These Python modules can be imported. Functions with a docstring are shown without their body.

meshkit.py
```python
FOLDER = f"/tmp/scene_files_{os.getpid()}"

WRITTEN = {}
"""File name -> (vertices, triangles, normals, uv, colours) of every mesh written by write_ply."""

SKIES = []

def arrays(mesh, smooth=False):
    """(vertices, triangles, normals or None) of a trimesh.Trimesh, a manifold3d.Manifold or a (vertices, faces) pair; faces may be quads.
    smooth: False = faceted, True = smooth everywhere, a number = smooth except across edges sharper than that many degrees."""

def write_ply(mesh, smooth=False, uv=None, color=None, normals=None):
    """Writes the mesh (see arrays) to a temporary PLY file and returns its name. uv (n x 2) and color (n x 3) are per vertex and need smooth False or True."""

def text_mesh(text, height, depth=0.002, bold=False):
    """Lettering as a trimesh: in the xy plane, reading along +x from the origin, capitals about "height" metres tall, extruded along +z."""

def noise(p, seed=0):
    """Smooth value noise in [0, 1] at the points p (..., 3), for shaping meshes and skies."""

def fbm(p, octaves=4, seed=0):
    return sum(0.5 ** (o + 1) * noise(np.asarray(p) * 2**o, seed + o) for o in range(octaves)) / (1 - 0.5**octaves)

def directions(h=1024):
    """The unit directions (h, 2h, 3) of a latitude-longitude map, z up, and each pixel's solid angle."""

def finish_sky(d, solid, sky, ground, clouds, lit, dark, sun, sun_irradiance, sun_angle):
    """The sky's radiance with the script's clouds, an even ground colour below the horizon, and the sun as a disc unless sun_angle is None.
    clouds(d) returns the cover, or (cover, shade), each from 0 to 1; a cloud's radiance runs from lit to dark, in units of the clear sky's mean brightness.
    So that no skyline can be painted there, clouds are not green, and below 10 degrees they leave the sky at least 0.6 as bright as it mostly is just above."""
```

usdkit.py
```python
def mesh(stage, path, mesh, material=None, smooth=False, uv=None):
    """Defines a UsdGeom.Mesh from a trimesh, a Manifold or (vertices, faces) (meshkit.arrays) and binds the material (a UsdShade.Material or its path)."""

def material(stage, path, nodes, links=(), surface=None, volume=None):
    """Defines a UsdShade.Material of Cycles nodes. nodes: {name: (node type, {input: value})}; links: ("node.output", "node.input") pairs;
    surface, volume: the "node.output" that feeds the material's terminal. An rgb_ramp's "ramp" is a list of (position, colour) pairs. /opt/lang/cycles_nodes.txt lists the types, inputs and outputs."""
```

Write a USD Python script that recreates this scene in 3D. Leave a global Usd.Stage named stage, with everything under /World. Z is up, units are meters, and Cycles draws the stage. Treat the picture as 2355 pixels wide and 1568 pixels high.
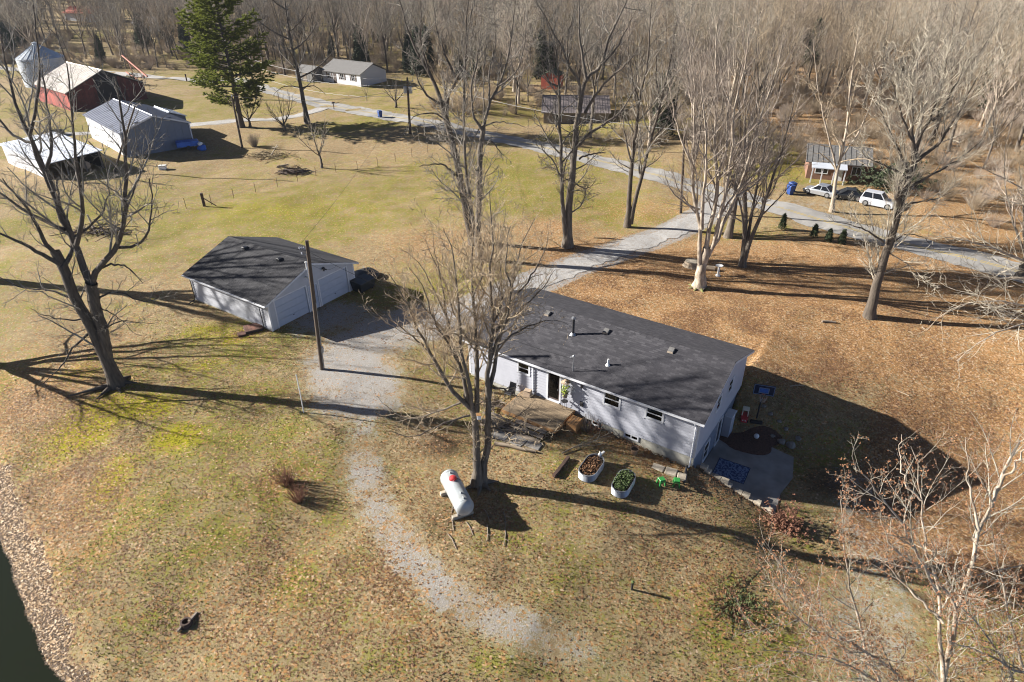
import math, random
import numpy as np, trimesh
import usdkit, meshkit
from pxr import Usd, UsdGeom, UsdLux, UsdShade, Gf, Sdf, Vt

stage = Usd.Stage.CreateInMemory()
UsdGeom.SetStageUpAxis(stage, 'Z'); UsdGeom.SetStageMetersPerUnit(stage, 1.0)
UsdGeom.Xform.Define(stage, '/World'); UsdGeom.Scope.Define(stage, '/World/Looks')

# ------------------------------------------------------------------ camera, sky, sun, exposure
FPX, PITCH, ROLL, CAMZ = 1496.2, 0.537, 0.008, 24.02          # focal length in pixels of a 2354 x 1568 picture
CP, SP, CR, SR = math.cos(PITCH), math.sin(PITCH), math.cos(ROLL), math.sin(ROLL)
_r, _u, FWD = np.array([1., 0, 0]), np.array([0, SP, CP]), np.array([0, CP, -SP])
RIGHT, UP = CR * _r - SR * _u, SR * _r + CR * _u
cam = UsdGeom.Camera.Define(stage, '/World/camera')
cam.CreateHorizontalApertureAttr(36.0); cam.CreateFocalLengthAttr(36.0 * FPX / 2354)
cam.CreateClippingRangeAttr((0.5, 3000.0))
EXPOSURE = 1.5
cam.CreateExposureAttr(EXPOSURE)
cam.AddTransformOp().Set(Gf.Matrix4d(*RIGHT, 0, *UP, 0, *(-FWD), 0, 0, 0, CAMZ, 1))

SUN_AZ, SUN_EL = math.radians(180 - 11.5), math.radians(23.5)   # towards the sun, measured from +x
SUN = np.array([math.cos(SUN_AZ) * math.cos(SUN_EL), math.sin(SUN_AZ) * math.cos(SUN_EL), math.sin(SUN_EL)])
sun = UsdLux.DistantLight.Define(stage, '/World/sun')
sun.CreateIntensityAttr(1.25); sun.CreateAngleAttr(0.5); sun.CreateColorAttr(Gf.Vec3f(1.0, 0.955, 0.885))
sun.CreateNormalizeAttr(True)
_x = np.cross([0, 0, 1.], SUN); _x /= np.linalg.norm(_x); _y = np.cross(SUN, _x)
sun.AddTransformOp().Set(Gf.Matrix4d(*_x, 0, *_y, 0, *SUN, 0, 0, 0, 60, 1))
sky = UsdLux.DomeLight.Define(stage, '/World/sky')
skym = usdkit.material(stage, '/World/Looks/sky', {
    's': ('sky_texture', {'sky_type': 'single_scattering', 'sun_disc': False, 'sun_elevation': SUN_EL, 'sun_rotation': math.atan2(SUN[0], SUN[1]), 'air_density': 0.3, 'aerosol_density': 0.5}),
    'b': ('background_shader', {'strength': 0.05})}, [('s.color', 'b.color')], surface='b.background')
UsdShade.MaterialBindingAPI.Apply(sky.GetPrim()).Bind(skym)
sky.GetPrim().SetCustomDataByKey('kind', 'structure')

# ------------------------------------------------------------------ naming, things and parts
USED = {}
def numbered(parent, name):
    k = USED.get((parent, name), -1) + 1; USED[(parent, name)] = k
    return f'{parent}/{name}' if k == 0 else f'{parent}/{name}_{k:03d}'
def tag(prim, label=None, cat=None, group=None, kind=None):
    for k, v in (('label', label), ('category', cat), ('group', group), ('kind', kind)):
        if v: prim.SetCustomDataByKey(k, v)
    return prim
class Thing:
    """An Xform at the thing's base; its children are its parts, given in the thing's own frame."""
    def __init__(s, name, label, cat, loc=(0, 0, 0), rz=0.0, group=None, kind=None, scale=None):
        s.path = numbered('/World', name); x = UsdGeom.Xform.Define(stage, s.path); s.loc = np.array(loc, float); s.rz = rz
        x.AddTranslateOp().Set(Gf.Vec3d(*map(float, loc))); x.AddRotateZOp().Set(math.degrees(rz))
        if scale: x.AddScaleOp().Set(Gf.Vec3f(*([scale] * 3 if np.ndim(scale) == 0 else scale)))
        s.prim = tag(x.GetPrim(), label, cat, group, kind)
    def part(s, name, m, mat, parent=None, smooth=False, label=None, kind=None):
        p = numbered(parent or s.path, name)
        g = usdkit.mesh(stage, p, m, M(mat), smooth)
        tag(g.GetPrim(), label, None, None, kind)
        return p
    def local(s, P):
        P = np.asarray(P, float) - s.loc; c, n = math.cos(s.rz), math.sin(s.rz)
        return np.stack([P[..., 0] * c + P[..., 1] * n, -P[..., 0] * n + P[..., 1] * c, P[..., 2]], -1)
    def world(s, P):
        P = np.asarray(P, float); c, n = math.cos(s.rz), math.sin(s.rz)
        return np.stack([P[..., 0] * c - P[..., 1] * n, P[..., 0] * n + P[..., 1] * c, P[..., 2]], -1) + s.loc
def copy_of(src, label, loc, rz, group=None, cat=None, scale=None):
    was = stage.GetPrimAtPath(src.path).GetCustomData()
    name = src.path.split('/')[-1].rstrip('0123456789').rstrip('_')
    p = numbered('/World', name); x = UsdGeom.Xform.Define(stage, p)
    x.AddTranslateOp().Set(Gf.Vec3d(*map(float, loc))); x.AddRotateZOp().Set(math.degrees(rz))
    if scale: x.AddScaleOp().Set(Gf.Vec3f(*([scale] * 3 if np.ndim(scale) == 0 else scale)))
    x.GetPrim().GetReferences().AddInternalReference(src.path); x.GetPrim().SetInstanceable(True)
    tag(x.GetPrim(), label or was['label'], cat or was['category'], group or was.get('group'))
    return x.GetPrim()
def single(name, m, mat, label, cat, group=None, smooth=False):
    g = usdkit.mesh(stage, numbered('/World', name), m, M(mat), smooth)
    return tag(g.GetPrim(), label, cat, group)
def setting(name, m, mat, smooth=False, kind='structure', label=None):
    g = usdkit.mesh(stage, numbered('/World', name), m, M(mat), smooth)
    return tag(g.GetPrim(), label, None, None, kind)

# ------------------------------------------------------------------ shapes as (vertices, triangles)
def cat(ms):
    n, V, F = 0, [], []
    for v, f in ms:
        V.append(np.asarray(v, float)); F.append(np.asarray(f, int) + n); n += len(v)
    return np.vstack(V), np.vstack(F)
BOXF = np.array([[0, 2, 1], [0, 3, 2], [4, 5, 6], [4, 6, 7], [0, 1, 5], [0, 5, 4], [1, 2, 6], [1, 6, 5], [2, 3, 7], [2, 7, 6], [3, 0, 4], [3, 4, 7]])
def hexa(p8): return np.array(p8, float), BOXF          # bottom 4 counter-clockwise from above, top 4
def box(x0, x1, y0, y1, z0, z1):
    return hexa([(x0, y0, z0), (x1, y0, z0), (x1, y1, z0), (x0, y1, z0), (x0, y0, z1), (x1, y0, z1), (x1, y1, z1), (x0, y1, z1)])
def cbox(c, s, rz=0.0, ry=0.0):
    v, f = box(-s[0] / 2, s[0] / 2, -s[1] / 2, s[1] / 2, -s[2] / 2, s[2] / 2)
    v = np.stack([v[:, 0] * math.cos(ry) + v[:, 2] * math.sin(ry), v[:, 1], -v[:, 0] * math.sin(ry) + v[:, 2] * math.cos(ry)], 1)
    return turn((v, f), rz, c)
def bev(x0, x1, y0, y1, z0, z1, b=0.02):
    m = trimesh.convex.convex_hull(np.vstack([box(x0 + b, x1 - b, y0 + b, y1 - b, z0, z1)[0], box(x0, x1, y0 + b, y1 - b, z0 + b, z1 - b)[0], box(x0 + b, x1 - b, y0, y1, z0 + b, z1 - b)[0]]))
    return np.array(m.vertices), np.array(m.faces)
def turn(m, rz, at=(0, 0, 0)):
    v = np.asarray(m[0], float); c, s = math.cos(rz), math.sin(rz)
    return np.stack([v[:, 0] * c - v[:, 1] * s, v[:, 0] * s + v[:, 1] * c, v[:, 2]], 1) + np.asarray(at, float), m[1]
def tubes(P, R, k=6, cap=False):
    """P (N, m, 3), R (N, m): N tapered tubes of k sides."""
    P = np.asarray(P, float); R = np.asarray(R, float)
    if P.ndim == 2: P, R = P[None], np.broadcast_to(R, (1, len(P)))
    N, m, _ = P.shape
    t = np.gradient(P, axis=1); t /= np.linalg.norm(t, axis=2, keepdims=True) + 1e-9
    d = P[:, -1] - P[:, 0]; d /= np.linalg.norm(d, axis=1, keepdims=True) + 1e-9
    ref = np.where(np.abs(d[:, 2:]) < 0.8, [0, 0, 1.], [1., 0.1, 0])[:, None]
    a = np.cross(t, ref); a /= np.linalg.norm(a, axis=2, keepdims=True) + 1e-9
    b = np.cross(t, a)
    th = np.arange(k) * 2 * np.pi / k
    v = P[:, :, None] + R[:, :, None, None] * (np.cos(th)[:, None] * a[:, :, None] - np.sin(th)[:, None] * b[:, :, None])
    i, j = np.meshgrid(np.arange(m - 1), np.arange(k), indexing='ij')
    q = np.stack([i * k + j, i * k + (j + 1) % k, (i + 1) * k + (j + 1) % k, (i + 1) * k + j], -1).reshape(-1, 4)
    f = np.vstack([q[:, [0, 1, 2]], q[:, [0, 2, 3]]])
    if cap:
        e = (m - 1) * k
        f = np.vstack([f, [[0, x + 1, x] for x in range(1, k - 1)], [[e, e + x, e + x + 1] for x in range(1, k - 1)]])
    f = (f[None] + (np.arange(N) * m * k)[:, None, None]).reshape(-1, 3)
    return v.reshape(-1, 3), f
def bar(p0, p1, r, k=8, r2=None): return tubes(np.array([p0, p1], float), np.array([r, r if r2 is None else r2], float), k, True)
def wire(p0, p1, sag, r=0.012, n=14):
    t = np.linspace(0, 1, n)[:, None]; P = np.asarray(p0) * (1 - t) + np.asarray(p1) * t; P[:, 2] -= sag * 4 * (t * (1 - t))[:, 0]
    return tubes(P, np.full(n, r), 4, True)
def lathe(prof, k=16, c=(0, 0, 0)):
    """prof: (radius, z) from bottom to top, closed by the axis where the radius is zero."""
    prof = np.array(prof, float); th = np.arange(k) * 2 * np.pi / k
    v = np.stack([prof[:, 0, None] * np.cos(th), prof[:, 0, None] * np.sin(th), np.repeat(prof[:, 1, None], k, 1)], -1).reshape(-1, 3) + c
    i, j = np.meshgrid(np.arange(len(prof) - 1), np.arange(k), indexing='ij')
    q = np.stack([i * k + j, i * k + (j + 1) % k, (i + 1) * k + (j + 1) % k, (i + 1) * k + j], -1).reshape(-1, 4)
    return v, np.vstack([q[:, [0, 1, 2]], q[:, [0, 2, 3]]])
def rock(r, seed, flat=0.7):
    m = trimesh.creation.icosphere(2, 1.0); v = np.array(m.vertices)
    v = v * (0.72 + 0.55 * meshkit.noise(v * 1.3 + seed * 7.1, seed))[:, None] * np.array([1, 0.85, flat]) * r
    return v, np.array(m.faces)
def loft(rings):
    """Closed cross sections (n, k, 3) joined and capped."""
    R = np.array(rings, float); n, k, _ = R.shape
    i, j = np.meshgrid(np.arange(n - 1), np.arange(k), indexing='ij')
    q = np.stack([i * k + j, i * k + (j + 1) % k, (i + 1) * k + (j + 1) % k, (i + 1) * k + j], -1).reshape(-1, 4)
    e = (n - 1) * k
    return R.reshape(-1, 3), np.vstack([q[:, [0, 1, 2]], q[:, [0, 2, 3]], [[0, x + 1, x] for x in range(1, k - 1)], [[e, e + x, e + x + 1] for x in range(1, k - 1)]])

# ------------------------------------------------------------------ materials
MATS = {}
def M(name): return MATS[name] if isinstance(name, str) else name
def mat(name, c, c2=None, rough=0.7, scale=3.0, bump=0.0, bscale=20.0, metal=0.0, spec=0.5, island=False, stretch=(1, 1, 1), detail=4, world=False, lo=0.35, hi=0.65, dist=0.02):
    c2 = c2 or tuple(0.8 * x for x in c)
    nodes = {'tc': ('texture_coordinate', {}), 'geo': ('geometry', {}), 'map': ('mapping', {'scale': stretch}),
             'n': ('noise_texture', {'scale': scale, 'detail': detail, 'roughness': 0.6}),
             'r': ('rgb_ramp', {'ramp': [(lo, c2), (hi, c)]}),
             'p': ('principled_bsdf', {'roughness': rough, 'metallic': metal, 'specular_ior_level': spec})}
    links = [('geo.position' if world else 'tc.object', 'map.vector'), ('map.vector', 'n.vector'), ('n.fac', 'r.fac')]
    out = 'r.color'
    if island:
        nodes['oi'] = ('object_info', {}); nodes['ad'] = ('math', {'math_type': 'add'}); nodes['fr'] = ('math', {'math_type': 'fraction'})
        nodes['mr'] = ('map_range', {'from_min': 0., 'from_max': 1., 'to_min': 0.70, 'to_max': 1.30})
        nodes['h'] = ('hsv', {})
        links += [('geo.random_per_island', 'ad.value1'), ('oi.random', 'ad.value2'), ('ad.value', 'fr.value1'), ('fr.value', 'mr.value'), ('mr.result', 'h.value'), (out, 'h.color')]; out = 'h.color'
    links.append((out, 'p.base_color'))
    if bump:
        nodes['bn'] = ('noise_texture', {'scale': bscale, 'detail': 4, 'roughness': 0.65}); nodes['b'] = ('bump', {'strength': bump, 'distance': dist})
        links += [('map.vector', 'bn.vector'), ('bn.fac', 'b.height'), ('b.normal', 'p.normal')]
    MATS[name] = usdkit.material(stage, '/World/Looks/' + name, nodes, links, surface='p.BSDF')
class Graph:
    """A short way to write node graphs: sockets are strings, numbers and colours are values."""
    def __init__(g): g.n, g.l = {}, []
    def add(g, kind, out, vals=None, **ins):
        k = f'n{len(g.n)}'; v = dict(vals or {})
        for a, b in ins.items():
            if isinstance(b, str) and '.' in b: g.l.append((b, f'{k}.{a}'))
            else: v[a] = b
        g.n[k] = (kind, v); return f'{k}.{out}'
    def math(g, t, a, b=0.0, c=0.0): return g.add('math', 'value', {'math_type': t}, value1=a, value2=b, value3=c)
    def mix(g, f, a, b): return g.add('mix_color', 'result', None, fac=f, a=a, b=b)
    def ramp(g, f, stops): return g.add('rgb_ramp', 'color', {'ramp': stops}, fac=f)
    def step(g, v, lo, hi): return g.add('map_range', 'result', {'range_type': 'smoothstep', 'from_min': lo, 'from_max': hi, 'to_min': 0.0, 'to_max': 1.0}, value=v)
    def noise(g, vec, scale, detail=3, rough=0.6): return g.add('noise_texture', 'fac', {'scale': scale, 'detail': detail, 'roughness': rough}, vector=vec)
    def make(g, name, surface): MATS[name] = usdkit.material(stage, '/World/Looks/' + name, g.n, g.l, surface=surface)

# plain materials
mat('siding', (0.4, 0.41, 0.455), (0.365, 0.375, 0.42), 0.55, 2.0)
mat('garage_siding', (0.43, 0.44, 0.475), (0.39, 0.4, 0.43), 0.55, 2.0)
mat('white_trim', (0.62, 0.63, 0.66), (0.54, 0.55, 0.57), 0.45, 4)
mat('door_white', (0.4, 0.44, 0.52), (0.37, 0.41, 0.49), 0.4, 3)
mat('foundation', (0.42, 0.40, 0.34), (0.33, 0.32, 0.27), 0.9, 3, 0.3, 25)
mat('dark_frame', (0.10, 0.075, 0.065), (0.07, 0.05, 0.045), 0.5)
mat('black_metal', (0.022, 0.022, 0.025), (0.035, 0.033, 0.034), 0.45, 8)
mat('grey_metal', (0.36, 0.37, 0.39), (0.27, 0.28, 0.29), 0.35, 5, metal=0.6)
mat('galvanised', (0.4, 0.42, 0.45), (0.3, 0.315, 0.34), 0.38, 6, metal=0.55, stretch=(1, 1, .4))
mat('tank_paint', (0.37, 0.405, 0.425), (0.27, 0.275, 0.27), 0.35, 1.6)
mat('red_paint', (0.55, 0.05, 0.05), (0.42, 0.035, 0.04), 0.45)
mat('deck_wood', (0.27, 0.2, 0.125), (0.145, 0.105, 0.066), 0.75, 2.2, 0.2, 30, island=True, stretch=(1, 6, 1))
mat('fresh_wood', (0.4, 0.215, 0.085), (0.28, 0.145, 0.06), 0.7, 3, island=True, stretch=(1, 5, 1))
mat('grey_wood', (0.27, 0.22, 0.17), (0.16, 0.13, 0.10), 0.85, 3, 0.3, 25, island=True, stretch=(1, 6, 1))
mat('dark_wood', (0.075, 0.042, 0.03), (0.05, 0.03, 0.022), 0.8, 3, 0.3, 20)
mat('rust_wood', (0.17, 0.075, 0.05), (0.11, 0.05, 0.035), 0.8, 3, 0.3, 20, island=True)
mat('pole_wood', (0.105, 0.075, 0.05), (0.06, 0.042, 0.03), 0.9, 4, 0.5, 18, stretch=(4, 4, .4))
mat('white_plastic', (0.78, 0.78, 0.76), (0.70, 0.70, 0.68), 0.4)
mat('pale_stone', (0.48, 0.42, 0.33), (0.34, 0.29, 0.22), 0.9, 4, 0.4, 18, island=True)
mat('wall_block', (0.36, 0.30, 0.23), (0.25, 0.20, 0.15), 0.92, 5, 0.5, 22)
mat('rock', (0.30, 0.27, 0.23), (0.17, 0.15, 0.13), 0.9, 3, 0.6, 12)
mat('concrete', (0.33, 0.31, 0.285), (0.23, 0.215, 0.195), 0.9, 0.9, 0.2, 30)
mat('green_plastic', (0.03, 0.23, 0.05), (0.025, 0.19, 0.04), 0.4)
mat('terracotta', (0.36, 0.24, 0.15), (0.28, 0.17, 0.10), 0.85)
mat('soil', (0.055, 0.037, 0.025), (0.03, 0.02, 0.015), 0.95, 6, 0.8, 20)
mat('bed_leaf', (0.30, 0.15, 0.06), (0.13, 0.06, 0.03), 0.8, island=True, lo=.2, hi=.8, scale=9)
mat('bed_green', (0.085, 0.12, 0.03), (0.035, 0.06, 0.016), 0.7, island=True, lo=.2, hi=.8, scale=9)
mat('mulch', (0.15, 0.085, 0.06), (0.07, 0.038, 0.028), 0.95, 10, 0.9, 14, dist=.06)
mat('dark_bin', (0.018, 0.02, 0.022), (0.03, 0.03, 0.03), 0.45)
mat('blue_bin', (0.02, 0.06, 0.22), (0.018, 0.05, 0.18), 0.4)
mat('blue_tarp', (0.03, 0.14, 0.52), (0.025, 0.11, 0.42), 0.5, 2, 0.3, 6)
mat('barn_red', (0.34, 0.055, 0.035), (0.23, 0.045, 0.03), 0.8, 1.2, stretch=(1, 1, .2), island=True)
mat('barn_maroon', (0.13, 0.032, 0.026), (0.085, 0.024, 0.02), 0.85, 1.2, island=True)
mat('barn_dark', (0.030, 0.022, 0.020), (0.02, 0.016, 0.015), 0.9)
mat('barn_roof', (0.50, 0.47, 0.43), (0.36, 0.32, 0.28), 0.6, 0.8, metal=.2, stretch=(1, 1, 1))
mat('bin_steel', (0.50, 0.54, 0.58), (0.38, 0.42, 0.46), 0.4, 1.0, metal=0.45)
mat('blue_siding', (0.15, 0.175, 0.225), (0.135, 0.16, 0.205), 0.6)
mat('metal_roof', (0.24, 0.255, 0.3), (0.19, 0.2, 0.24), 0.42, 0.7, metal=0.35)
mat('shed_roof', (0.62, 0.65, 0.71), (0.54, 0.57, 0.62), 0.45, 0.8, metal=0.2)
mat('brown_roof', (0.27, 0.23, 0.22), (0.22, 0.19, 0.18), 0.5, 0.8, metal=.3)
mat('far_roof', (0.16, 0.155, 0.15), (0.11, 0.105, 0.10), 0.9)
mat('brick_wall', (0.22, 0.12, 0.08), (0.17, 0.09, 0.065), 0.9, 6)
mat('far_red', (0.45, 0.10, 0.06), (0.36, 0.08, 0.05), 0.8)
mat('rust_red', (0.42, 0.13, 0.07), (0.30, 0.09, 0.05), 0.7)
mat('car_silver', (0.45, 0.47, 0.50), (0.43, 0.45, 0.48), 0.25, metal=0.6)
mat('car_dark', (0.018, 0.02, 0.022), (0.022, 0.024, 0.026), 0.25)
mat('car_white', (0.46, 0.47, 0.5), (0.44, 0.45, 0.48), 0.3)
mat('car_glass', (0.012, 0.014, 0.018), (0.012, 0.014, 0.018), 0.08)
mat('rubber', (0.012, 0.012, 0.012), (0.016, 0.016, 0.016), 0.8)
mat('yellow_line', (0.45, 0.33, 0.10), (0.36, 0.28, 0.12), 0.8, 3)
mat('rug_blue', (0.03, 0.06, 0.15), (0.17, 0.24, 0.38), 0.9, 7.0, lo=.47, hi=.53, detail=2)
mat('board_blue', (0.012, 0.022, 0.055), (0.02, 0.03, 0.07), 0.15)
mat('board_line', (0.17, 0.25, 0.4), (0.16, 0.23, 0.38), 0.4)
mat('orange', (0.45, 0.13, 0.03), (0.40, 0.12, 0.03), 0.5)
mat('net', (0.45, 0.40, 0.38), (0.40, 0.36, 0.33), 0.8)
mat('toy_white', (0.72, 0.68, 0.55), (0.68, 0.64, 0.50), 0.4)
mat('lime', (0.42, 0.50, 0.06), (0.30, 0.38, 0.05), 0.7)
mat('kraft', (0.45, 0.34, 0.24), (0.36, 0.27, 0.19), 0.8)
mat('bark_dark', (0.135, 0.108, 0.082), (0.055, 0.044, 0.035), 0.95, 2.5, 0.9, 9, stretch=(3, 3, .6), lo=.3, hi=.7, dist=.05)
mat('bark_grey', (0.19, 0.16, 0.125), (0.075, 0.06, 0.048), 0.95, 2.5, 0.9, 10, stretch=(3, 3, .6), lo=.3, hi=.7, dist=.05)
mat('bark_pale', (0.44, 0.37, 0.29), (0.2, 0.155, 0.11), 0.9, 2.2, 0.5, 10, stretch=(2, 2, .6), lo=.35, hi=.6)
mat('twig_grey', (0.29, 0.26, 0.215), (0.15, 0.13, 0.105), 0.85, 1.5, island=True)
mat('twig_dark', (0.26, 0.22, 0.175), (0.13, 0.105, 0.085), 0.85, 1.5, island=True)
mat('twig_pale', (0.42, 0.375, 0.295), (0.235, 0.205, 0.155), 0.85, 1.5, island=True)
mat('twig_tan', (0.38, 0.3, 0.2), (0.21, 0.16, 0.105), 0.85, 1.5, island=True)
mat('twig_red', (0.47, 0.395, 0.32), (0.27, 0.215, 0.17), 0.85, 1.5, island=True)
mat('stem_red', (0.21, 0.095, 0.055), (0.12, 0.055, 0.035), 0.85, 3, island=True)
mat('dead_leaf', (0.42, 0.20, 0.085), (0.25, 0.105, 0.05), 0.75, 2.0, island=True)
mat('moss_root', (0.16, 0.17, 0.05), (0.12, 0.10, 0.06), 0.95, 4)
mat('log_bark', (0.36, 0.29, 0.21), (0.20, 0.155, 0.11), 0.9, 4, 0.6, 14, stretch=(.6, 4, 4))
mat('insulator', (0.45, 0.46, 0.50), (0.40, 0.40, 0.44), 0.2)
mat('cable', (0.02, 0.02, 0.02), (0.02, 0.02, 0.02), 0.6)
mat('bright_cable', (0.30, 0.30, 0.30), (0.30, 0.30, 0.30), 0.4, metal=.5)
mat('arborvitae', (0.05, 0.075, 0.025), (0.02, 0.035, 0.012), 0.8, island=True)
mat('cedar_green', (0.055, 0.07, 0.03), (0.025, 0.035, 0.016), 0.85, 0.8, island=True)
mat('ivy', (0.12, 0.14, 0.045), (0.05, 0.07, 0.022), 0.75, 1.5, island=True)
mat('brush_pile', (0.30, 0.24, 0.13), (0.16, 0.12, 0.07), 0.9, 3, island=True)
# pine needles let some light through
g = Graph(); geo = g.add('geometry', 'random_per_island'); pos = g.n and 'n0.position'
c1 = g.ramp(geo, [(0, (0.16, 0.185, 0.03)), (0.55, (0.34, 0.35, 0.06)), (1, (0.55, 0.51, 0.12))])
d = g.add('principled_bsdf', 'BSDF', {'roughness': 0.6, 'specular_ior_level': 0.3}, base_color=c1)
t = g.add('translucent_bsdf', 'BSDF', None, color=c1)
g.make('needles', g.add('mix_closure', 'closure', {'fac': 0.4}, closure1=d, closure2=t))
# window glass: dark room behind, sky in the pane
g = Graph(); f = g.add('fresnel', 'fac', {'IOR': 1.5})
g.make('glass', g.add('mix_closure', 'closure', None, fac=f, closure1=g.add('transparent_bsdf', 'BSDF', {'color': (0.55, 0.58, 0.6)}), closure2=g.add('glossy_bsdf', 'BSDF', {'color': (0.9, 0.92, 0.95), 'roughness': 0.02})))
mat('room', (0.035, 0.033, 0.032), (0.03, 0.028, 0.027), 0.9)
mat('blind', (0.42, 0.42, 0.41), (0.38, 0.38, 0.37), 0.8)
# roof shingles: courses are modelled, the tabs' tone varies
def shingle(name, c0, c1, c2):
    g = Graph(); oc = g.add('texture_coordinate', 'object')
    b = g.add('brick_texture', 'color', {'offset': 0.5, 'scale': 1.0, 'brick_width': 0.32, 'row_height': 0.145, 'mortar_size': 0.006, 'color1': (0, 0, 0), 'color2': (1, 1, 1), 'mortar': (0.1, 0.1, 0.1)}, vector=oc)
    tone = g.ramp(b, [(0, c0), (0.5, c1), (1, c2)])
    n = g.noise(oc, 0.5, 5); streak = g.step(n, 0.3, 0.75)
    col = g.mix(g.math('multiply', streak, 0.35), tone, tuple(0.55 * x for x in c1))
    fine = g.noise(oc, 40, 3)
    col = g.mix(g.math('multiply', fine, 0.25), col, c2)
    bm = g.add('bump', 'normal', {'strength': 0.4, 'distance': 0.01}, height=fine)
    g.make(name, g.add('principled_bsdf', 'BSDF', {'roughness': 0.8, 'specular_ior_level': 0.45}, base_color=col, normal=bm))
shingle('shingles', (0.028, 0.027, 0.033), (0.046, 0.044, 0.051), (0.078, 0.075, 0.083))
shingle('garage_shingles', (0.018, 0.0176, 0.021), (0.028, 0.0275, 0.032), (0.047, 0.046, 0.052))

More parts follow.
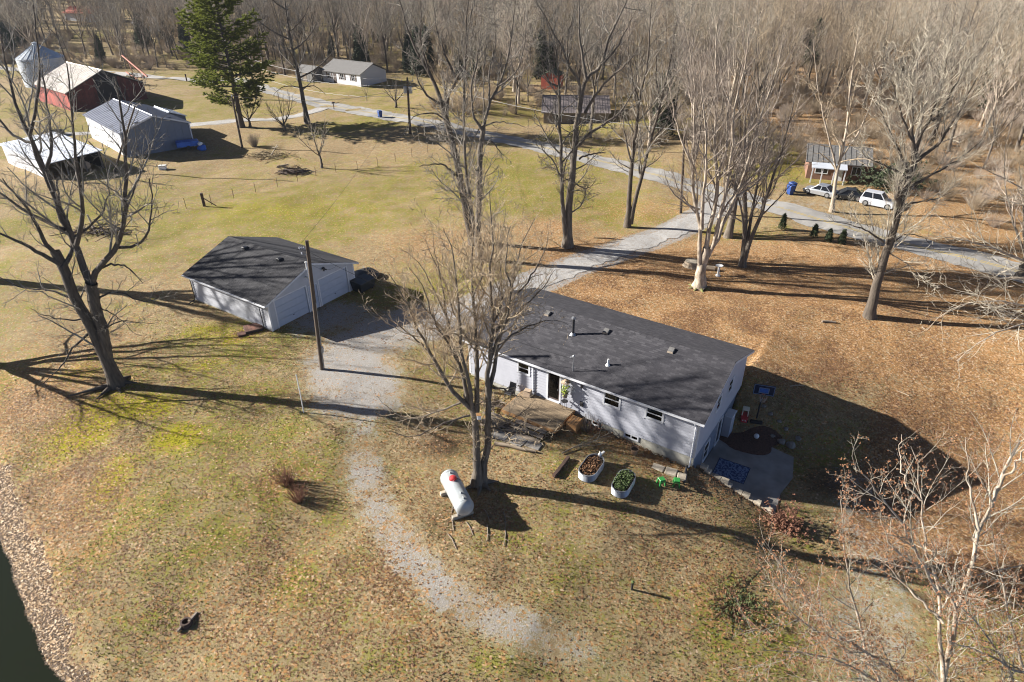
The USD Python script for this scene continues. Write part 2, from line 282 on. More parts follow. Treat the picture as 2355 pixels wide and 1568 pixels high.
# ------------------------------------------------------------------ the lie of the land
A2 = np.array([math.cos(-0.597), math.sin(-0.597)]); B2 = np.array([-A2[1], A2[0]]); HO = np.array([10.08, 27.74])   # the house's frame
def smooth(x, a, b):
    t = np.clip((x - a) / (b - a), 0, 1); return t * t * (3 - 2 * t)
def ground(x, y):
    x, y = np.asarray(x, float), np.asarray(y, float)
    s = (x - HO[0]) * A2[0] + (y - HO[1]) * A2[1]; t = (x - HO[0]) * B2[0] + (y - HO[1]) * B2[1]
    lawn = (-0.42 * smooth(s, -19, -12.5) - 0.42 * smooth(s, -8, 1)) * (1 - smooth(t, 2, 16)) - (1.5 * np.clip(s / 5.0, 0, 1) * smooth(t, -3.5, 0) + 1.45 * np.clip((s + 2) / 13, 0, 1) * (1 - smooth(t, -3.5, 0))) * (1 - smooth(t, 5, 14 + 0.3 * np.maximum(s, 0)))
    t0 = 6.3 + 0.25 * np.maximum(s, 0)
    upper = -2.35 * np.clip(s / 13, 0, 1.1) * (1 - smooth(t, 10, 27)) * (1 - smooth(s, 18, 40) * .3)
    low = -2.35 + (upper + 2.35) * smooth(t, 5.9 + 0.2 * np.clip(s, 0, 9), 8.5 + 0.25 * np.clip(s, 0, 9))
    yard = smooth(s, -0.25, -0.12) * smooth(t, 0.32, 0.50)
    far = smooth(s, 3.6, 7.5)
    yard = np.maximum(yard, far * smooth(t, -9, 1))
    z = lawn * (1 - yard) + np.minimum(low, lawn * 0 + 0) * yard
    inside = smooth(-s, 0.10, 0.2) * smooth(s, -16.2, -16) * smooth(t, -0.1, 0.1) * smooth(-t, -8.5, -8.3)
    z = z * (1 - inside) - 2.45 * inside * smooth(s, -14, -12) - 0.4 * inside * (1 - smooth(s, -14, -12))
    q = (x + 25.1) * -0.725 + (y - 21.8) * -0.69                     # towards the pond
    z = z + np.interp(q, [-16, -7, -2.0, -1.5, 0, 3, 40], [0, -0.3, -0.74, -0.95, -1.52, -2.3, -3.0])
    bump = meshkit.fbm(np.stack([x * 0.09, y * 0.09, x * 0], -1), 3, 5) - 0.5
    small = meshkit.fbm(np.stack([x * 0.55, y * 0.55, x * 0 + 3], -1), 3, 9) - 0.5
    near_house = smooth(np.maximum(np.abs(s + 5) - 12, np.abs(t - 4) - 10), 0, 8) * smooth(np.hypot(x + 18, y - 49) - 9, 0, 6)
    z = z + bump * 0.9 * near_house * smooth(y, 20, 60) + small * 0.13 * smooth(np.maximum(-s - 0 + 0 * t, np.abs(t - 3) - 4) , -1, 3)
    z = z - 1.75 * np.exp(-((x - 11) / 15) ** 2 - ((y - 122) / 10) ** 2) + smooth(np.hypot(x, y), 260, 600) * 14 * smooth(-x, -100, 200)
    return z
def ray(mx, my):
    return FWD + (mx - 1177) / FPX * RIGHT - (my - 784) / FPX * UP
def at(mx, my, z=None, up=0.0):
    """The point of the ground (or of the level z) that the pixel (mx, my) of the 2354 x 1568 picture shows."""
    d = ray(mx, my); zz = 0.0 if z is None else z
    for _ in range(1 if z is not None else 40):
        p = np.array([0, 0, CAMZ]) + d * ((zz - CAMZ) / d[2])
        if z is None: zz = 0.5 * zz + 0.5 * float(ground(p[0], p[1]))
    return np.array([p[0], p[1], zz + up])
def plane(mx, my, y):
    """The point at the world depth y on the ray of the pixel (mx, my)."""
    d = ray(mx, my); return np.array([0, 0, CAMZ]) + d * (y / d[1])
def pts(l, z=None): return np.array([at(a, b, z) for a, b in l])
def dist(x, y, line):
    """Distance to a polyline and the parameter along it."""
    best = np.full(np.shape(x), 1e9)
    for (x0, y0), (x1, y1) in zip(line[:-1], line[1:]):
        dx, dy = x1 - x0, y1 - y0; t = np.clip(((x - x0) * dx + (y - y0) * dy) / (dx * dx + dy * dy), 0, 1)
        best = np.minimum(best, np.hypot(x - x0 - t * dx, y - y0 - t * dy))
    return best
def spline(P, n):
    P = np.asarray(P, float); d = np.r_[0, np.cumsum(np.linalg.norm(np.diff(P, axis=0), axis=1))]
    from scipy.interpolate import PchipInterpolator
    return PchipInterpolator(d, P)(np.linspace(0, d[-1], n))
ROAD = spline(np.array([(-66, 160.), (-58.6, 152.4), (-48.5, 141.4), (-39.4, 131.5), (-29.7, 123), (-16.2, 112.1), (-2.9, 101.7), (7.7, 92.0), (17.9, 81.2), (22.8, 75.4), (29.2, 67.7), (35.8, 60.3), (43, 52.5), (54, 42), (75, 25)]), 90)
FARROAD = np.array([(-200, 190.), (-140, 178), (-94, 166), (-73, 157.5), (-61, 154)])
LANE = spline(np.array([(-75, 103.), (-64, 107), (-53.5, 111.2), (-47, 113.5), (-40.9, 115.0), (-37, 118), (-34, 124)]), 24)
DRIVE = spline(np.array([(23.6, 71.5), (22.0, 68.4), (17.0, 62.7), (10.4, 56.9), (4.8, 52.4), (2.0, 49.9), (-2.0, 46.3), (-6, 42.5)]), 30)
COURT = np.array([(-6.5, 43.5), (-9.5, 42), (-11.5, 38.5), (-9.8, 34)])
TRACK = np.array([(-8.6, 28.2), (-7.9, 26.0), (-6.8, 23.9), (-4.6, 20.8), (-2.5, 18.9), (0.3, 17.6), (2.6, 16.9)])
def blob(x, y, mx, my, rx, ry, rot=0.0):
    p = at(mx, my, 0); c, s = math.cos(rot), math.sin(rot); dx, dy = x - p[0], y - p[1]
    return np.exp(-(((dx * c + dy * s) / rx) ** 2 + ((-dx * s + dy * c) / ry) ** 2))
def masks(x, y):
    s = (x - HO[0]) * A2[0] + (y - HO[1]) * A2[1]; t = (x - HO[0]) * B2[0] + (y - HO[1]) * B2[1]
    q = (x + 25.1) * -0.725 + (y - 21.8) * -0.69
    B = lambda *a: blob(x, y, *a)
    gravel = np.maximum(1 - smooth(dist(x, y, DRIVE), 1.5, 2.7), (1 - smooth(dist(x, y, COURT), 0.6, 6.0)) * 0.90)
    gravel = np.maximum(gravel, B(760, 730, 4.5, 3.5) * 0.9); gravel = np.maximum(gravel, B(1000, 720, 5, 3) * 0.8)
    gravel = np.maximum(gravel, (1 - smooth(dist(x, y, TRACK), 0.3, 2.5)) * (0.64 - 0.12 * smooth(x, -3, 4))); gravel = np.maximum(gravel, (1 - smooth(dist(x, y, np.array([(-9.8, 34), (-9.0, 31), (-8.6, 28.5)])), 0.2, 2.8)) * 0.54); gravel = np.maximum(gravel, (1 - smooth(dist(x, y, np.array([(-2, 18.4), (0, 17.4), (3, 16.6), (7, 15.4)])), 0.1, 2.4)) * 0.40)
    gravel = np.maximum(gravel, (1 - smooth(dist(x, y, LANE), 1.2, 2.2)) * 0.9)
    gravel = np.maximum(gravel, 0.52 * (1 - smooth(dist(x, y, np.array([(19.5, 27.5), (18, 21), (15, 17), (12, 14.5), (11, 11)])), 0.8, 3.6)))
    gravel = np.maximum(gravel, 0.55 * np.maximum(B(1930, 440, 5, 4), B(1850, 470, 5, 2)))
    leaf = 0.20 + 0 * x
    leaf = np.maximum(leaf, 0.93 * smooth(x + 0.25 * (y - 45), 0, 7) * smooth(y, 33, 38) * (1 - smooth(y, 56, 66)))
    leaf = np.maximum(leaf, 0.85 * B(1270, 530, 5, 4.5)); leaf = np.maximum(leaf, 0.9 * B(1500, 480, 8, 5) * .7)
    leaf = np.maximum(leaf, 0.9 * smooth(s, 6, 9) * smooth(t, -3, 3) * (1 - smooth(y, 40, 60)))
    leaf = np.maximum(leaf, 0.75 * B(60, 900, 7, 9)); leaf = np.maximum(leaf, 0.7 * B(150, 1150, 4, 8, 0.5)); leaf = np.maximum(leaf, 0.62 * B(660, 1100, 2.2, 1.8))
    leaf = np.maximum(leaf, 0.6 * B(1000, 560, 7, 6)); leaf = np.maximum(leaf, 0.75 * B(1500, 1010, 5, 2.0, -0.6)); leaf = np.maximum(leaf, 0.55 * B(900, 1330, 2.2, 5, 0.5)); leaf = np.maximum(leaf, 0.5 * B(620, 1350, 6, 5))
    leaf = np.maximum(leaf, 0.45 * B(1650, 1330, 5, 3)); leaf = np.maximum(leaf, 0.6 * B(560, 770, 2, 1.2, .6))
    leaf = np.maximum(leaf, 0.8 * smooth(x, 36, 44) * smooth(y, 30, 50)) 
    green = 0.36 + 0.03 * smooth(y, 50, 72) + 0.75 * (meshkit.fbm(np.stack([x * .085, y * .085, x * 0], -1), 3, 66) - .5)
    for b, w in ((B(640, 490, 17, 8.5), .62), (B(420, 520, 10, 6), .5), (B(830, 440, 13, 8), .55), (B(1000, 400, 14, 10), .5), (B(1200, 420, 10, 9), .40), (B(400, 250, 14, 12), .5), (B(520, 250, 16, 8), .52), (B(200, 300, 10, 12), .5), (B(470, 440, 14, 7), .45), (B(640, 400, 9, 6), .42),
                 (B(560, 1060, 6, 3.6), .40), (B(310, 1180, 2.2, 7, -.45), .50), (B(720, 960, 4, 2.4), .40), (B(440, 1000, 4, 2.6), .55), (B(1300, 1270, 3.2, 2.4), .42), (B(1500, 1400, 5, 3), .36), (B(1690, 1390, 1.6, 1.6), .5), (B(480, 1400, 5, 2.2), .36), (B(1080, 1500, 5, 2), .42),
                 (B(500, 780, 4, 3), .5), (B(330, 660, 3, 3), .30), (B(1600, 480, 5, 3), .3), (B(1850, 560, 6, 3), .5), (B(2000, 720, 3, 3), .42), (B(1250, 1040, 3, 2), .25), (B(1400, 1100, 4, 1.6), .34), (B(840, 235, 14, 8), .42), (B(1380, 1480, 4, 2), .4)):
        green = np.maximum(green, w + 0.0 * x) * b + green * (1 - b)
    green = green * (1 - 0.75 * smooth(leaf, 0.5, 0.9)) - 0.18 * np.maximum(B(600, 330, 12, 9), B(860, 320, 14, 6)) 
    moss = np.maximum.reduce([0.95 * B(205, 960, 2.3, 3.4), 0.6 * B(180, 850, 2, 2), 0.8 * B(330, 930, 2.5, 1.5), 0.75 * B(400, 1000, 2, 1.6), 0.6 * B(250, 1090, 1.5, 3), 0.65 * B(560, 770, 2.5, 1.2, .8), 0.5 * B(480, 760, 3, 1.6), 0.35 * B(620, 480, 14, 6), .4 * B(450, 840, 3, 2)])
    wq = (meshkit.fbm(np.stack([x * .6, y * .6, x * 0], -1), 3, 55) - .5) * 2.2; bank = smooth(q + .6 * wq, -1.9, -1.2) * (1 - smooth(q + .5 * wq, -0.1, 0.6))
    dirt = np.maximum.reduce([0.72 * np.exp(-((x - 18.8) / 3.6) ** 2 - ((y - 28.0) / 2.4) ** 2), 0.5 * np.exp(-((s + 9) / 4.5) ** 2 - ((t + 2.6) / 1.5) ** 2), 0.7 * B(1020, 1010, 3, 2.2), 0.6 * B(1010, 1180, 2.0, 2.6), smooth(q, 0.1, 0.8), 0.35 * B(1330, 1000, 5, 1.4, -.6)])
    return np.stack([gravel, leaf, np.clip(green, 0, 1)], -1), np.stack([bank, dirt, moss], -1)

g = Graph(); g.add('geometry', 'position'); P = 'n0.position'
A = g.add('attribute', 'color', {'attribute': 'maska'}); B = g.add('attribute', 'color', {'attribute': 'maskb'})
sa = g.add('separate_color', 'r', None, color=A).split('.')[0]; sb = g.add('separate_color', 'r', None, color=B).split('.')[0]
n1, n2, n3, n4 = g.noise(P, 0.42, 4), g.noise(P, 2.1, 4), g.noise(P, 7.5, 4, 0.7), g.noise(P, 24, 3, 0.7)
v = g.add('voronoi_texture', 'color', {'scale': 11.0, 'randomness': 1.0}, vector=P)
vs = g.add('separate_color', 'r', None, color=v).split('.')[0]
tan = g.mix(g.step(n2, 0.3, 0.7), (0.30, 0.225, 0.125), (0.51, 0.405, 0.245))
tan = g.mix(g.math('multiply', g.step(n3, 0.42, 0.70), 0.72), tan, (0.245, 0.175, 0.095))
tan = g.mix(g.math('multiply', g.step(n4, 0.46, 0.75), 0.62), tan, (0.60, 0.51, 0.36))
grn = g.mix(g.step(n3, 0.32, 0.68), (0.125, 0.13, 0.026), (0.36, 0.345, 0.08))
grn = g.mix(g.math('multiply', g.step(n4, 0.45, 0.72), 0.6), grn, (0.42, 0.37, 0.14))
gf = g.math('add', sa + '.b', g.math('add', g.math('multiply_add', n1, 0.9, -0.45), g.math('add', g.math('multiply_add', n2, 0.7, -0.35), g.math('multiply_add', n3, 0.8, -0.4))))
col = g.mix(g.step(gf, 0.28, 0.66), tan, grn)
mf = g.math('add', sb + '.b', g.math('add', g.math('multiply_add', n2, 0.6, -0.24), g.math('multiply_add', n3, 0.6, -0.24)))
col = g.mix(g.math('multiply', g.step(mf, 0.25, 0.8), 0.9), col, g.mix(n3, (0.24, 0.235, 0.018), (0.56, 0.50, 0.05)))
df = g.math('add', sb + '.g', g.math('add', g.math('multiply_add', n2, 0.7, -0.35), g.math('multiply_add', n3, 0.5, -0.25)))
col = g.mix(g.step(df, 0.35, 0.8), col, g.mix(n3, (0.07, 0.045, 0.03), (0.16, 0.105, 0.07)))
gv = g.math('add', sa + '.r', g.math('add', g.math('multiply_add', n2, 1.0, -0.5), g.math('add', g.math('multiply_add', n1, 0.9, -0.45), g.math('multiply_add', n3, 0.9, -0.45))))
gv = g.math('add', gv, g.math('multiply_add', n4, 0.9, -0.45))
grav = g.mix(g.step(n4, 0.3, 0.7), (0.30, 0.288, 0.272), (0.62, 0.60, 0.575)); grav = g.mix(g.math('multiply', g.step(n2, .35, .7), .45), grav, (0.37, 0.30, 0.22))
col = g.mix(g.step(gv, 0.42, 0.80), col, grav)
leafc = g.ramp(vs + '.g', [(0, (0.27, 0.15, 0.08)), (0.3, (0.39, 0.225, 0.11)), (0.65, (0.54, 0.30, 0.14)), (0.9, (0.64, 0.43, 0.26)), (1, (0.72, 0.56, 0.41))])
lm = g.math('multiply', sa + '.g', g.math('multiply_add', n1, 0.8, 0.55))
lm = g.math('multiply', lm, g.math('subtract', 1.0, g.math('multiply', g.step(gv, 0.45, 0.75), 0.75)))
lf = g.math('less_than', vs + '.r', lm)
col = g.mix(g.math('multiply', lf, 0.85), col, leafc)
vb = g.add('separate_color', 'b', None, color=g.add('voronoi_texture', 'color', {'scale': 13.0, 'randomness': 1.0}, vector=P))
bk = g.math('add', sb + '.r', g.math('multiply_add', n2, 0.6, -0.3))
col = g.mix(g.step(bk, 0.35, 0.6), col, g.ramp(vb, [(0, (0.11, 0.068, 0.038)), (0.35, (0.36, 0.235, 0.135)), (0.7, (0.62, 0.46, 0.30)), (1, (0.84, 0.71, 0.54))]))
col = g.add('hsv', 'color', {'value': 0.68, 'saturation': 1.08}, color=col)
h = g.math('add', g.math('multiply', n3, 0.7), g.math('add', g.math('multiply', n4, 0.35), g.math('multiply', vs + '.b', 0.25)))
bm = g.add('bump', 'normal', {'strength': 0.7, 'distance': 0.045}, height=h)
g.make('ground', g.add('principled_bsdf', 'BSDF', {'roughness': 0.95, 'specular_ior_level': 0.15}, base_color=col, normal=bm))

def axis(lo, a, b, hi, st, grow=1.09):
    r = list(np.arange(a, b + 1e-6, st)); d = st
    while r[-1] < hi: d *= grow; r.append(r[-1] + d)
    d = st; l = []
    x = a
    while x > lo: d *= grow; x -= d; l.append(x)
    return np.array(l[::-1] + r)
gx, gy = axis(-900, -34, 34, 900, 0.32), axis(6, 13, 58, 1100, 0.32, 1.045)
X, Y = np.meshgrid(gx, gy); Z = ground(X, Y)
rd = dist(X, Y, ROAD)
i, j = np.meshgrid(np.arange(len(gy) - 1), np.arange(len(gx) - 1), indexing='ij'); n = len(gx)
quads = np.stack([i * n + j, i * n + j + 1, (i + 1) * n + j + 1, (i + 1) * n + j], -1).reshape(-1, 4)
tri = np.vstack([quads[:, [0, 1, 2]], quads[:, [0, 2, 3]]])
gm = usdkit.mesh(stage, '/World/ground', (np.stack([X, Y, Z], -1).reshape(-1, 3), tri), M('ground'), True)
tag(gm.GetPrim(), 'tan winter lawn with green patches and fallen leaves', None, None, 'structure')
ma, mb = masks(X, Y)
for nm, a in (('maska', ma), ('maskb', mb)):
    UsdGeom.PrimvarsAPI(gm).CreatePrimvar(nm, Sdf.ValueTypeNames.Color3fArray, 'vertex').Set(Vt.Vec3fArray.FromNumpy(a.reshape(-1, 3).astype(np.float32)))

# pond
g = Graph(); pp = g.add('geometry', 'position'); w = g.noise(pp, 5, 3)
g.make('water', g.add('principled_bsdf', 'BSDF', {'base_color': (0.013, 0.016, 0.008), 'roughness': 0.06, 'ior': 1.33}, normal=g.add('bump', 'normal', {'strength': 0.12, 'distance': 0.03}, height=w)))
qd, ql = np.array([-0.725, -0.69]), np.array([0.69, -0.725]); o = np.array([-25.1, 21.8])
edge = np.linspace(-30, 45, 60); e1 = o + edge[:, None] * ql + (0.25 + 0.35 * np.sin(edge * 0.9) + 0.2 * np.sin(edge * 2.3))[:, None] * 0.5 * qd - 0.15 * qd; e2 = o + edge[:, None] * ql + 35 * qd
wv = np.vstack([np.c_[e1 - 1.2 * qd, np.full(60, -1.38)], np.c_[e2, np.full(60, -1.38)]]); wf = np.array([[k, k + 60, k + 61, k + 1] for k in range(59)])
setting('pond_water', (wv, wf), 'water')

# roads as thin ribbons on the ground
def ribbon(line, off, half, lift, across=5, rag=0.0):
    d = np.gradient(line, axis=0); d /= np.linalg.norm(d, axis=1, keepdims=True); nrm = np.stack([-d[:, 1], d[:, 0]], 1)
    w = np.linspace(-half, half, across)
    P = line[:, None] + nrm[:, None] * (w + off)[None, :, None]
    if rag:
        for e in (0, -1): P[:, e] += nrm * ((meshkit.fbm(np.stack([P[:, e, 0] * .8, P[:, e, 1] * .8, P[:, e, 0] * 0], -1), 3, 71) - .5) * 2 * rag)[:, None]
    V = np.concatenate([P, (ground(P[..., 0], P[..., 1]) + lift)[..., None]], -1); m, k = V.shape[:2]
    i, j = np.meshgrid(np.arange(m - 1), np.arange(k - 1), indexing='ij')
    return V.reshape(-1, 3), np.stack([i * k + j + 1, i * k + j, (i + 1) * k + j, (i + 1) * k + j + 1], -1).reshape(-1, 4)
g = Graph(); pp = g.add('geometry', 'position'); a, b = g.noise(pp, 0.25, 4), g.noise(pp, 14, 3)
ac = g.mix(g.step(a, .3, .7), (0.24, 0.23, 0.215), (0.39, 0.37, 0.34)); ac = g.mix(g.math('multiply', b, 0.5), ac, (0.20, 0.195, 0.19))
g.make('asphalt', g.add('principled_bsdf', 'BSDF', {'roughness': 0.85}, base_color=ac))
g = Graph(); pp = g.add('geometry', 'position'); a, b, c2_ = g.noise(pp, 0.5, 4), g.noise(pp, 17, 3, .7), g.noise(pp, 3, 4)
ac = g.mix(g.step(b, 0.3, 0.7), (0.23, 0.22, 0.205), (0.52, 0.505, 0.49)); ac = g.mix(g.math('multiply', g.step(c2_, 0.45, 0.75), 0.6), ac, (0.25, 0.19, 0.13))
g.make('gravel', g.add('principled_bsdf', 'BSDF', {'roughness': 0.95}, base_color=ac, normal=g.add('bump', 'normal', {'strength': 0.7, 'distance': 0.05}, height=b)))
R2 = spline(ROAD, 320)
setting('road', ribbon(spline(ROAD, 600), 0, 2.2, 0.05, 9, .55), 'asphalt', label='grey two lane country road curving past the woods')
for o_ in (-0.16, 0.16): setting('road_marking', ribbon(R2, o_, 0.07, 0.056, 2), 'yellow_line', label='faded yellow centre line of the road')
setting('far_road', ribbon(spline(FARROAD, 80), 0, 1.9, 0.06, 5), 'gravel', label='pale road beyond the farm')
setting('farm_lane', ribbon(spline(LANE, 80), 0, 1.3, 0.04, 4), 'gravel', label='pale gravel lane to the farm buildings')
# the drive: the body of the gravel, its ragged fringe is in the ground
dl = spline(DRIVE, 120); nw = meshkit.fbm(np.stack([dl[:, 0], dl[:, 1], dl[:, 0] * 0], -1) * 0.7, 3, 4)
V, F = ribbon(spline(DRIVE, 260), 0, 1.2, 0.03, 7, .7)
setting('gravel_driveway', (V, F), 'gravel', label='grey gravel drive from the road to the garage')
# ------------------------------------------------------------------ building helpers (local frame: x along the front, y to the back, z up)
def holes_split(x0, x1, holes):
    """The stretches of [x0, x1] that no hole covers."""
    out, x = [], x0
    for a, b in sorted(holes):
        if a > x: out.append((x, min(a, x1)))
        x = max(x, b)
    if x < x1: out.append((x, x1))
    return [(a, b) for a, b in out if b - a > 0.01]
def lap(T, parent, axis, at_, out, z0, z1, span, course, matn, holes=()):
    """Lap siding: every course its own board pieces. axis 'x' or 'y' runs along the wall, at_ is the other coordinate, out = +1/-1 the outward side,
    span(z) = (from, to) at the height z, holes = (from, to, z0, z1)."""
    n = max(1, int(round((z1 - z0) / course))); zs = np.linspace(z0, z1, n + 1)
    for a, b in zip(zs[:-1], zs[1:]):
        l0, l1 = span(a); u0, u1 = span(b); mid = (a + b) / 2
        if u1 - u0 < 0.05: u0 = u1 = (u0 + u1) / 2
        cut = [(h[0], h[1]) for h in holes if h[2] < mid < h[3]]
        pieces = holes_split(l0, l1, cut) if cut else [(l0, l1)]
        for p0, p1 in pieces:
            q0, q1 = (u0 if p0 == l0 else p0), (u1 if p1 == l1 else p1)
            lo, hi = at_ + out * 0.040, at_ + out * 0.006
            if axis == 'x':
                base = [(p0, at_), (p1, at_), (p1, lo), (p0, lo)]; top = [(q0, at_), (q1, at_), (q1, hi), (q0, hi)]
            else:
                base = [(at_, p0), (at_, p1), (lo, p1), (lo, p0)]; top = [(at_, q0), (at_, q1), (hi, q1), (hi, q0)]
            v = [(x, y, a) for x, y in base] + [(x, y, b) for x, y in top]
            v, f = hexa(v)
            if np.linalg.det(np.stack([v[1] - v[0], v[3] - v[0], v[4] - v[0]])) < 0: f = f[:, ::-1]
            T.part('siding_board', (v, f), matn, parent)
def gable_roof(T, x0, x1, y0, y1, zr, zb, matn, along='x', course=0.145, trim='white_trim', thick=0.12):
    """A gabled roof with its ridge along x (or y). x0..x1 along the ridge, y0..y1 across, both with overhang; ridge height zr, eave height zb (roof surface)."""
    ym = (y0 + y1) / 2; L = math.hypot(ym - y0, zr - zb); n = int(L / course); ms = []
    sw = (lambda m: m) if along == 'x' else (lambda m: (m[0][:, [1, 0, 2]], m[1][:, ::-1]))
    for side in (0, 1):
        ya = y0 if side == 0 else y1
        for k in range(n):
            t0, t1 = k / n, (k + 1) / n
            P = lambda t, up: (ya + (ym - ya) * t, zb + (zr - zb) * t + up)
            (a, za), (b, zb_) = P(t0, 0.024), P(t1 + 0.01, 0.0)
            (a2, za2) = P(t0, -0.006)
            v = np.array([(x0, a2, za2), (x1, a2, za2), (x0, a, za), (x1, a, za), (x0, b, zb_), (x1, b, zb_)])
            f = np.array([[0, 1, 3], [0, 3, 2], [2, 3, 5], [2, 5, 4]])
            ms.append((v, f if side == 0 else f[:, ::-1]))
    # underside
    for ya in (y0, y1):
        v = np.array([(x0, ya, zb - thick), (x1, ya, zb - thick), (x1, ym, zr - thick), (x0, ym, zr - thick)])
        f = np.array([[0, 2, 1], [0, 3, 2]]); ms.append((v, f if ya == y0 else f[:, ::-1]))
    roof = T.part('roof', sw(cat(ms)), matn)
    caps = []
    w = 0.15; sl = (zr - zb) / (ym - y0)
    for k in range(int((x1 - x0) / 0.2)):
        a, b = x0 + k * 0.2, x0 + k * 0.2 + 0.205; u = 0.026 + 0.006 * (k % 2)
        v = np.array([(a, ym - w, zr - w * sl + u), (b, ym - w, zr - w * sl + u), (a, ym, zr + u), (b, ym, zr + u), (a, ym + w, zr - w * sl + u), (b, ym + w, zr - w * sl + u)])
        caps.append((v, np.array([[0, 1, 3], [0, 3, 2], [2, 3, 5], [2, 5, 4]])))
    T.part('ridge_cap', sw(cat(caps)), matn, roof)
    for ya in (y0, y1):                                               # fascia along the eaves
        s_ = -1 if ya == y0 else 1
        T.part('fascia', sw(box(x0, x1, min(ya, ya - s_ * 0.03), max(ya, ya - s_ * 0.03), zb - thick - 0.04, zb - 0.008)), trim, roof)
    for xa in (x0, x1):                                               # rake boards
        s_ = -1 if xa == x0 else 1; xi = xa - s_ * 0.03
        for ya in (y0, y1):
            p = [(min(xa, xi), ya, zb - thick - 0.03), (max(xa, xi), ya, zb - thick - 0.03), (max(xa, xi), ym, zr - thick - 0.03), (min(xa, xi), ym, zr - thick - 0.03)]
            q = [(a, b, c + thick + 0.022) for a, b, c in p]
            v, f = hexa(p + q)
            if ya == y1: f = f[:, ::-1]
            T.part('rake_board', sw((v, f)), trim, roof)
    return roof
def window(T, parent, axis, at_, out, c, z0, z1, w, matn='white_trim', double=True, pane2=None, fw=0.09, vertical=False):
    """A window with a frame, sash bars, panes and a dark room behind, on the wall 'axis' at at_."""
    a0, a1 = c - w / 2, c + w / 2
    def bx(u0, u1, d0, d1, za, zb):
        d0, d1 = sorted((at_ + out * d0, at_ + out * d1))
        return box(u0, u1, d0, d1, za, zb) if axis == 'x' else box(d0, d1, u0, u1, za, zb)
    fr = [bx(a0, a1, 0, 0.055, z1 - fw, z1), bx(a0, a1, 0, 0.065, z0, z0 + fw), bx(a0, a0 + fw, 0, 0.055, z0 + fw, z1 - fw), bx(a1 - fw, a1, 0, 0.055, z0 + fw, z1 - fw)]
    win = T.part('window', cat(fr), matn, parent)
    i0, i1, j0, j1 = a0 + fw, a1 - fw, z0 + fw, z1 - fw
    if vertical:
        m = (i0 + i1) / 2; halves = [(i0, m, j0, j1), (m, i1, j0, j1)]
    else:
        m = (j0 + j1) / 2; halves = [(i0, i1, j0, m), (i0, i1, m, j1)] if double else [(i0, i1, j0, j1)]
    for k, (u0, u1, za, zb) in enumerate(halves):
        e = 0.035
        s_ = T.part('sash', cat([bx(u0, u1, 0.005 + .012 * k, 0.035 + .012 * k, za, za + e), bx(u0, u1, 0.005 + .012 * k, 0.035 + .012 * k, zb - e, zb), bx(u0, u0 + e, 0.005 + .012 * k, 0.035 + .012 * k, za + e, zb - e), bx(u1 - e, u1, 0.005 + .012 * k, 0.035 + .012 * k, za + e, zb - e)]), matn, parent)
        T.part('pane', bx(u0 + e, u1 - e, 0.018 + .012 * k, 0.022 + .012 * k, za + e, zb - e), 'glass', parent)
    T.part('blind', bx(i0, i1, -0.10, -0.09, j0 + (j1 - j0) * 0.55, j1), 'blind', parent)
    r = [bx(i0 - .02, i1 + .02, -0.42, -0.40, j0 - .02, j1 + .02)]
    T.part('dark_interior', cat(r), 'room', parent)
def wall_prism(poly, a, b, axis):
    """A thin wall: polygon (u, z) extruded between a and b across."""
    from shapely.geometry import Polygon
    m = trimesh.creation.extrude_polygon(Polygon(poly) if not hasattr(poly, 'exterior') else poly, abs(b - a), engine='earcut')
    v = np.array(m.vertices); f = np.array(m.faces); lo = min(a, b)
    w = np.stack([v[:, 0], lo + v[:, 2], v[:, 1]], 1) if axis == 'x' else np.stack([lo + v[:, 2], v[:, 0], v[:, 1]], 1)
    return w, (f[:, ::-1] if axis == 'x' else f)
def cut_wall(outline, holes):
    from shapely.geometry import Polygon, box as sbox
    p = Polygon(outline)
    for h in holes: p = p.difference(sbox(h[0], h[2], h[1], h[3]))
    return p

# ------------------------------------------------------------------ the house
HL, HW, WT, RZ, OH, OV = 15.6, 8.36, 2.62, 4.04, 0.337, 0.32
SL = (RZ - WT) / (HW / 2); EZ = WT - OH * SL
house = Thing('ranch_house', 'long pale grey sided ranch house with dark shingle roof and walkout basement', 'house', (HO[0], HO[1], 0), -0.597)
SB = -0.16                                                            # bottom of the siding
fwin = [(-5.20, 1.25, 2.26, 1.13), (-2.565, 1.37, 2.23, 1.13), (-11.3, 1.30, 2.18, 0.95)]
bwin = [(-6.36, -0.55, -0.17, 0.9), (-3.80, -0.53, -0.16, 0.95)]
hf = [(c - w / 2, c + w / 2, a, b) for c, a, b, w in fwin] + [(-9.62, -8.58, 0.16, 2.24)]
hin = [(a + .03, b - .03, c + .03, d - .03) for a, b, c, d in hf]
wl = house.part('wall', wall_prism(cut_wall([(-HL, SB), (0, SB), (0, WT), (-HL, WT)], hin), 0.0, 0.14, 'x'), 'siding', label='front wall')
lap(house, wl, 'x', 0.0, -1, SB, WT - 0.12, lambda z: (-HL + 0.1, -0.1), 0.2, 'siding', hf)
wb = house.part('wall', wall_prism([(-HL, SB), (0, SB), (0, WT), (-HL, WT)], HW - 0.14, HW, 'x'), 'siding', label='rear wall')
gy_ = lambda z: (0.1, HW - 0.1) if z <= WT - .1 else (max(0.1, (z - WT) / SL), min(HW - 0.1, HW - (z - WT) / SL))
gwin = [(3.19, 1.15, 2.20, 0.88), (5.32, 1.12, 2.18, 0.92)]
gh = [(c - w / 2, c + w / 2, a, b) for c, a, b, w in gwin]
wg = house.part('wall', wall_prism(cut_wall([(0.14, SB), (HW - 0.14, SB), (HW - 0.14, WT), (HW / 2, RZ - 0.19), (0.14, WT)], [(a + .03, b - .03, c + .03, d - .03) for a, b, c, d in gh]), -0.14, 0.0, 'y'), 'siding', label='right gable wall')
lap(house, wg, 'y', 0.0, 1, SB, RZ - 0.22, gy_, 0.2, 'siding', gh)
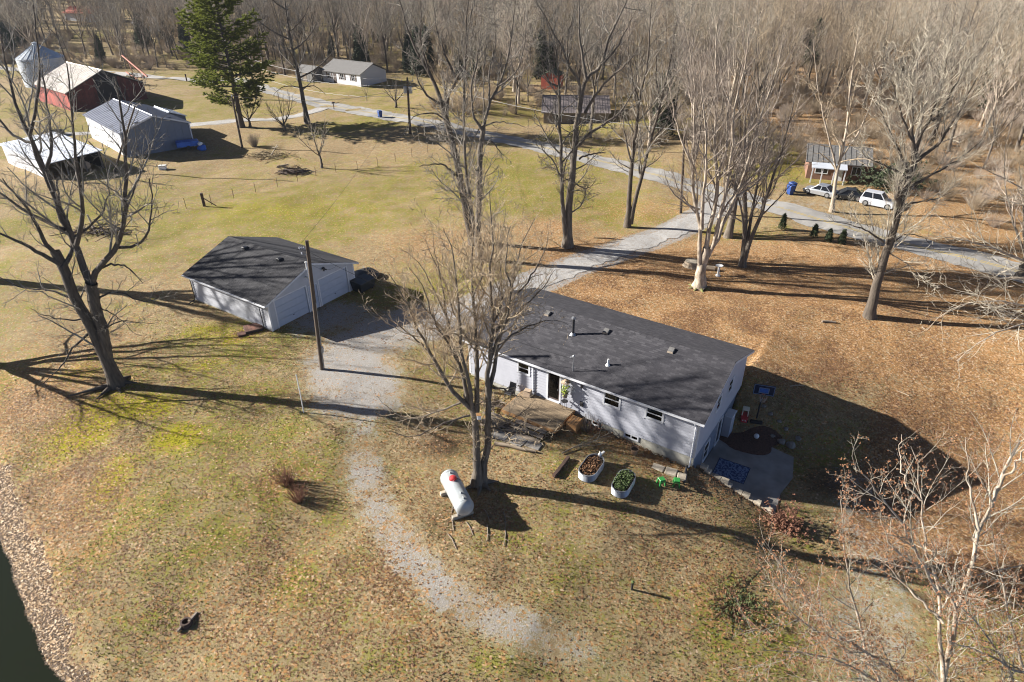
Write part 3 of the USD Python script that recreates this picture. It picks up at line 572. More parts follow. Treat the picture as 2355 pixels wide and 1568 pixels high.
wl2 = house.part('wall', wall_prism([(0.14, SB), (HW - 0.14, SB), (HW - 0.14, WT), (HW / 2, RZ - 0.19), (0.14, WT)], -HL, -HL + 0.14, 'y'), 'siding', label='left gable wall')
lap(house, wl2, 'y', -HL, -1, SB, RZ - 0.22, gy_, 0.2, 'siding')
for c, a, b, w in fwin: window(house, wl, 'x', 0.0, -1, c, a, b, w)
for c, a, b, w in gwin: window(house, wg, 'y', 0.0, 1, c, a, b, w)
# foundation with basement windows, walkout wall with door and window
bh = [(c - w / 2, c + w / 2, a, b) for c, a, b, w in bwin]
fo = house.part('foundation', cat([wall_prism(cut_wall([(-HL + .03, -2.5), (-0.03, -2.5), (-0.03, SB), (-HL + .03, SB)], [(a + .03, b - .03, c + .03, d - .03) for a, b, c, d in bh]), 0.02, 0.2, 'x'),
     wall_prism([(-HL + .03, -2.5), (-0.03, -2.5), (-0.03, SB), (-HL + .03, SB)], HW - 0.2, HW - 0.02, 'x'), wall_prism([(.2, -2.5), (HW - .2, -2.5), (HW - .2, SB), (.2, SB)], -HL + .03, -HL + .2, 'y')]), 'foundation')
for c, a, b, w in bwin: window(house, fo, 'x', 0.02, -1, c, a, b, w, fw=0.06, vertical=True)
lh = [(1.85, 2.85, -1.95, -0.62), (4.15, 5.05, -2.33, -0.32)]
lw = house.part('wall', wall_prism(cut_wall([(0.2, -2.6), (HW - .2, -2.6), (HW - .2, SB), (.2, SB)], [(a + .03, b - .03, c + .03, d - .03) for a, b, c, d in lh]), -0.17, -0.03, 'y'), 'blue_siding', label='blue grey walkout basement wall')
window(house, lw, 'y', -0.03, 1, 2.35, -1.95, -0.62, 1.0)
d_ = house.part('patio_door', cat([box(-.03, .03, 4.15, 4.24, -2.33, -.32), box(-.03, .03, 4.96, 5.05, -2.33, -.32), box(-.03, .03, 4.24, 4.96, -.42, -.32), box(-.03, .03, 4.24, 4.96, -2.33, -2.2)]), 'white_trim')
house.part('pane', box(-.06, -.05, 4.24, 4.96, -2.2, -.42), 'glass', d_); house.part('dark_interior', box(-.5, -.48, 4.2, 5.0, -2.3, -.4), 'room', d_)
bp = house.part('storage_bumpout', box(0.0, 0.45, 5.45, 6.3, -2.5, -0.7), 'siding'); house.part('bumpout_lid', bev(-.02, 0.51, 5.40, 6.36, -0.697, -0.64), 'white_trim', bp)
# front door, light, meter, downspouts
dr = house.part('front_door', cat([box(-9.62, -9.5, -.05, 0.02, .16, 2.24), box(-8.7, -8.58, -.05, 0.02, .16, 2.24), box(-9.5, -8.7, -.05, .02, 2.13, 2.24), box(-9.55, -8.65, -.09, .05, .10, .158)]), 'white_trim')
house.part('storm_door', box(-9.498, -8.702, -.01, .02, .18, 2.128), 'dark_frame', dr)
house.part('pane', box(-9.42, -8.78, -.018, -.012, .35, 2.05), 'glass', dr); house.part('handle', box(-8.80, -8.775, -.06, -.012, 1.0, 1.14), 'grey_metal', dr)
for x0, x1, y0, y1, nm in ((-0.1, 0.034, -0.034, 0.0, 'front'), (-HL - .034, -HL + .1, -.034, 0.0, 'front2')):
    house.part('corner_trim', box(x0, x1, y0, y1, SB, WT - .1), 'white_trim')
for y0, y1 in ((0.002, 0.1), (HW - .1, HW)):
    house.part('corner_trim', box(0.0, .034, y0, y1, SB, WT - .05), 'white_trim'); house.part('corner_trim', box(-HL - .034, -HL, y0, y1, SB, WT - .05), 'white_trim')
hroof = gable_roof(house, -HL - OV, OV, -OH, HW + OH, RZ, EZ, 'shingles')
house.part('soffit', box(-HL - .2, .2, -OH + .04, -.036, WT - .30, WT - .285), 'white_trim'); house.part('soffit', box(-HL - .2, .2, HW + .01, HW + OH - .04, WT - .30, WT - .285), 'white_trim')
gp = [(-.105, -.055), (-.11, -.06), (-.105, 0.0), (-.09, 0.0), (-.09, -.045), (-.02, -.045), (-.02, 0.0), (0.0, 0.0), (0.0, -.06)]
def gutter(T, x0, x1, y, z, parent, out=-1):
    ring = lambda x: [(x, y - out * a, z + b) for a, b in gp]
    T.part('gutter', loft([ring(x0), ring(x1)]), 'white_trim', parent)
gutter(house, -HL - OV, OV + .02, -OH - .003, EZ - .02, hroof)
ds = tubes(np.array([(-.16, -OH - .06, EZ - .08), (-.16, -OH - .06, EZ - .16), (-.16, -.10, EZ - .5), (-.16, -.085, 0.2), (-.16, -.085, -.75), (-.2, -.2, -.86)]), np.full(6, .045), 4, True)
house.part('downspout', ds, 'white_trim')
house.part('downspout', tubes(np.array([(-10.57, -OH - .05, EZ - .08), (-10.57, -.09, EZ - .45), (-10.57, -.085, 0.2), (-10.57, -.12, -.05)]), np.full(4, .045), 4, True), 'white_trim')
house.part('electric_meter', cat([bev(-7.22, -7.0, -.13, -.03, .55, .88), ]), 'black_metal'); house.part('hose_tap', bar((-5.3, -.03, -.02), (-5.3, -.13, -.06), .02), 'grey_metal')
house.part('porch_light', cat([bev(-7.24, -7.12, -.14, -.03, 1.85, 2.08)]), 'black_metal')
# roof furniture
rz = lambda y: WT + SL * y
def pipe(T, x, y, z, h, r, m, m2, cap=True):
    p = T.part('flue_pipe', bar((x, y, z - .1), (x, y, z + h), r, 12), m, )
    T.part('flashing', lathe([(r * 2.6, z - .02), (r * 1.15, z + .14)], 14, (x, y, 0)), m2, p)
    if cap: T.part('flue_cap', lathe([(0, z + h - .02), (r * 1.5, z + h - .02), (r * 1.5, z + h + .08), (0, z + h + .13)], 14, (x, y, 0)), 'grey_metal', p)
pipe(house, -9.36, 2.63, rz(2.63), 1.15, .085, 'black_metal', 'grey_metal')
pipe(house, -6.23, 1.30, rz(1.30), 0.42, .06, 'white_plastic', 'white_plastic', False)
for x, y in ((-11.8, 3.55), (-7.55, 3.55), (-3.32, 3.6)):
    z = rz(y); v = hexa([(x - .19, y - .2, z - .07), (x + .19, y - .2, z - .07), (x + .19, y + .2, z + .07), (x - .19, y + .2, z + .07), (x - .16, y - .17, z + .06), (x + .16, y - .17, z + .06), (x + .16, y + .15, z + .19), (x - .16, y + .15, z + .19)])
    rv = house.part('roof_vent', v, 'grey_wood'); house.part('vent_hood', (v[0][4:] + [[0, 0, .004]] * 4, np.array([[0, 1, 2], [0, 2, 3]])), 'far_roof', rv)
ms_ = house.part('service_mast', bar((-7.91, .12, WT - .3), (-7.91, .12, rz(.12) + 1.05), .032, 8), 'grey_metal')
house.part('weatherhead', cat([lathe([(0, 0), (.06, .0), (.07, .06), (0, .13)], 8, (-7.91, .12, rz(.12) + 1.03)), bar((-7.91, .12, rz(.12) + 1.02), (-8.15, .12, rz(.12) + .92), .03)]), 'grey_metal', ms_)
MAST = house.world(np.array([-7.95, .12, rz(.12) + .85]))

# ------------------------------------------------------------------ the detached garage
GW, GL, GT, GR, GO, GV = 8.556, 9.496, 2.456, 3.973, 0.391, 0.302
garage = Thing('detached_garage', 'pale grey two door garage with dark gabled shingle roof beside gravel court', 'garage', (-17.779, 42.033, 0), 0.981)
gs = (GR - GT) / (GW / 2); gez = GT - GO * gs
gd = [(0.636, 3.556, 0.0, 2.25), (4.872, 7.792, 0.0, 2.25)]
md = (3.80, 4.62, 0.0, 2.08)
openings = [(a + .02, b - .02, c - .2, d - .02) for a, b, c, d in gd] + [(md[0] + .02, md[1] - .02, -.2, md[3] - .02)]
gw_ = garage.part('wall', wall_prism(cut_wall([(0.1, 0.0), (GW - .1, 0.0), (GW - .1, GT), (GW / 2, GR - .19), (0.1, GT)], openings), 0.0, 0.12, 'x'), 'garage_siding', label='front gable wall')
lap(garage, gw_, 'x', 0.0, -1, 0.08, GR - .22, lambda z: (0.1, GW - .1) if z <= GT - .1 else (max(.1, (z - GT) / gs), min(GW - .1, GW - (z - GT) / gs)), 0.2, 'garage_siding', [(a - .1, b + .1, -.1, d + .1) for a, b, c, d in gd] + [(md[0] - .06, md[1] + .06, -.1, md[3] + .06)])
gl_ = garage.part('wall', wall_prism([(0.0, 0.0), (GL, 0.0), (GL, GT), (0.0, GT)], 0.0, .1, 'y'), 'garage_siding', label='left side wall')
lap(garage, gl_, 'y', 0.0, -1, 0.12, GT - .1, lambda z: (.1, GL - .1), 0.2, 'garage_siding')
garage.part('wall', wall_prism([(0.0, 0.0), (GL, 0.0), (GL, GT), (0.0, GT)], GW - .1, GW, 'y'), 'garage_siding', label='right side wall')
garage.part('wall', wall_prism([(0.1, 0.0), (GW - .1, 0.0), (GW - .1, GT), (GW / 2, GR - .19), (0.1, GT)], GL - .12, GL, 'x'), 'garage_siding', label='rear gable wall')
garage.part('foundation', box(-.01, .09, 0, GL, -.3, .11), 'foundation')
groof = gable_roof(garage, -GV, GL + GV, -GO, GW + GO, GR, gez, 'garage_shingles', along='y')
for (x0, x1, y0, y1) in ((-.034, .1, -.034, 0.0), (GW - .1, GW + .034, -.034, 0), (-.034, 0.0, .002, .1), (-.034, 0.0, GL - .1, GL)):
    garage.part('corner_trim', box(x0, x1, y0, y1, 0.0, GT - .1), 'white_trim')
for a, b, c, d in gd:
    p = garage.part('garage_door', box(a + .03, b - .03, .06, .07, 0.01, d - .03), 'door_white')
    for k in range(4):
        z0 = .02 + k * (d - .06) / 4; z1 = z0 + (d - .06) / 4 - .012
        garage.part('door_panel', bev(a + .035, b - .035, .03, .058, z0, z1, .008), 'door_white', p)
    garage.part('door_casing', cat([box(a - .1, a, -.04, .03, 0, d + .1), box(b, b + .1, -.04, .03, 0, d + .1), box(a, b, -.04, .03, d, d + .1)]), 'white_trim', p)
    garage.part('handle', box((a + b) / 2 - .06, (a + b) / 2 + .06, .0, .028, .45, .5), 'black_metal', p)
p = garage.part('side_door', box(md[0] + .02, md[1] - .02, .03, .07, .02, md[3] - .02), 'door_white'); garage.part('door_casing', cat([box(md[0] - .06, md[0], -.04, .03, 0, md[3] + .06), box(md[1], md[1] + .06, -.04, .03, 0, md[3] + .06), box(md[0], md[1], -.04, .03, md[3], md[3] + .06)]), 'white_trim', p)
garage.part('handle', cbox((md[1] - .1, .0, 1.0), (.05, .06, .05)), 'grey_metal', p)
garage.part('flood_light', cat([bev(5.34, 5.54, -.22, -.03, 3.0, 3.14), bar((5.40, -.2, 3.02), (5.30, -.34, 2.95), .06, 8), bar((5.48, -.2, 3.02), (5.58, -.34, 2.95), .06, 8)]), 'black_metal')
garage.part('flue_pipe', cat([bar((3.72, -.42, 2.9), (3.72, -.42, 4.25), .075, 10), bar((3.72, -.42, 3.0), (3.72, .05, 3.0), .07, 8), lathe([(.0, 4.25), (.11, 4.25), (.11, 4.33), (0, 4.36)], 10, (3.72, -.42, 0))]), 'white_plastic')
garage.part('downspout', tubes(np.array([(-GO - .05, .9, gez - .05), (-.12, .88, gez - .35), (-.09, .85, .3), (-.13, .80, .06), (-.5, .74, .05)]), np.full(5, .04), 4, True), 'black_metal')
garage.part('downspout', tubes(np.array([(-GO - .05, GL - .15, gez - .05), (-.1, GL - .12, gez - .35), (-.09, GL - .1, .3), (-.13, GL - .1, .1), (-.75, GL - .2, .05)]), np.full(5, .04), 4, True), 'black_metal')
ring = lambda y: [(-GO - .003 + a, y, gez - .02 + b) for a, b in gp]
garage.part('gutter', loft([ring(GL + GV), ring(-GV)]), 'white_trim', groof)
for y in (6.85, 2.67):
    z = GT + gs * 3.71; rv = garage.part('roof_vent', bev(3.5, 3.9, y - .19, y + .19, z - .05, z + .16, .03), 'black_metal')
MATS_DONE = True
# ------------------------------------------------------------------ trees
def stem_rs(Q, r0, r1, m=12, flare=0.0, wob=0.0, rng=None):
    P = spline(Q, m)
    if wob: P[1:-1] += rng.normal(0, wob, (m - 2, 3))
    d = np.r_[0, np.cumsum(np.linalg.norm(np.diff(P, axis=0), axis=1))]; t = d / d[-1]
    R = r0 + (r1 - r0) * t ** 0.85
    if flare: R = R * (1 + flare * np.exp(-d / (2.2 * r0)))
    return P, R
def norm(v): return v / (np.linalg.norm(v, axis=-1, keepdims=True) + 1e-9)
def sprout(P, R, cfg, rng):
    """The next order of branches on N parents P (N, m, 3), R (N, m)."""
    N, m, _ = P.shape
    seg = np.linalg.norm(np.diff(P, axis=1), axis=2); L = seg.sum(1)
    cnt = np.floor(cfg['n'] * L * (1 - cfg.get('t0', .2)) + rng.random(N)).astype(int)
    cnt = np.minimum(np.maximum(cnt, cfg.get('min', 0)), cfg.get('max', 99))
    idx = np.repeat(np.arange(N), cnt)
    if len(idx) == 0: return np.zeros((0, cfg['m'], 3)), np.zeros((0, cfg['m']))
    k = np.arange(len(idx)) - np.repeat(np.cumsum(cnt) - cnt, cnt)
    t = cfg.get('t0', .2) + (1 - cfg.get('t0', .2)) * (k + rng.random(len(idx))) / cnt[idx]; t = np.clip(t, 0, 0.995)
    u = t * (m - 1); i = np.floor(u).astype(int); w = (u - i)[:, None]
    p = P[idx, i] * (1 - w) + P[idx, i + 1] * w; r = R[idx, i] * (1 - w[:, 0]) + R[idx, i + 1] * w[:, 0]
    tg = norm(P[idx, i + 1] - P[idx, i])
    ref = norm(np.cross(tg, np.where(np.abs(tg[:, 2:]) < .9, [0, 0, 1.], [1., 0, 0]))); b = np.cross(tg, ref)
    az = k * 2.4 + rng.random(len(idx)) * 1.3 + np.repeat(rng.random(N) * 6.28, cnt)
    an = np.clip(rng.normal(cfg['ang'], cfg.get('sang', .18), len(idx)), .15, 1.7)
    d = norm(tg * np.cos(an)[:, None] + (ref * np.cos(az)[:, None] + b * np.sin(az)[:, None]) * np.sin(an)[:, None])
    ln = np.clip(L[idx] * (1 - cfg.get('tap', .6) * t) * cfg['lf'], cfg['lmin'], cfg['lmax']) * rng.uniform(.6, 1.25, len(idx))
    rr = np.maximum(np.minimum(r * cfg.get('rf', .6), cfg.get('rl', .016) * ln + .004), cfg.get('rmin', .004))
    M_ = cfg['m']; out = np.zeros((len(idx), M_, 3)); out[:, 0] = p
    step = (ln / (M_ - 1))[:, None]; up = cfg.get('up', .1)
    for s in range(1, M_):
        d = norm(d + rng.normal(0, cfg.get('wob', .12), d.shape) + np.array([0, 0, up]))
        out[:, s] = out[:, s - 1] + d * step
    return out, rr[:, None] * np.linspace(1, cfg.get('tip', .35), M_)[None]
def leafquads(P, n, size, rng, droop=0.5):
    """n small bent leaves on the twigs P (N, m, 3)."""
    i = rng.integers(0, len(P), n); j = rng.integers(1, P.shape[1], n)
    c = P[i, j] + rng.normal(0, size * .5, (n, 3)); c[:, 2] -= size * .4
    a = norm(rng.normal(0, 1, (n, 3))); b = norm(np.cross(a, rng.normal(0, 1, (n, 3)))); s = size * rng.uniform(.6, 1.2, (n, 1))
    nn = np.cross(a, b)
    v = np.stack([c - a * s * .6, c + b * s * .42 + nn * s * .15, c + a * s * .6, c - b * s * .42 + nn * s * .15], 1).reshape(-1, 3)
    k = np.arange(n)[:, None] * 4
    return v, np.vstack([k + [0, 1, 2], k + [0, 2, 3]])
NEAR = [dict(n=1.0, lf=.42, lmin=1.0, lmax=4.2, ang=.72, m=7, up=.10, wob=.14, t0=.18, rf=.55, rl=.017),
        dict(n=1.9, lf=.5, lmin=.5, lmax=2.2, ang=.75, m=5, up=.08, wob=.15, t0=.15, rf=.6, rl=.012),
        dict(n=3.4, lf=.55, lmin=.3, lmax=1.1, ang=.7, m=4, up=.06, wob=.15, t0=.1, rf=.65, rl=.009, rmin=.010),
        dict(n=3.6, lf=.6, lmin=.16, lmax=.6, ang=.65, m=3, up=.05, wob=.12, t0=.15, rf=.8, rl=.009, rmin=.0085)]
def tree_parts(T, stems, levels, rng, bark, twig, extra=None, local=True, k0=10, leaves=None, leafmat='dead_leaf', dens=1.0):
    """stems: [(points, r0, r1, flare)] in the world; builds trunk and crown under the thing T. Returns the finest twigs."""
    tr, P0, R0 = [], [], []
    for st in stems:
        Q, r0, r1 = st[0], st[1], st[2]
        P, R = stem_rs(Q, r0, r1, 14, st[3] if len(st) > 3 else 0, 0.03, rng)
        if local: P = T.local(P)
        P0.append(P); R0.append(R)
    P, R = np.array(P0), np.array(R0)
    T.part('trunk', tubes(P, R, k0), bark, smooth=True)
    parts, last = [], None
    for q, c in enumerate(levels):
        P, R = sprout(P, R, dict(c, n=c['n'] * (dens if q else dens ** .7)), rng)
        if len(P) == 0: break
        parts.append(tubes(P, R, 6 if q == 0 else (4 if q == 1 else 3))); last = P
    if extra: parts += extra
    cr = T.part('crown', cat(parts), twig)
    if leaves:
        T.part('dead_leaves', leafquads(last, leaves[0], leaves[1], rng), leafmat, cr, kind='stuff')
    return last
def zoomed(z, y0, conv, spread, rng, tilt=None):
    """Traced stems: pixel polylines -> points near the upright plane at depth y0; each stem leans in depth by its own amount."""
    out = []
    for s in z:
        q = [conv(*p[:2]) for p in s['p']]; n = len(q); k = s.get('d', rng.uniform(-spread, spread))
        base = s.get('b', 0.0)
        pp = [plane(a, b, y0) for a, b in q]; L = np.r_[0, np.cumsum([math.dist(pp[i], pp[i + 1]) for i in range(n - 1)])]
        out.append((np.array([plane(a, b, y0 + base + k * L[i]) for i, (a, b) in enumerate(q)]), s['r'][0], s['r'][1], s.get('f', 0)))
    return out
def S(p, r, **k): return dict(p=p, r=r, **k)

# the big maple on the left of the lawn
rng = np.random.default_rng(11)
cv = lambda x, y: (x * .765 / 1.305, y * .765 / 1.305)
b = at(268, 885); T1 = Thing('maple_tree', 'big bare maple with thick leaning double trunk on mossy lawn left of garage', 'tree', b)
st = [(q, a * (.96 if k > 1 else .86), c * 1.25, f) for k, (q, a, c, f) in enumerate(zoomed([S([(462, 1515), (430, 1430), (395, 1360), (330, 1230), (270, 1110), (245, 1040), (215, 985)], (.46, .22), f=.6, d=.02),
 S([(425, 1400), (400, 1290), (370, 1180), (358, 1110)], (.34, .27), d=-.03),
 S([(358, 1120), (320, 1040), (290, 930), (255, 900), (215, 770), (170, 670), (130, 560), (60, 400), (20, 250), (5, 150)], (.24, .03), d=.18),
 S([(360, 1115), (385, 1060), (455, 970), (490, 850), (492, 650), (482, 500), (465, 380), (450, 300)], (.2, .03), d=-.12),
 S([(300, 960), (320, 880), (318, 750), (300, 640), (290, 500), (272, 350), (262, 250)], (.15, .02), d=-.2),
 S([(245, 1050), (265, 1020), (285, 960), (270, 880), (235, 800), (225, 700)], (.15, .04), d=.3),
 S([(220, 1000), (160, 920), (120, 840), (60, 760), (10, 700)], (.15, .025), d=-.15), S([(240, 1040), (150, 990), (60, 940), (-30, 905), (-120, 880)], (.15, .02), d=-.25),
 S([(215, 750), (190, 690), (205, 560), (180, 400), (165, 250)], (.12, .02), d=.1), S([(170, 670), (125, 560), (130, 470), (155, 300), (140, 100), (130, 20)], (.12, .015), d=-.05),
 S([(455, 970), (540, 960), (590, 860), (585, 700)], (.10, .02), d=-.2), S([(345, 1310), (285, 1370), (235, 1440), (165, 1510)], (.09, .015), d=-.3), S([(400, 1050), (480, 1040), (560, 1110)], (.08, .015), d=-.4),
 S([(255, 900), (160, 860), (60, 800), (-60, 700), (-120, 560)], (.12, .02), d=.3), S([(130, 560), (40, 520), (-40, 400), (-100, 250)], (.09, .015), d=.3), S([(490, 850), (540, 700), (590, 560)], (.07, .012), d=.25), S([(380, 1180), (470, 1150), (560, 1180), (640, 1150)], (.07, .012), d=-.2), S([(290, 930), (400, 830), (430, 720), (400, 560)], (.08, .012), d=.3), S([(300, 1180), (200, 1140), (90, 1130), (-40, 1060)], (.09, .012), d=.2), S([(400, 1300), (500, 1260), (600, 1270)], (.06, .01), d=-.3), S([(370, 1200), (440, 1230), (520, 1300)], (.05, .01), d=-.4), S([(320, 1250), (230, 1250), (120, 1210)], (.06, .01), d=-.3)], b[1], cv, .3, rng))]
tree_parts(T1, st, [dict(NEAR[0], n=.85), dict(NEAR[1], n=1.5), dict(NEAR[2], n=2.6), dict(NEAR[3], n=2.6)], rng, 'bark_dark', 'twig_grey', dens=2.0)
roots = [tubes(np.array([(0, 0, .1), (math.cos(a) * .7, math.sin(a) * .7, .10), (math.cos(a) * l, math.sin(a) * l, .0)]), np.array([.22, .14, .03]), 6) for a, l in ((3.6, 2.8), (4.4, 1.6), (.2, 1.3), (2.4, 1.8), (5.4, 1.2), (1.2, 1.2))]
T1.part('root', cat(roots), 'bark_dark', kind='stuff', smooth=True)

# the many stemmed tree in front of the house
rng = np.random.default_rng(12)
cv = lambda x, y: ((1100 + x * .606) / 1.305, (550 + y * .606) / 1.305)
b = at(1105, 1112); T2 = Thing('maple_tree', 'pale bare multi stemmed tree in front of the house beside the gas tank', 'tree', b)
st = zoomed([S([(545, 1485), (548, 1400), (538, 1200), (515, 1105), (490, 1045)], (.24, .15), f=.6, d=.02, b=-.1), S([(583, 1510), (578, 1420), (600, 1280), (602, 1180), (602, 1070)], (.22, .14), f=.7, d=-.02, b=.1),
 S([(512, 1110), (450, 1050), (370, 940), (310, 830), (240, 700), (200, 600), (150, 500), (105, 440)], (.13, .012), d=-.1), S([(500, 1070), (470, 930), (430, 800), (390, 640), (370, 480), (300, 310)], (.12, .012), d=.2),
 S([(520, 1110), (500, 960), (468, 800), (452, 560), (438, 400), (380, 230)], (.12, .012), d=-.3), S([(545, 1130), (547, 950), (540, 750), (526, 550), (520, 380), (530, 200), (512, 70)], (.15, .012), d=.08),
 S([(602, 1080), (597, 950), (610, 850), (620, 700), (612, 500), (622, 250), (608, 40)], (.15, .012), d=-.06), S([(605, 1060), (628, 920), (660, 760), (700, 600), (732, 450), (780, 270), (835, 170)], (.13, .012), d=.18),
 S([(618, 860), (680, 700), (718, 520), (690, 400), (712, 210)], (.08, .01), d=-.3), S([(640, 730), (740, 640), (850, 540), (930, 430)], (.07, .01), d=-.3), S([(470, 930), (420, 820), (330, 680), (300, 560), (210, 420)], (.07, .01), d=-.35),
 S([(610, 1010), (680, 1020), (790, 1075)], (.06, .012), d=-.4), S([(512, 1150), (380, 1190), (250, 1250), (110, 1220)], (.06, .008), d=-.35), S([(600, 1220), (700, 1180), (810, 1095)], (.05, .01), d=-.4),
 S([(590, 1250), (700, 1280), (860, 1300)], (.05, .008), d=-.5), S([(485, 1070), (350, 1130), (200, 1160), (50, 1050)], (.06, .008), d=.25), S([(600, 1150), (690, 1230), (840, 1240), (1000, 1200)], (.05, .008), d=-.2),
 S([(520, 800), (450, 690), (400, 520), (350, 400), (330, 250)], (.06, .008), d=.4), S([(620, 700), (670, 560), (660, 400), (690, 120)], (.06, .008), d=.35), S([(525, 560), (570, 430), (560, 250), (585, 90)], (.05, .008), d=.3), S([(330, 860), (230, 760), (120, 680), (20, 640)], (.06, .008), d=.1), S([(650, 800), (760, 730), (900, 680), (1000, 700)], (.06, .008), d=.1), S([(420, 780), (290, 620), (180, 520), (60, 480)], (.06, .008), d=-.2), S([(690, 620), (800, 480), (880, 330), (900, 240)], (.06, .008), d=.1), S([(410, 700), (330, 520), (260, 400), (170, 330)], (.05, .008), d=.25)], b[1], cv, .3, rng)
tree_parts(T2, st, [dict(NEAR[0], n=2.0, lf=.36, lmin=.8, lmax=2.6, up=.12, tap=.62, ang=.75), dict(NEAR[1], n=2.6, lmin=.45, lmax=1.4, up=.09, tap=.55), dict(NEAR[2], n=3.6, lmin=.2, lmax=.8), dict(NEAR[3], n=3.0, lmin=.15, lmax=.45)], rng, 'bark_grey', 'twig_tan', dens=1.66)
roots = [tubes(np.array([(0, 0, .12), (math.cos(a) * .45, math.sin(a) * .45, .08), (math.cos(a) * l, math.sin(a) * l, -.02)]), np.array([.2, .13, .02]), 6) for a, l in ((3.6, 1.2), (4.6, 1.0), (.2, 1.0), (2.2, .9), (5.5, .8))]
T2.part('root', cat(roots), 'bark_grey', kind='stuff', smooth=True)
NB_ = plane(*cv(556, 1155), b[1] - .35)
nb = Thing('nest_box', 'small pale wooden birdhouse fixed to the trunk of the multi stemmed tree', 'birdhouse', NB_)
nb.part('body', bev(-.1, .1, -.09, .09, -.14, .12), 'white_plastic'); nb.part('roof', bev(-.13, .13, -.13, .12, .121, .15, .01), 'fresh_wood'); nb.part('entrance_hole', lathe([(0, 0), (.025, 0), (.025, .004), (0, .004)], 10), 'black_metal')

# the taller trees between the field and the drive
MID = [dict(n=.75, lf=.40, lmin=1.2, lmax=4.5, ang=.8, m=7, up=.08, wob=.18, t0=.2, rf=.55, rl=.017),
       dict(n=1.7, lf=.5, lmin=.6, lmax=2.3, ang=.8, m=5, up=.06, wob=.2, t0=.12, rf=.6, rl=.013),
       dict(n=3.0, lf=.55, lmin=.35, lmax=1.2, ang=.75, m=4, up=.05, wob=.2, t0=.1, rf=.65, rl=.012, rmin=.016),
       dict(n=2.8, lf=.6, lmin=.2, lmax=.7, ang=.7, m=3, up=.04, wob=.15, t0=.15, rf=.8, rl=.012, rmin=.014)]
cv = lambda x, y: ((1200 + x * .8926) / 1.305, y * .8926 / 1.305)
cz = lambda x, y: ((1024 + x * .435) / 1.305, y * .435 / 1.305)
rng = np.random.default_rng(13); b = at(1090, 560)
T3 = Thing('oak_tree', 'tall dark limbed bare tree behind the multi stemmed tree, left of its slimmer neighbour', 'tree', b)
st = zoomed([S([(249, 819), (225, 720), (205, 620), (185, 520), (160, 420), (140, 340)], (.42, .24), f=.5, d=.02), S([(140, 345), (110, 270), (60, 180), (30, 110), (0, 10), (-20, -60)], (.19, .03), d=.2), S([(160, 420), (160, 330), (190, 270), (225, 190), (222, 90), (235, -40)], (.18, .02), d=-.2),
 S([(140, 350), (90, 320), (50, 240), (40, 190)], (.11, .02), d=-.3), S([(190, 270), (150, 180), (120, 80), (110, -40)], (.11, .02), d=.35), S([(185, 590), (130, 550), (65, 560)], (.12, .03), d=-.3), S([(150, 400), (100, 380), (50, 390), (20, 440)], (.09, .015), d=-.4), S([(110, 270), (70, 130), (70, 20), (60, -60)], (.1, .015), d=-.1),
 S([(175, 470), (120, 470), (70, 450), (40, 470)], (.08, .015), d=.35)], b[1], cv, .3, rng)
tree_parts(T3, st, [dict(MID[0], n=.95), dict(MID[1], n=1.9), MID[2], MID[3]], rng, 'bark_dark', 'twig_grey', dens=1.62)
rng = np.random.default_rng(14); b = at(1112, 597)
T3b = Thing('oak_tree', 'slimmer bare tree by the drive bend, right one of the pair behind multi stemmed tree', 'tree', b)
st = zoomed([S([(268, 868), (262, 760), (266, 640), (270, 500), (280, 430)], (.34, .2), f=.5, d=.02), S([(280, 435), (300, 350), (330, 290), (360, 200), (378, 100), (390, -20)], (.15, .02), d=.15), S([(278, 440), (245, 370), (240, 300), (255, 220), (270, 100)], (.12, .02), d=-.2),
 S([(262, 862), (240, 700), (225, 600), (215, 480), (215, 300), (220, 180), (238, 60), (250, -50)], (.2, .03), d=.1), S([(270, 430), (330, 410), (420, 425)], (.08, .015), d=-.3), S([(300, 470), (335, 510), (345, 540)], (.07, .015), d=-.2), S([(330, 290), (400, 220), (420, 120), (430, 20)], (.08, .012), d=-.3), S([(300, 350), (300, 250), (320, 130), (310, 0)], (.09, .012), d=.35)], b[1], cv, .3, rng)
tree_parts(T3b, st, [dict(MID[0], n=.95), dict(MID[1], n=1.8), MID[2], MID[3]], rng, 'bark_grey', 'twig_grey', dens=1.5)
rng = np.random.default_rng(15); b = at(1300, 568)
T4 = Thing('oak_tree', 'tallest bare tree with pale forked upper limbs just left of the gravel drive', 'tree', b)
st = zoomed([S([(1560, 1700), (1562, 1560), (1570, 1400), (1590, 1250), (1610, 1000), (1625, 850), (1650, 700)], (.40, .21), f=.6, d=.02), S([(1650, 705), (1690, 550), (1790, 450), (1850, 250), (1950, 50), (2010, -120)], (.2, .03), d=.15), S([(1640, 780), (1640, 600), (1570, 450), (1520, 330), (1420, 150), (1340, 0)], (.16, .025), d=-.15),
 S([(1680, 780), (1780, 620), (1850, 540), (2000, 400), (2080, 260)], (.14, .02), d=-.25), S([(1690, 560), (1668, 400), (1640, 200), (1645, 0), (1640, -150)], (.15, .02), d=.25), S([(1640, 1000), (1700, 930), (1830, 850), (1950, 740), (2030, 600), (2080, 480)], (.16, .02), d=.1), S([(1640, 1100), (1700, 1070), (1820, 1055)], (.09, .04), d=-.3),
 S([(1552, 1690), (1532, 1500), (1524, 1400), (1520, 1200), (1510, 900), (1500, 600), (1490, 400), (1430, 200), (1390, 50)], (.24, .03), d=-.03, b=-.1), S([(1600, 1250), (1680, 1300), (1760, 1230)], (.06, .015), d=-.4), S([(1500, 600), (1430, 560), (1380, 420), (1330, 300)], (.09, .012), d=-.3), S([(1790, 450), (1900, 330), (1990, 150), (2060, 0)], (.1, .015), d=.3), S([(1570, 450), (1560, 250), (1600, 80), (1580, -100)], (.09, .012), d=-.3)], b[1], cz, .3, rng)
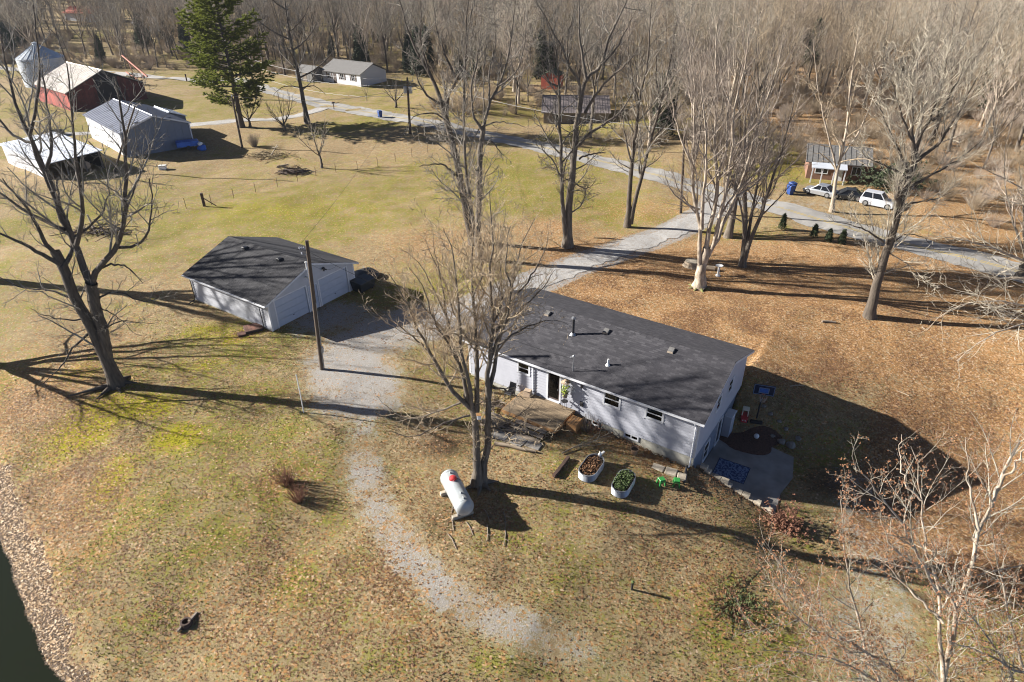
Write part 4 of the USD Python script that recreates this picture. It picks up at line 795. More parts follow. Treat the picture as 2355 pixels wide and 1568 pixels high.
tree_parts(T4, st, [dict(MID[0], n=.9), dict(MID[1], n=1.8), MID[2], MID[3]], rng, 'bark_grey', 'twig_grey', dens=1.55)
rng = np.random.default_rng(16); b = at(1448, 522)
T5 = Thing('oak_tree', 'slender twin stemmed bare tree beside the drive near the road', 'tree', b)
st = zoomed([S([(1970, 1565), (1985, 1400), (1990, 1300), (2003, 1130), (2030, 950), (2050, 700), (2100, 500), (2120, 300), (2130, 100), (2150, -80)], (.28, .03), d=.05, f=.5), S([(1990, 1540), (2060, 1250), (2100, 1100), (2130, 980), (2200, 700), (2250, 500), (2290, 300), (2330, 80)], (.24, .025), d=-.05, f=.4), S([(2003, 1130), (1950, 900), (1930, 700), (1960, 500)], (.1, .015), d=.2), S([(2130, 980), (2230, 860), (2290, 780)], (.07, .015), d=-.3), S([(2050, 700), (2000, 500), (1980, 300), (2000, 100)], (.1, .015), d=-.2), S([(2200, 700), (2170, 450), (2200, 200)], (.08, .012), d=.3)], b[1], cz, .3, rng)
tree_parts(T5, st, [dict(MID[0], n=1.1), dict(MID[1], n=2.0), MID[2], MID[3]], rng, 'bark_dark', 'twig_grey', dens=1.25)
# the cluster with pinkish twigs right of the drive
BUSHY = [dict(n=1.3, lf=.34, lmin=1.2, lmax=4.6, ang=.55, m=7, up=.14, wob=.11, t0=.22, rf=.55, rl=.015),
         dict(n=2.4, lf=.5, lmin=.6, lmax=2.2, ang=.55, m=5, up=.1, wob=.12, t0=.12, rf=.6, rl=.011),
         dict(n=3.4, lf=.55, lmin=.35, lmax=1.1, ang=.55, m=4, up=.08, wob=.12, t0=.1, rf=.65, rl=.011, rmin=.014),
         dict(n=2.8, lf=.6, lmin=.2, lmax=.6, ang=.55, m=3, up=.06, wob=.12, t0=.15, rf=.8, rl=.011, rmin=.012)]
cc = lambda x, y: ((1980 + x * .6916) / 1.305, (300 + y * .6916) / 1.305)
rng = np.random.default_rng(17); b = at(1607, 662)
T6 = Thing('maple_tree', 'bare many stemmed maple with pinkish twigs and mossy roots right of the drive', 'tree', b)
st = zoomed([S([(172, 815), (178, 740), (195, 680), (203, 640)], (.42, .30), f=.6, d=.0), S([(178, 780), (172, 650), (176, 520), (152, 460), (145, 300), (150, 100), (140, -150), (110, -330)], (.2, .02), d=.1, b=-.2), S([(196, 700), (215, 560), (245, 430), (253, 330), (235, 200), (245, 30), (240, -200), (250, -360)], (.22, .02), d=.03), S([(206, 680), (240, 600), (265, 480), (287, 380), (310, 250), (320, 60), (370, -160), (390, -320)], (.2, .02), d=-.12),
 S([(210, 660), (250, 610), (282, 520), (330, 420), (380, 270), (440, 60), (500, -120), (530, -240)], (.19, .02), d=.15), S([(182, 560), (190, 400), (200, 320), (200, 150), (180, -40), (170, -220)], (.15, .015), d=-.25), S([(170, 475), (100, 440), (48, 390), (20, 310)], (.1, .015), d=-.3), S([(240, 560), (330, 400), (440, 300), (560, 230)], (.11, .012), d=-.25), S([(253, 330), (290, 180), (300, -20), (290, -250)], (.11, .012), d=.3), S([(330, 420), (450, 330), (560, 200), (640, 100)], (.1, .012), d=.25), S([(150, 300), (90, 170), (50, 0), (20, -150)], (.1, .012), d=.2)], b[1], cc, .3, rng)
tree_parts(T6, st, [BUSHY[0], BUSHY[1], dict(BUSHY[2], rmin=.0115), dict(BUSHY[3], rmin=.0095, n=2.4)], rng, 'bark_pale', 'twig_red', dens=1.1)
T6.part('root', cat([tubes(np.array([(0, 0, .15), (math.cos(a) * .5, math.sin(a) * .5, .1), (math.cos(a) * 1.1, math.sin(a) * 1.1, -.02)]), np.array([.25, .17, .03]), 6) for a in (3.3, 4.0, 4.8, 5.6, 2.4)]), 'moss_root', kind='stuff', smooth=True)
rng = np.random.default_rng(18); b = at(1705, 612)
T7 = Thing('maple_tree', 'bare twin trunk maple behind the pinkish many stemmed one, right of the bird bath', 'tree', b)
st = zoomed([S([(355, 730), (362, 660), (366, 600), (370, 450), (362, 330), (370, 160), (360, -40)], (.28, .02), f=.5, d=.1), S([(365, 700), (400, 590), (440, 500), (470, 400), (520, 250), (560, 100), (590, -60)], (.22, .02), d=-.05), S([(375, 650), (400, 480), (430, 330), (460, 150), (480, -40)], (.16, .015), d=.2), S([(366, 600), (340, 420), (300, 300), (280, 120)], (.11, .012), d=-.2), S([(440, 500), (520, 420), (600, 330)], (.07, .012), d=-.2)], b[1], cc, .3, rng)
tree_parts(T7, st, [dict(BUSHY[0], n=1.2), BUSHY[1], dict(BUSHY[2], n=3.0), dict(BUSHY[3], n=2.2)], rng, 'bark_grey', 'twig_red', dens=1.3)
rng = np.random.default_rng(19); b = at(1675, 545)
T7b = Thing('maple_tree', 'bare single trunk maple by the road end of the drive, behind the many stemmed ones', 'tree', b)
st = zoomed([S([(293, 600), (312, 520), (330, 400), (340, 300), (350, 140), (340, 0), (350, -160)], (.36, .03), f=.4, d=.05), S([(330, 400), (270, 280), (230, 140), (220, 0)], (.14, .015), d=.2), S([(335, 340), (400, 220), (440, 60), (450, -100)], (.14, .015), d=-.2)], b[1], cc, .3, rng)
tree_parts(T7b, st, [dict(BUSHY[0], n=1.2), BUSHY[1], dict(BUSHY[2], n=3.0), dict(BUSHY[3], n=2.2)], rng, 'bark_grey', 'twig_tan', dens=1.4)
# the leaning one with a globe of fine twigs
cg = lambda x, y: ((2400 + x * 1.0045) / 1.305, (100 + y * 1.0045) / 1.305)
rng = np.random.default_rng(20); b = at(1997, 728)
T8 = Thing('linden_tree', 'leaning bare tree with round tan twig crown and broken limb on the right lawn', 'tree', b)
st = zoomed([S([(205, 855), (220, 790), (245, 700), (280, 580), (300, 510), (318, 450), (343, 385)], (.38, .18), f=.5, d=.02), S([(340, 390), (350, 330), (395, 240), (430, 130), (440, 60)], (.15, .02), d=.15), S([(343, 385), (420, 320), (490, 210), (530, 130)], (.14, .02), d=-.15), S([(340, 390), (335, 250), (330, 140), (320, 70)], (.14, .02), d=-.05), S([(330, 430), (290, 340), (250, 250), (230, 180)], (.12, .015), d=.2),
 S([(326, 460), (400, 420), (480, 370), (550, 310)], (.11, .015), d=-.2), S([(310, 510), (380, 500), (460, 470)], (.08, .012), d=.25), S([(350, 350), (300, 230), (270, 120)], (.1, .012), d=-.35), S([(395, 260), (480, 120), (500, 60)], (.1, .012), d=.3), S([(300, 512), (290, 480), (303, 440)], (.2, .1), d=-.5), S([(250, 625), (180, 580), (110, 565)], (.08, .02), d=-.2), S([(258, 650), (320, 690), (380, 740)], (.06, .012), d=-.4), S([(262, 640), (330, 600), (400, 640)], (.06, .012), d=-.2), S([(330, 440), (270, 400), (200, 370), (170, 330)], (.09, .012), d=.1)], b[1], cg, .3, rng)
tree_parts(T8, st, [dict(BUSHY[0], n=1.8, lf=.6, lmin=1.6, lmax=3.8, ang=.6), dict(BUSHY[1], n=2.7, lmin=.8), dict(BUSHY[2], n=3.4, lmin=.5), dict(BUSHY[3], n=2.6)], rng, 'bark_dark', 'twig_pale', dens=1.33)
# trees whose trunks stand beyond the frame
def vase(rng, h, r, n, lean=0.0, fork=.3, spread=.5, base=(0, 0, 0)):
    """Random stems for a tree of height h standing at base."""
    base = np.array(base, float); a0 = rng.random() * 6.28; hf = h * fork * rng.uniform(.8, 1.2); lx, ly = math.cos(a0) * lean, math.sin(a0) * lean
    top = base + [lx * hf, ly * hf, hf]; out = [(np.array([base, base + [lx * hf * .4 + .08, ly * hf * .4, hf * .5], top]), r, r * .72, .5)]
    for k in range(n):
        a = a0 + k * 6.28 / n + rng.uniform(-.5, .5); s = spread * rng.uniform(.5, 1.25); hh = (h - hf) * rng.uniform(.78, 1.05) * (1 - .25 * s)
        if k == 0: s, hh = .12, h - hf
        st_ = base + [lx * hf * .9, ly * hf * .9, hf * rng.uniform(.75, 1.0)]
        d = np.array([math.cos(a), math.sin(a), 0]) * s * hh
        out.append((np.array([st_, st_ + d * .42 + [0, 0, hh * .3], st_ + d * .8 + [0, 0, hh * .66], st_ + d + [0, 0, hh]]), r * .5 * rng.uniform(.75, 1.1), .018))
    return out
rng = np.random.default_rng(21); b = np.array([39.0, 41.5, float(ground(39.0, 41.5))])
T9 = Thing('sycamore_tree', 'wide pale limbed bare tree reaching in from the right edge over the lawn', 'tree', b)
st = [(P + 0, r0, r1, *f) for P, r0, r1, *f in vase(rng, 13.5, .38, 9, .1, .25, .65, b)]
for (p, d_) in (([(2480, 720), (2354, 705), (2280, 690), (2210, 700), (2130, 760)], -1), ([(2460, 640), (2354, 600), (2250, 560), (2170, 545)], -2), ([(2480, 760), (2354, 745), (2280, 770), (2200, 830)], -3), ([(2470, 560), (2370, 450), (2290, 400), (2240, 380)], 0), ([(2480, 680), (2380, 640), (2300, 640), (2180, 620)], 1.5)):
    st.append((np.array([plane(x, y, 41 + d_ + i * d_ * .3) for i, (x, y) in enumerate(p)]), .11, .015))
tree_parts(T9, st, [dict(BUSHY[0], n=1.7, lf=.4, ang=.7, up=.04), dict(BUSHY[1], n=2.6, ang=.7, up=.04), dict(BUSHY[2], n=3.4), dict(BUSHY[3], n=3.0)], rng, 'bark_pale', 'twig_pale', dens=.9)
rng = np.random.default_rng(26); b = np.array([43.5, 50.5, float(ground(43.5, 50.5))])
T9b = Thing('maple_tree', 'bushy reddish brown bare tree at the right edge in front of the road', 'tree', b)
tree_parts(T9b, vase(rng, 13, .3, 8, .1, .2, .6, b), [dict(BUSHY[0], n=1.3), dict(BUSHY[1], n=2.0), dict(BUSHY[2], n=2.6, rmin=.016)], rng, 'bark_grey', 'twig_red', dens=1.2)
rng = np.random.default_rng(22); b = np.array([-47.0, 51.8, float(ground(-47.0, 51.8))])
T12 = Thing('maple_tree', 'bare tree at the left edge whose upper stems reach in beside the pale shed', 'tree', b)
tree_parts(T12, vase(rng, 22, .55, 9, .02, .40, .5, b), [dict(NEAR[0], n=.9), dict(NEAR[1], n=1.4), dict(NEAR[2], n=2.2), dict(NEAR[3], n=2.0)], rng, 'bark_dark', 'twig_dark', dens=1.45)
rng = np.random.default_rng(23); b = np.array([-41.0, 40.0, float(ground(-41, 40))])
T12b = Thing('maple_tree', 'bare low limbed tree at the left edge level with the garage', 'tree', b)
tree_parts(T12b, vase(rng, 15, .42, 8, .15, .22, .62, b), [dict(NEAR[0], n=.8), dict(NEAR[1], n=1.4), dict(NEAR[2], n=2.2), dict(NEAR[3], n=2.0)], rng, 'bark_dark', 'twig_dark', dens=1.65)
# the young oak in the right foreground that still holds brown leaves
cs = lambda x, y: ((2200 + x * .9) / 1.305, (1240 + y * .9) / 1.305)
rng = np.random.default_rng(24); y0 = 13.2; bx_ = plane(*cs(700, 960), y0)
b = np.array([bx_[0] - .3, y0, float(ground(bx_[0] - .3, y0))])
T10 = Thing('oak_tree', 'pale barked young oak with clinging brown leaves filling the lower right corner', 'tree', b)
st = zoomed([S([(670, 1150), (690, 960), (715, 820), (745, 660), (770, 570), (790, 500), (820, 390), (870, 270), (910, 180), (955, 90)], (.15, .028), d=.08, f=.3), S([(700, 880), (690, 680), (680, 560), (650, 490), (632, 330), (625, 250), (592, 110)], (.075, .01), d=.25), S([(680, 600), (600, 440), (530, 330), (450, 230), (395, 140)], (.055, .008), d=-.1),
 S([(640, 1000), (500, 830), (400, 770), (270, 720), (150, 600)], (.07, .01), d=-.2), S([(520, 960), (440, 780), (400, 600), (372, 450), (358, 290)], (.06, .008), d=.1), S([(420, 800), (300, 680), (200, 550), (95, 410)], (.05, .007), d=.05), S([(960, 960), (870, 780), (760, 640), (700, 540)], (.06, .008), d=-.2), S([(1010, 960), (940, 760), (900, 580), (868, 420), (850, 330)], (.06, .008), d=.2), S([(820, 390), (790, 260), (775, 80)], (.04, .008), d=.3), S([(870, 270), (930, 180), (1000, 60)], (.04, .008), d=-.2),
 S([(625, 290), (560, 200), (560, 70)], (.035, .006), d=.3), S([(600, 1000), (400, 850), (250, 800), (100, 790)], (.05, .007), d=-.3), S([(1060, 900), (930, 850), (830, 800), (720, 760)], (.06, .01), d=-.35), S([(700, 700), (560, 560), (470, 480), (380, 470)], (.045, .007), d=.35), S([(560, 960), (420, 900), (300, 900), (180, 870)], (.04, .006), d=.2), S([(745, 660), (640, 520), (560, 480), (490, 330)], (.045, .007), d=.2)], y0, cs, .3, rng); st = [(q, a * (1.08 if k else .95), c * 1.1, f) for k, (q, a, c, f) in enumerate(st)]
tree_parts(T10, st, [dict(n=2.2, lf=.34, lmin=.5, lmax=1.9, ang=.62, m=6, up=.08, wob=.13, t0=.2, rf=.5, rl=.011, rmin=.006), dict(n=3.6, lf=.5, lmin=.25, lmax=.9, ang=.65, m=4, up=.06, wob=.14, t0=.15, rf=.6, rl=.008, rmin=.0045), dict(n=5.0, lf=.5, lmin=.12, lmax=.4, ang=.7, m=3, up=.05, wob=.14, t0=.15, rf=.7, rl=.007, rmin=.0035)], rng, 'bark_pale', 'twig_pale', leaves=(26000, .045), dens=1.45)

# the white pine by the farm lane
rng = np.random.default_rng(30); b = at(556, 292)
PI_ = Thing('pine_tree', 'tall green white pine with layered boughs beside the farm lane', 'tree', b)
Hp = 27.0; tp_ = np.array([(0, 0, -.2), (.1, 0, Hp * .3), (0, .1, Hp * .7), (0, 0, Hp)]); Pt, Rt = stem_rs(tp_, .42, .03, 16, .4)
PI_.part('trunk', tubes(Pt, Rt, 9), 'bark_dark', smooth=True)
bz = np.sort(np.concatenate([rng.normal(h_, .10, 7 if h_ < 20 else 5) for h_ in np.arange(3.4, Hp - .4, .72)])); tq = (bz - 3.0) / (Hp - 3.0)
bl = 7.2 * np.minimum(1.0, 0.55 + 2.2 * tq) * (1 - tq) ** .62 * rng.uniform(.65, 1.1, len(bz)) + .35; az = rng.random(len(bz)) * 6.28
d0 = np.stack([np.cos(az), np.sin(az), .10 + .55 * tq], 1); Bp = np.zeros((len(bz), 8, 3))
for s in range(8):
    u = s / 7; Bp[:, s] = np.stack([0 * bz, 0 * bz, bz], 1) + d0 * (bl * u)[:, None] + np.array([0, 0, 1.]) * (bl * (.16 * u ** 2.2 - .10 * u))[:, None]
Br = (.012 * bl + .012)[:, None] * np.linspace(1, .2, 8)[None]
tw, twr = sprout(Bp, Br, dict(n=3.6, lf=.34, lmin=.6, lmax=2.1, ang=.85, sang=.2, m=4, up=.04, wob=.1, t0=.30, rf=.5, rl=.007, rmin=.006), rng)
tw[:, :, 2] = tw[:, :1, 2] + (tw[:, :, 2] - tw[:, :1, 2]) * .45
bough = PI_.part('boughs', cat([tubes(Bp, Br, 4), tubes(tw, twr, 3)]), 'bark_dark')
n = 150000; i = rng.integers(0, len(tw), n); u = rng.uniform(.1, 3, n); j = np.minimum(u.astype(int), 2); w = (u - j)[:, None]
c = tw[i, j] * (1 - w) + tw[i, j + 1] * w; td = norm(tw[i, j + 1] - tw[i, j])
dd = norm(td * .9 + rng.normal(0, .5, (n, 3)) * [1, 1, .5] + [0, 0, .22]); ln_ = rng.uniform(.22, .46, (n, 1)); sd = norm(np.cross(dd, rng.normal(0, 1, (n, 3)))) * .062
nv = np.stack([c - sd, c + sd, c + dd * ln_], 1).reshape(-1, 3)
PI_.part('needles', (nv, np.arange(3 * n).reshape(-1, 3)), 'needles', bough, kind='stuff')
# ------------------------------------------------------------------ around the house
def G3(x, y, up=0.0): return np.array([x, y, float(ground(x, y)) + up])
# utility pole, wires
pb = G3(-12.85, 36.86); ptop = plane(705, 553, 36.7)
pole = Thing('utility_pole', 'dark wooden utility pole standing between the garage and the gravel court', 'utility pole', pb)
tp = pole.local(ptop)
pole.part('shaft', tubes(np.array([(0, 0, -.3), tp * .5, tp]), np.array([.16, .135, .105]), 10, True), 'pole_wood', smooth=40)
hw = tp + np.array([-.05, -.1, -.55])
br = pole.part('bracket', cat([bar(hw + [.1, .1, .05], hw + [-.42, -.02, .05], .022), bar(hw + [.1, .1, -.35], hw + [-.34, -.02, -.3], .022)]), 'grey_metal')
for k, o_ in enumerate(((-.42, -.02, .05), (-.30, -.02, .05), (-.34, -.02, -.3), (-.16, -.02, .05))):
    pole.part('insulator', lathe([(0, 0), (.045, 0), (.06, .05), (.035, .08), (.055, .12), (0, .17)], 8, hw + o_), 'insulator', br)
pole.part('meter_box', cat([bev(tp[0] * .15 + .10, tp[0] * .15 + .24, -.12, .12, 1.3, 1.75)]), 'grey_metal')
pole.part('conduit', bar((.14, -.08, 0), (.14 + tp[0] * .55, -.08 + tp[1] * .55, tp[2] * .55), .02), 'grey_metal')
hz_ = pole.world(hw + [-.3, 0, .1])
single('service_wire', wire(hz_, MAST, .55, .012), 'cable', 'black service wire sagging from the near pole to the house roof mast', 'wire')
single('service_wire', wire(pole.world(tp + [.05, 0, -1.6]), garage.world(np.array([6.9, -.05, 2.75])), .35, .010), 'cable', 'black wire from the near pole to the garage gable', 'wire')
fpb = at(943, 308); ftop = plane(936, 178, fpb[1])
single('power_line', wire(hz_ + [0, .1, .3], ftop + [0, 0, -1.2], 1.0, .010, 22), 'cable', 'long black power line running from the near pole towards the roadside pole', 'wire')
st_ = Thing('marker_stake', 'thin white plastic stake upright in the lawn below the utility pole', 'stake', G3(-12.77, 32.0))
st_.part('rod', tubes(np.array([(0, 0, -.1), (.03, 0, 1.3), (.02, .03, 2.7)]), np.full(3, .036), 6, True), 'white_plastic'); st_.part('tip', lathe([(.037, 2.7), (.045, 2.72), (0, 2.8)], 6, (.02, .03, 0)), 'white_plastic')
# gas tank
ta, tb = np.array([-3.50, 26.05]), np.array([-2.28, 23.28]); tc_ = (ta + tb) / 2; tr = math.atan2(*(tb - ta)[::-1])
tank = Thing('propane_tank', 'white grey cylindrical gas tank with red dome on concrete blocks beside the multi stemmed tree', 'gas tank', G3(*tc_), tr)
prof = [(0, -1.50)] + [(.48 * math.sin(a), -1.16 - .34 * math.cos(a)) for a in np.linspace(.15, math.pi / 2, 7)] + [(.48 * math.cos(a), 1.16 + .34 * math.sin(a)) for a in np.linspace(0, math.pi / 2 - .12, 7)] + [(0, 1.50)]
v, f = lathe(prof, 28); v = np.stack([v[:, 2], v[:, 1], -v[:, 0]], 1) + [0, 0, .80]
tank.part('shell', (v, f), 'tank_paint', smooth=50)
for x in (-1.14, 1.14): tank.part('weld_band', (lambda m: (np.stack([m[0][:, 2] + x, m[0][:, 1], -m[0][:, 0]], 1) + [0, 0, .80], m[1]))(lathe([(.478, -.03), (.488, -.02), (.488, .02), (.478, .03)], 28)), 'tank_paint')
dm = tank.part('dome', lathe([(.2, 1.2), (.205, 1.30), (.18, 1.36), (.1, 1.40), (0, 1.41)], 16, (-.52, 0, 0)), 'red_paint', smooth=40); tank.part('dome_hinge', bev(-.34, -.28, -.06, .06, 1.24, 1.36), 'red_paint', dm)
for x in (-.98, .62, 1.02): tank.part('lifting_lug', box(x - .07, x + .07, -.012, .012, 1.26, 1.37), 'tank_paint')
for x in (-.9, .95):
    tank.part('saddle', hexa([(x - .06, -.36, .20), (x + .06, -.36, .20), (x + .06, .36, .20), (x - .06, .36, .20), (x - .05, -.3, .42), (x + .05, -.3, .42), (x + .05, .3, .42), (x - .05, .3, .42)]), 'grey_metal')
    tank.part('concrete_block', bev(x - .11, x + .11, -.62, .50, -.12, .20), 'pale_stone')
tank.part('gas_line', tubes(np.array([(-.45, .19, 1.28), (-.35, .45, 1.1), (-.3, .52, .5), (-.3, .55, -.05)]), np.full(4, .014), 5), 'cable')
# galvanised beds
def oval(L, W, n=10):
    r = W / 2; a = np.linspace(-math.pi / 2, math.pi / 2, n); h = L / 2 - r
    return np.array([(h + r * math.cos(t), r * math.sin(t)) for t in a] + [(-h - r * math.cos(t), -r * math.sin(t)) for t in a])
def raised_bed(label, x, y, rz, L, W, fill, seed):
    T = Thing('raised_bed', label, 'planter', G3(x, y), rz, 'oval metal planters by the house'); o = oval(L, W); H = .44
    rings = []
    for k in range(13):
        z = H * k / 12 - (.06 if k == 0 else 0); e = .012 * (1 if k % 2 else -1) / (W / 2)
        rings.append(np.c_[o * (1 + e), np.full(len(o), z)])
    n = len(o); v = np.vstack(rings + [np.c_[o * (1 - .03), np.full(n, H)], np.c_[o * (1 - .03), np.full(n, H - .2)]]); F = []
    for k in range(14): F += [[k * n + j, k * n + (j + 1) % n, (k + 1) * n + (j + 1) % n, (k + 1) * n + j] for j in range(n)]
    T.part('side', (v, np.array(F)), 'galvanised', smooth=20)
    a, b = o * 1.02, o * .965; v = np.vstack([np.c_[a, np.full(n, H)], np.c_[a, np.full(n, H + .02)], np.c_[b, np.full(n, H + .02)], np.c_[b, np.full(n, H)]])
    T.part('rim', (v, np.array([[k * n + j, k * n + (j + 1) % n, (k + 1) * n + (j + 1) % n, (k + 1) * n + j] for k in range(3) for j in range(n)])), 'galvanised')
    s = o * .95; v = np.vstack([[[0, 0, H - .06]], np.c_[s, np.full(n, H - .10)]]); so = T.part('soil', (v, np.array([[0, 1 + j, 1 + (j + 1) % n] for j in range(n)])), 'soil')
    rg = np.random.default_rng(seed); q = rg.uniform(-1, 1, (900, 2)); q = q[(q ** 2).sum(1) < 1] * [L * .45, W * .42]; P = np.c_[q, np.full(len(q), H - .05)]
    P = np.stack([P, P + rg.normal(0, .05, P.shape) * [1, 1, .3] + [0, 0, .05 if fill == 'bed_leaf' else .12]], 1)
    T.part('leaf_litter' if fill == 'bed_leaf' else 'plants', leafquads(P, 900 if fill == 'bed_leaf' else 1100, .075, rg), fill, so, kind='stuff')
    return T
raised_bed('oval metal planter filled with dry brown leaves, the one nearer the deck steps', 4.31, 27.18, math.atan2(1.75, 1.05), 1.95, 1.0, 'bed_leaf', 1)
raised_bed('oval metal planter with green plants, the one nearer the green stools', 5.92, 26.1, math.atan2(1.7, .95), 1.85, .95, 'bed_green', 2)
pt = Thing('garden_ornament', 'small white and green ornament on the rim of the leaf filled planter', 'ornament', G3(4.85, 27.95, .44), .5)
pt.part('body', lathe([(0, 0), (.09, 0), (.1, .12), (.05, .18), (.06, .26), (0, .3)], 10), 'white_plastic', smooth=40); pt.part('wing', cbox((.22, .05, .08), (.3, .1, .08), .3), 'white_plastic')
tr_ = Thing('timber_edging', 'dark weathered timber edging lying on the grass left of the planters', 'timber', G3(2.7, 27.35), math.atan2(1.49, .95))
for k, (x0, x1) in enumerate(((-.9, -.32), (-.30, .28), (.30, .88))): tr_.part('plank', cbox(((x0 + x1) / 2, .02 * k, .09), (x1 - x0, .17, .2), .04 * (k - 1)), 'dark_wood')
fp = Thing('flower_pot', 'empty pale clay pot on the leaves below the basement windows', 'pot', G3(6.96, 28.74))
fp.part('pot', lathe([(0, .0), (.15, .0), (.23, .34), (.25, .34), (.25, .38), (.21, .38), (.19, .3), (0, .3)], 16), 'terracotta', smooth=40); fp.part('soil', lathe([(0, .315), (.2, .312)], 16), 'soil')
def stool(label, x, y, rz):
    T = Thing('garden_stool', label, 'stool', G3(x, y), rz, 'green plastic stools by the house corner')
    T.part('seat', bev(-.17, .17, -.17, .17, .36, .42, .025), 'green_plastic')
    for a in (-1, 1):
        for b in (-1, 1): T.part('leg', hexa([(a * .17 - .04, b * .17 - .04, -.04), (a * .17 + .04, b * .17 - .04, -.04), (a * .17 + .04, b * .17 + .04, -.04), (a * .17 - .04, b * .17 + .04, -.04), (a * .13 - .035, b * .13 - .035, .36), (a * .13 + .035, b * .13 - .035, .36), (a * .13 + .035, b * .13 + .035, .36), (a * .13 - .035, b * .13 + .035, .36)]), 'green_plastic')
    T.part('apron', cat([box(-.15, .15, -.165, -.14, .24, .36), box(-.15, .15, .14, .165, .24, .36)]), 'green_plastic')
stool('bright green plastic stool, the one nearer the planters', 8.05, 26.42, .3); stool('bright green plastic stool, the one nearer the house corner', 8.88, 26.42, -.2)
sl_ = Thing('stone_slab', 'flat pale stone slab on the ground between the stools and the house wall', 'stone', G3(8.6, 27.35), -.55)
for k, (x, y, w, d) in enumerate(((-.55, .0, .7, .5), (.18, .05, .65, .55), (.82, -.04, .5, .48))): sl_.part('slab', turn(bev(-w / 2, w / 2, -d / 2, d / 2, -.08, .10 + .02 * k, .04), .1 * k, (x, y, 0)), 'pale_stone')
dx = house.world(np.array([-.25, -.25, 0])); ex = Thing('drain_pipe', 'black corrugated drain pipe on the ground at the near house corner', 'pipe', G3(dx[0], dx[1]), -.597 - 1.35)
ex.part('pipe', tubes(np.array([(0, 0, .12), (.4, 0, .08), (.9, .03, .06), (1.3, .05, .05)]), np.full(4, .07), 8, True), 'black_metal', smooth=True); ex.part('collar', tubes(np.array([(-.04, 0, .12), (.08, 0, .12)]), np.full(2, .09), 8, True), 'black_metal')
# deck with steps
DZ = .10
gd_ = lambda lx, ly: float(ground(*house.world(np.array([lx, ly, 0]))[:2]))
deck = Thing('deck', 'low wooden deck with worn orange brown boards and steps at the front door', 'deck', house.world(np.array([-9.3, -1.4, 0])), -.597)
O = np.array([9.3, 1.4, 0])
x0, x1, y0_, y1_ = -11.3, -7.55, -2.45, -.06
n = 13
for k in range(n):
    a = y0_ + (y1_ - y0_) * k / n; b_ = y0_ + (y1_ - y0_) * (k + 1) / n - .03
    v, f = bev(x0, x1, a, b_, DZ - .035, DZ + .004 * (k % 3), .006); deck.part('deck_board', (v + O, f), 'deck_wood')
deck.part('rim_joist', (box(x0, x1, y0_ - .04, y0_ - .003, DZ - .24, DZ - .02)[0] + O, BOXF), 'fresh_wood'); deck.part('rim_joist', (box(x1 + .003, x1 + .04, y0_, y1_, DZ - .24, DZ - .02)[0] + O, BOXF), 'fresh_wood'); deck.part('rim_joist', (box(x0 - .04, x0 - .003, y0_, y1_, DZ - .24, DZ - .02)[0] + O, BOXF), 'fresh_wood')
for px_ in (x0 + .2, (x0 + x1) / 2, x1 - .2):
    for py_ in (y0_ + .15, y1_ - .3): deck.part('post', (box(px_ - .05, px_ + .05, py_ - .05, py_ + .05, -.9, DZ - .05)[0] + O, BOXF), 'grey_wood')
for k, (yy, zz) in enumerate(((-2.72, -.06), (-3.06, -.19), (-3.42, -.31))):
    for j in range(2):
        v, f = bev(-10.1 - .1 * k, -8.0, yy - .16 + j * .17, yy - .02 + j * .17, zz - .05, zz, .006); deck.part('tread', (v + O, f), 'grey_wood')
for xx in (-9.85, -8.3): deck.part('stringer', (hexa([(xx - .03, -3.3, -.8), (xx + .03, -3.3, -.8), (xx + .03, -2.5, -.8), (xx - .03, -2.5, -.8), (xx - .03, -3.3, -.31), (xx + .03, -3.3, -.31), (xx + .03, -2.5, -.06), (xx - .03, -2.5, -.06)])[0] + O, BOXF), 'grey_wood')
bx = Thing('wooden_box', 'bright orange wooden slatted box at the right end of the deck', 'box', house.world(np.array([-7.05, -1.02, 0])), -.597)
zb = gd_(-7.05, -1.0) + .02
for k in range(4): bx.part('slat', bev(-.33 + .168 * k, -.33 + .168 * k + .15, -.42, .42, .10, .13, .006), 'fresh_wood')
bx.part('side', cat([box(-.33, .34, -.42, -.385, zb - .02, .098), box(-.33, .34, .385, .42, zb - .02, .098), box(-.33, -.295, -.384, .384, zb - .02, .098), box(.305, .34, -.384, .384, zb - .02, .098)]), 'fresh_wood')
def paver(label, lx, ly, w, d, r):
    p = house.world(np.array([lx, ly, 0])); T = Thing('paving_slab', label, 'paving slab', G3(p[0], p[1]), -.597 + r, 'worn slabs below the deck steps')
    T.part('slab', bev(-w / 2, w / 2, -d / 2, d / 2, -.1, .05, .02), 'concrete'); T.part('crack', box(-w * .3, w * .2, -.006, .006, .0505, .0525), 'grey_wood')
paver('worn grey paving slab below the deck steps, nearest the multi stemmed tree', -10.3, -4.1, 1.0, .8, .05); paver('worn grey paving slab below the deck steps, middle of the three', -9.2, -3.95, 1.0, .8, -.08); paver('worn grey paving slab below the deck steps, nearest the orange box', -8.2, -3.7, .9, .7, .12)
la, lb = house.world(np.array([-10.1, -4.95, 0])), house.world(np.array([-7.75, -4.25, 0]))
lg = Thing('log', 'pale fallen log lying on the ground below the deck steps', 'log', G3(*((la + lb) / 2)[:2]), math.atan2(*(lb - la)[1::-1]))
Lg = np.linalg.norm(lb - la) / 2; lg.part('log', tubes(np.array([(-Lg, 0, .1), (-Lg * .3, .05, .12), (Lg * .3, -.03, .11), (Lg, .04, .08)]), np.array([.12, .11, .10, .08]), 9, True), 'log_bark', smooth=50)
lg.part('stub', cat([bar((-.4, .05, .18), (-.55, .25, .35), .03, 6, .02), bar((.5, 0, .16), (.75, -.3, .3), .025, 6, .012)]), 'log_bark')
fb = Thing('fallen_branch', 'long pale fallen branch with side twigs in front of the basement windows', 'branch', G3(4.2, 29.2), .35)
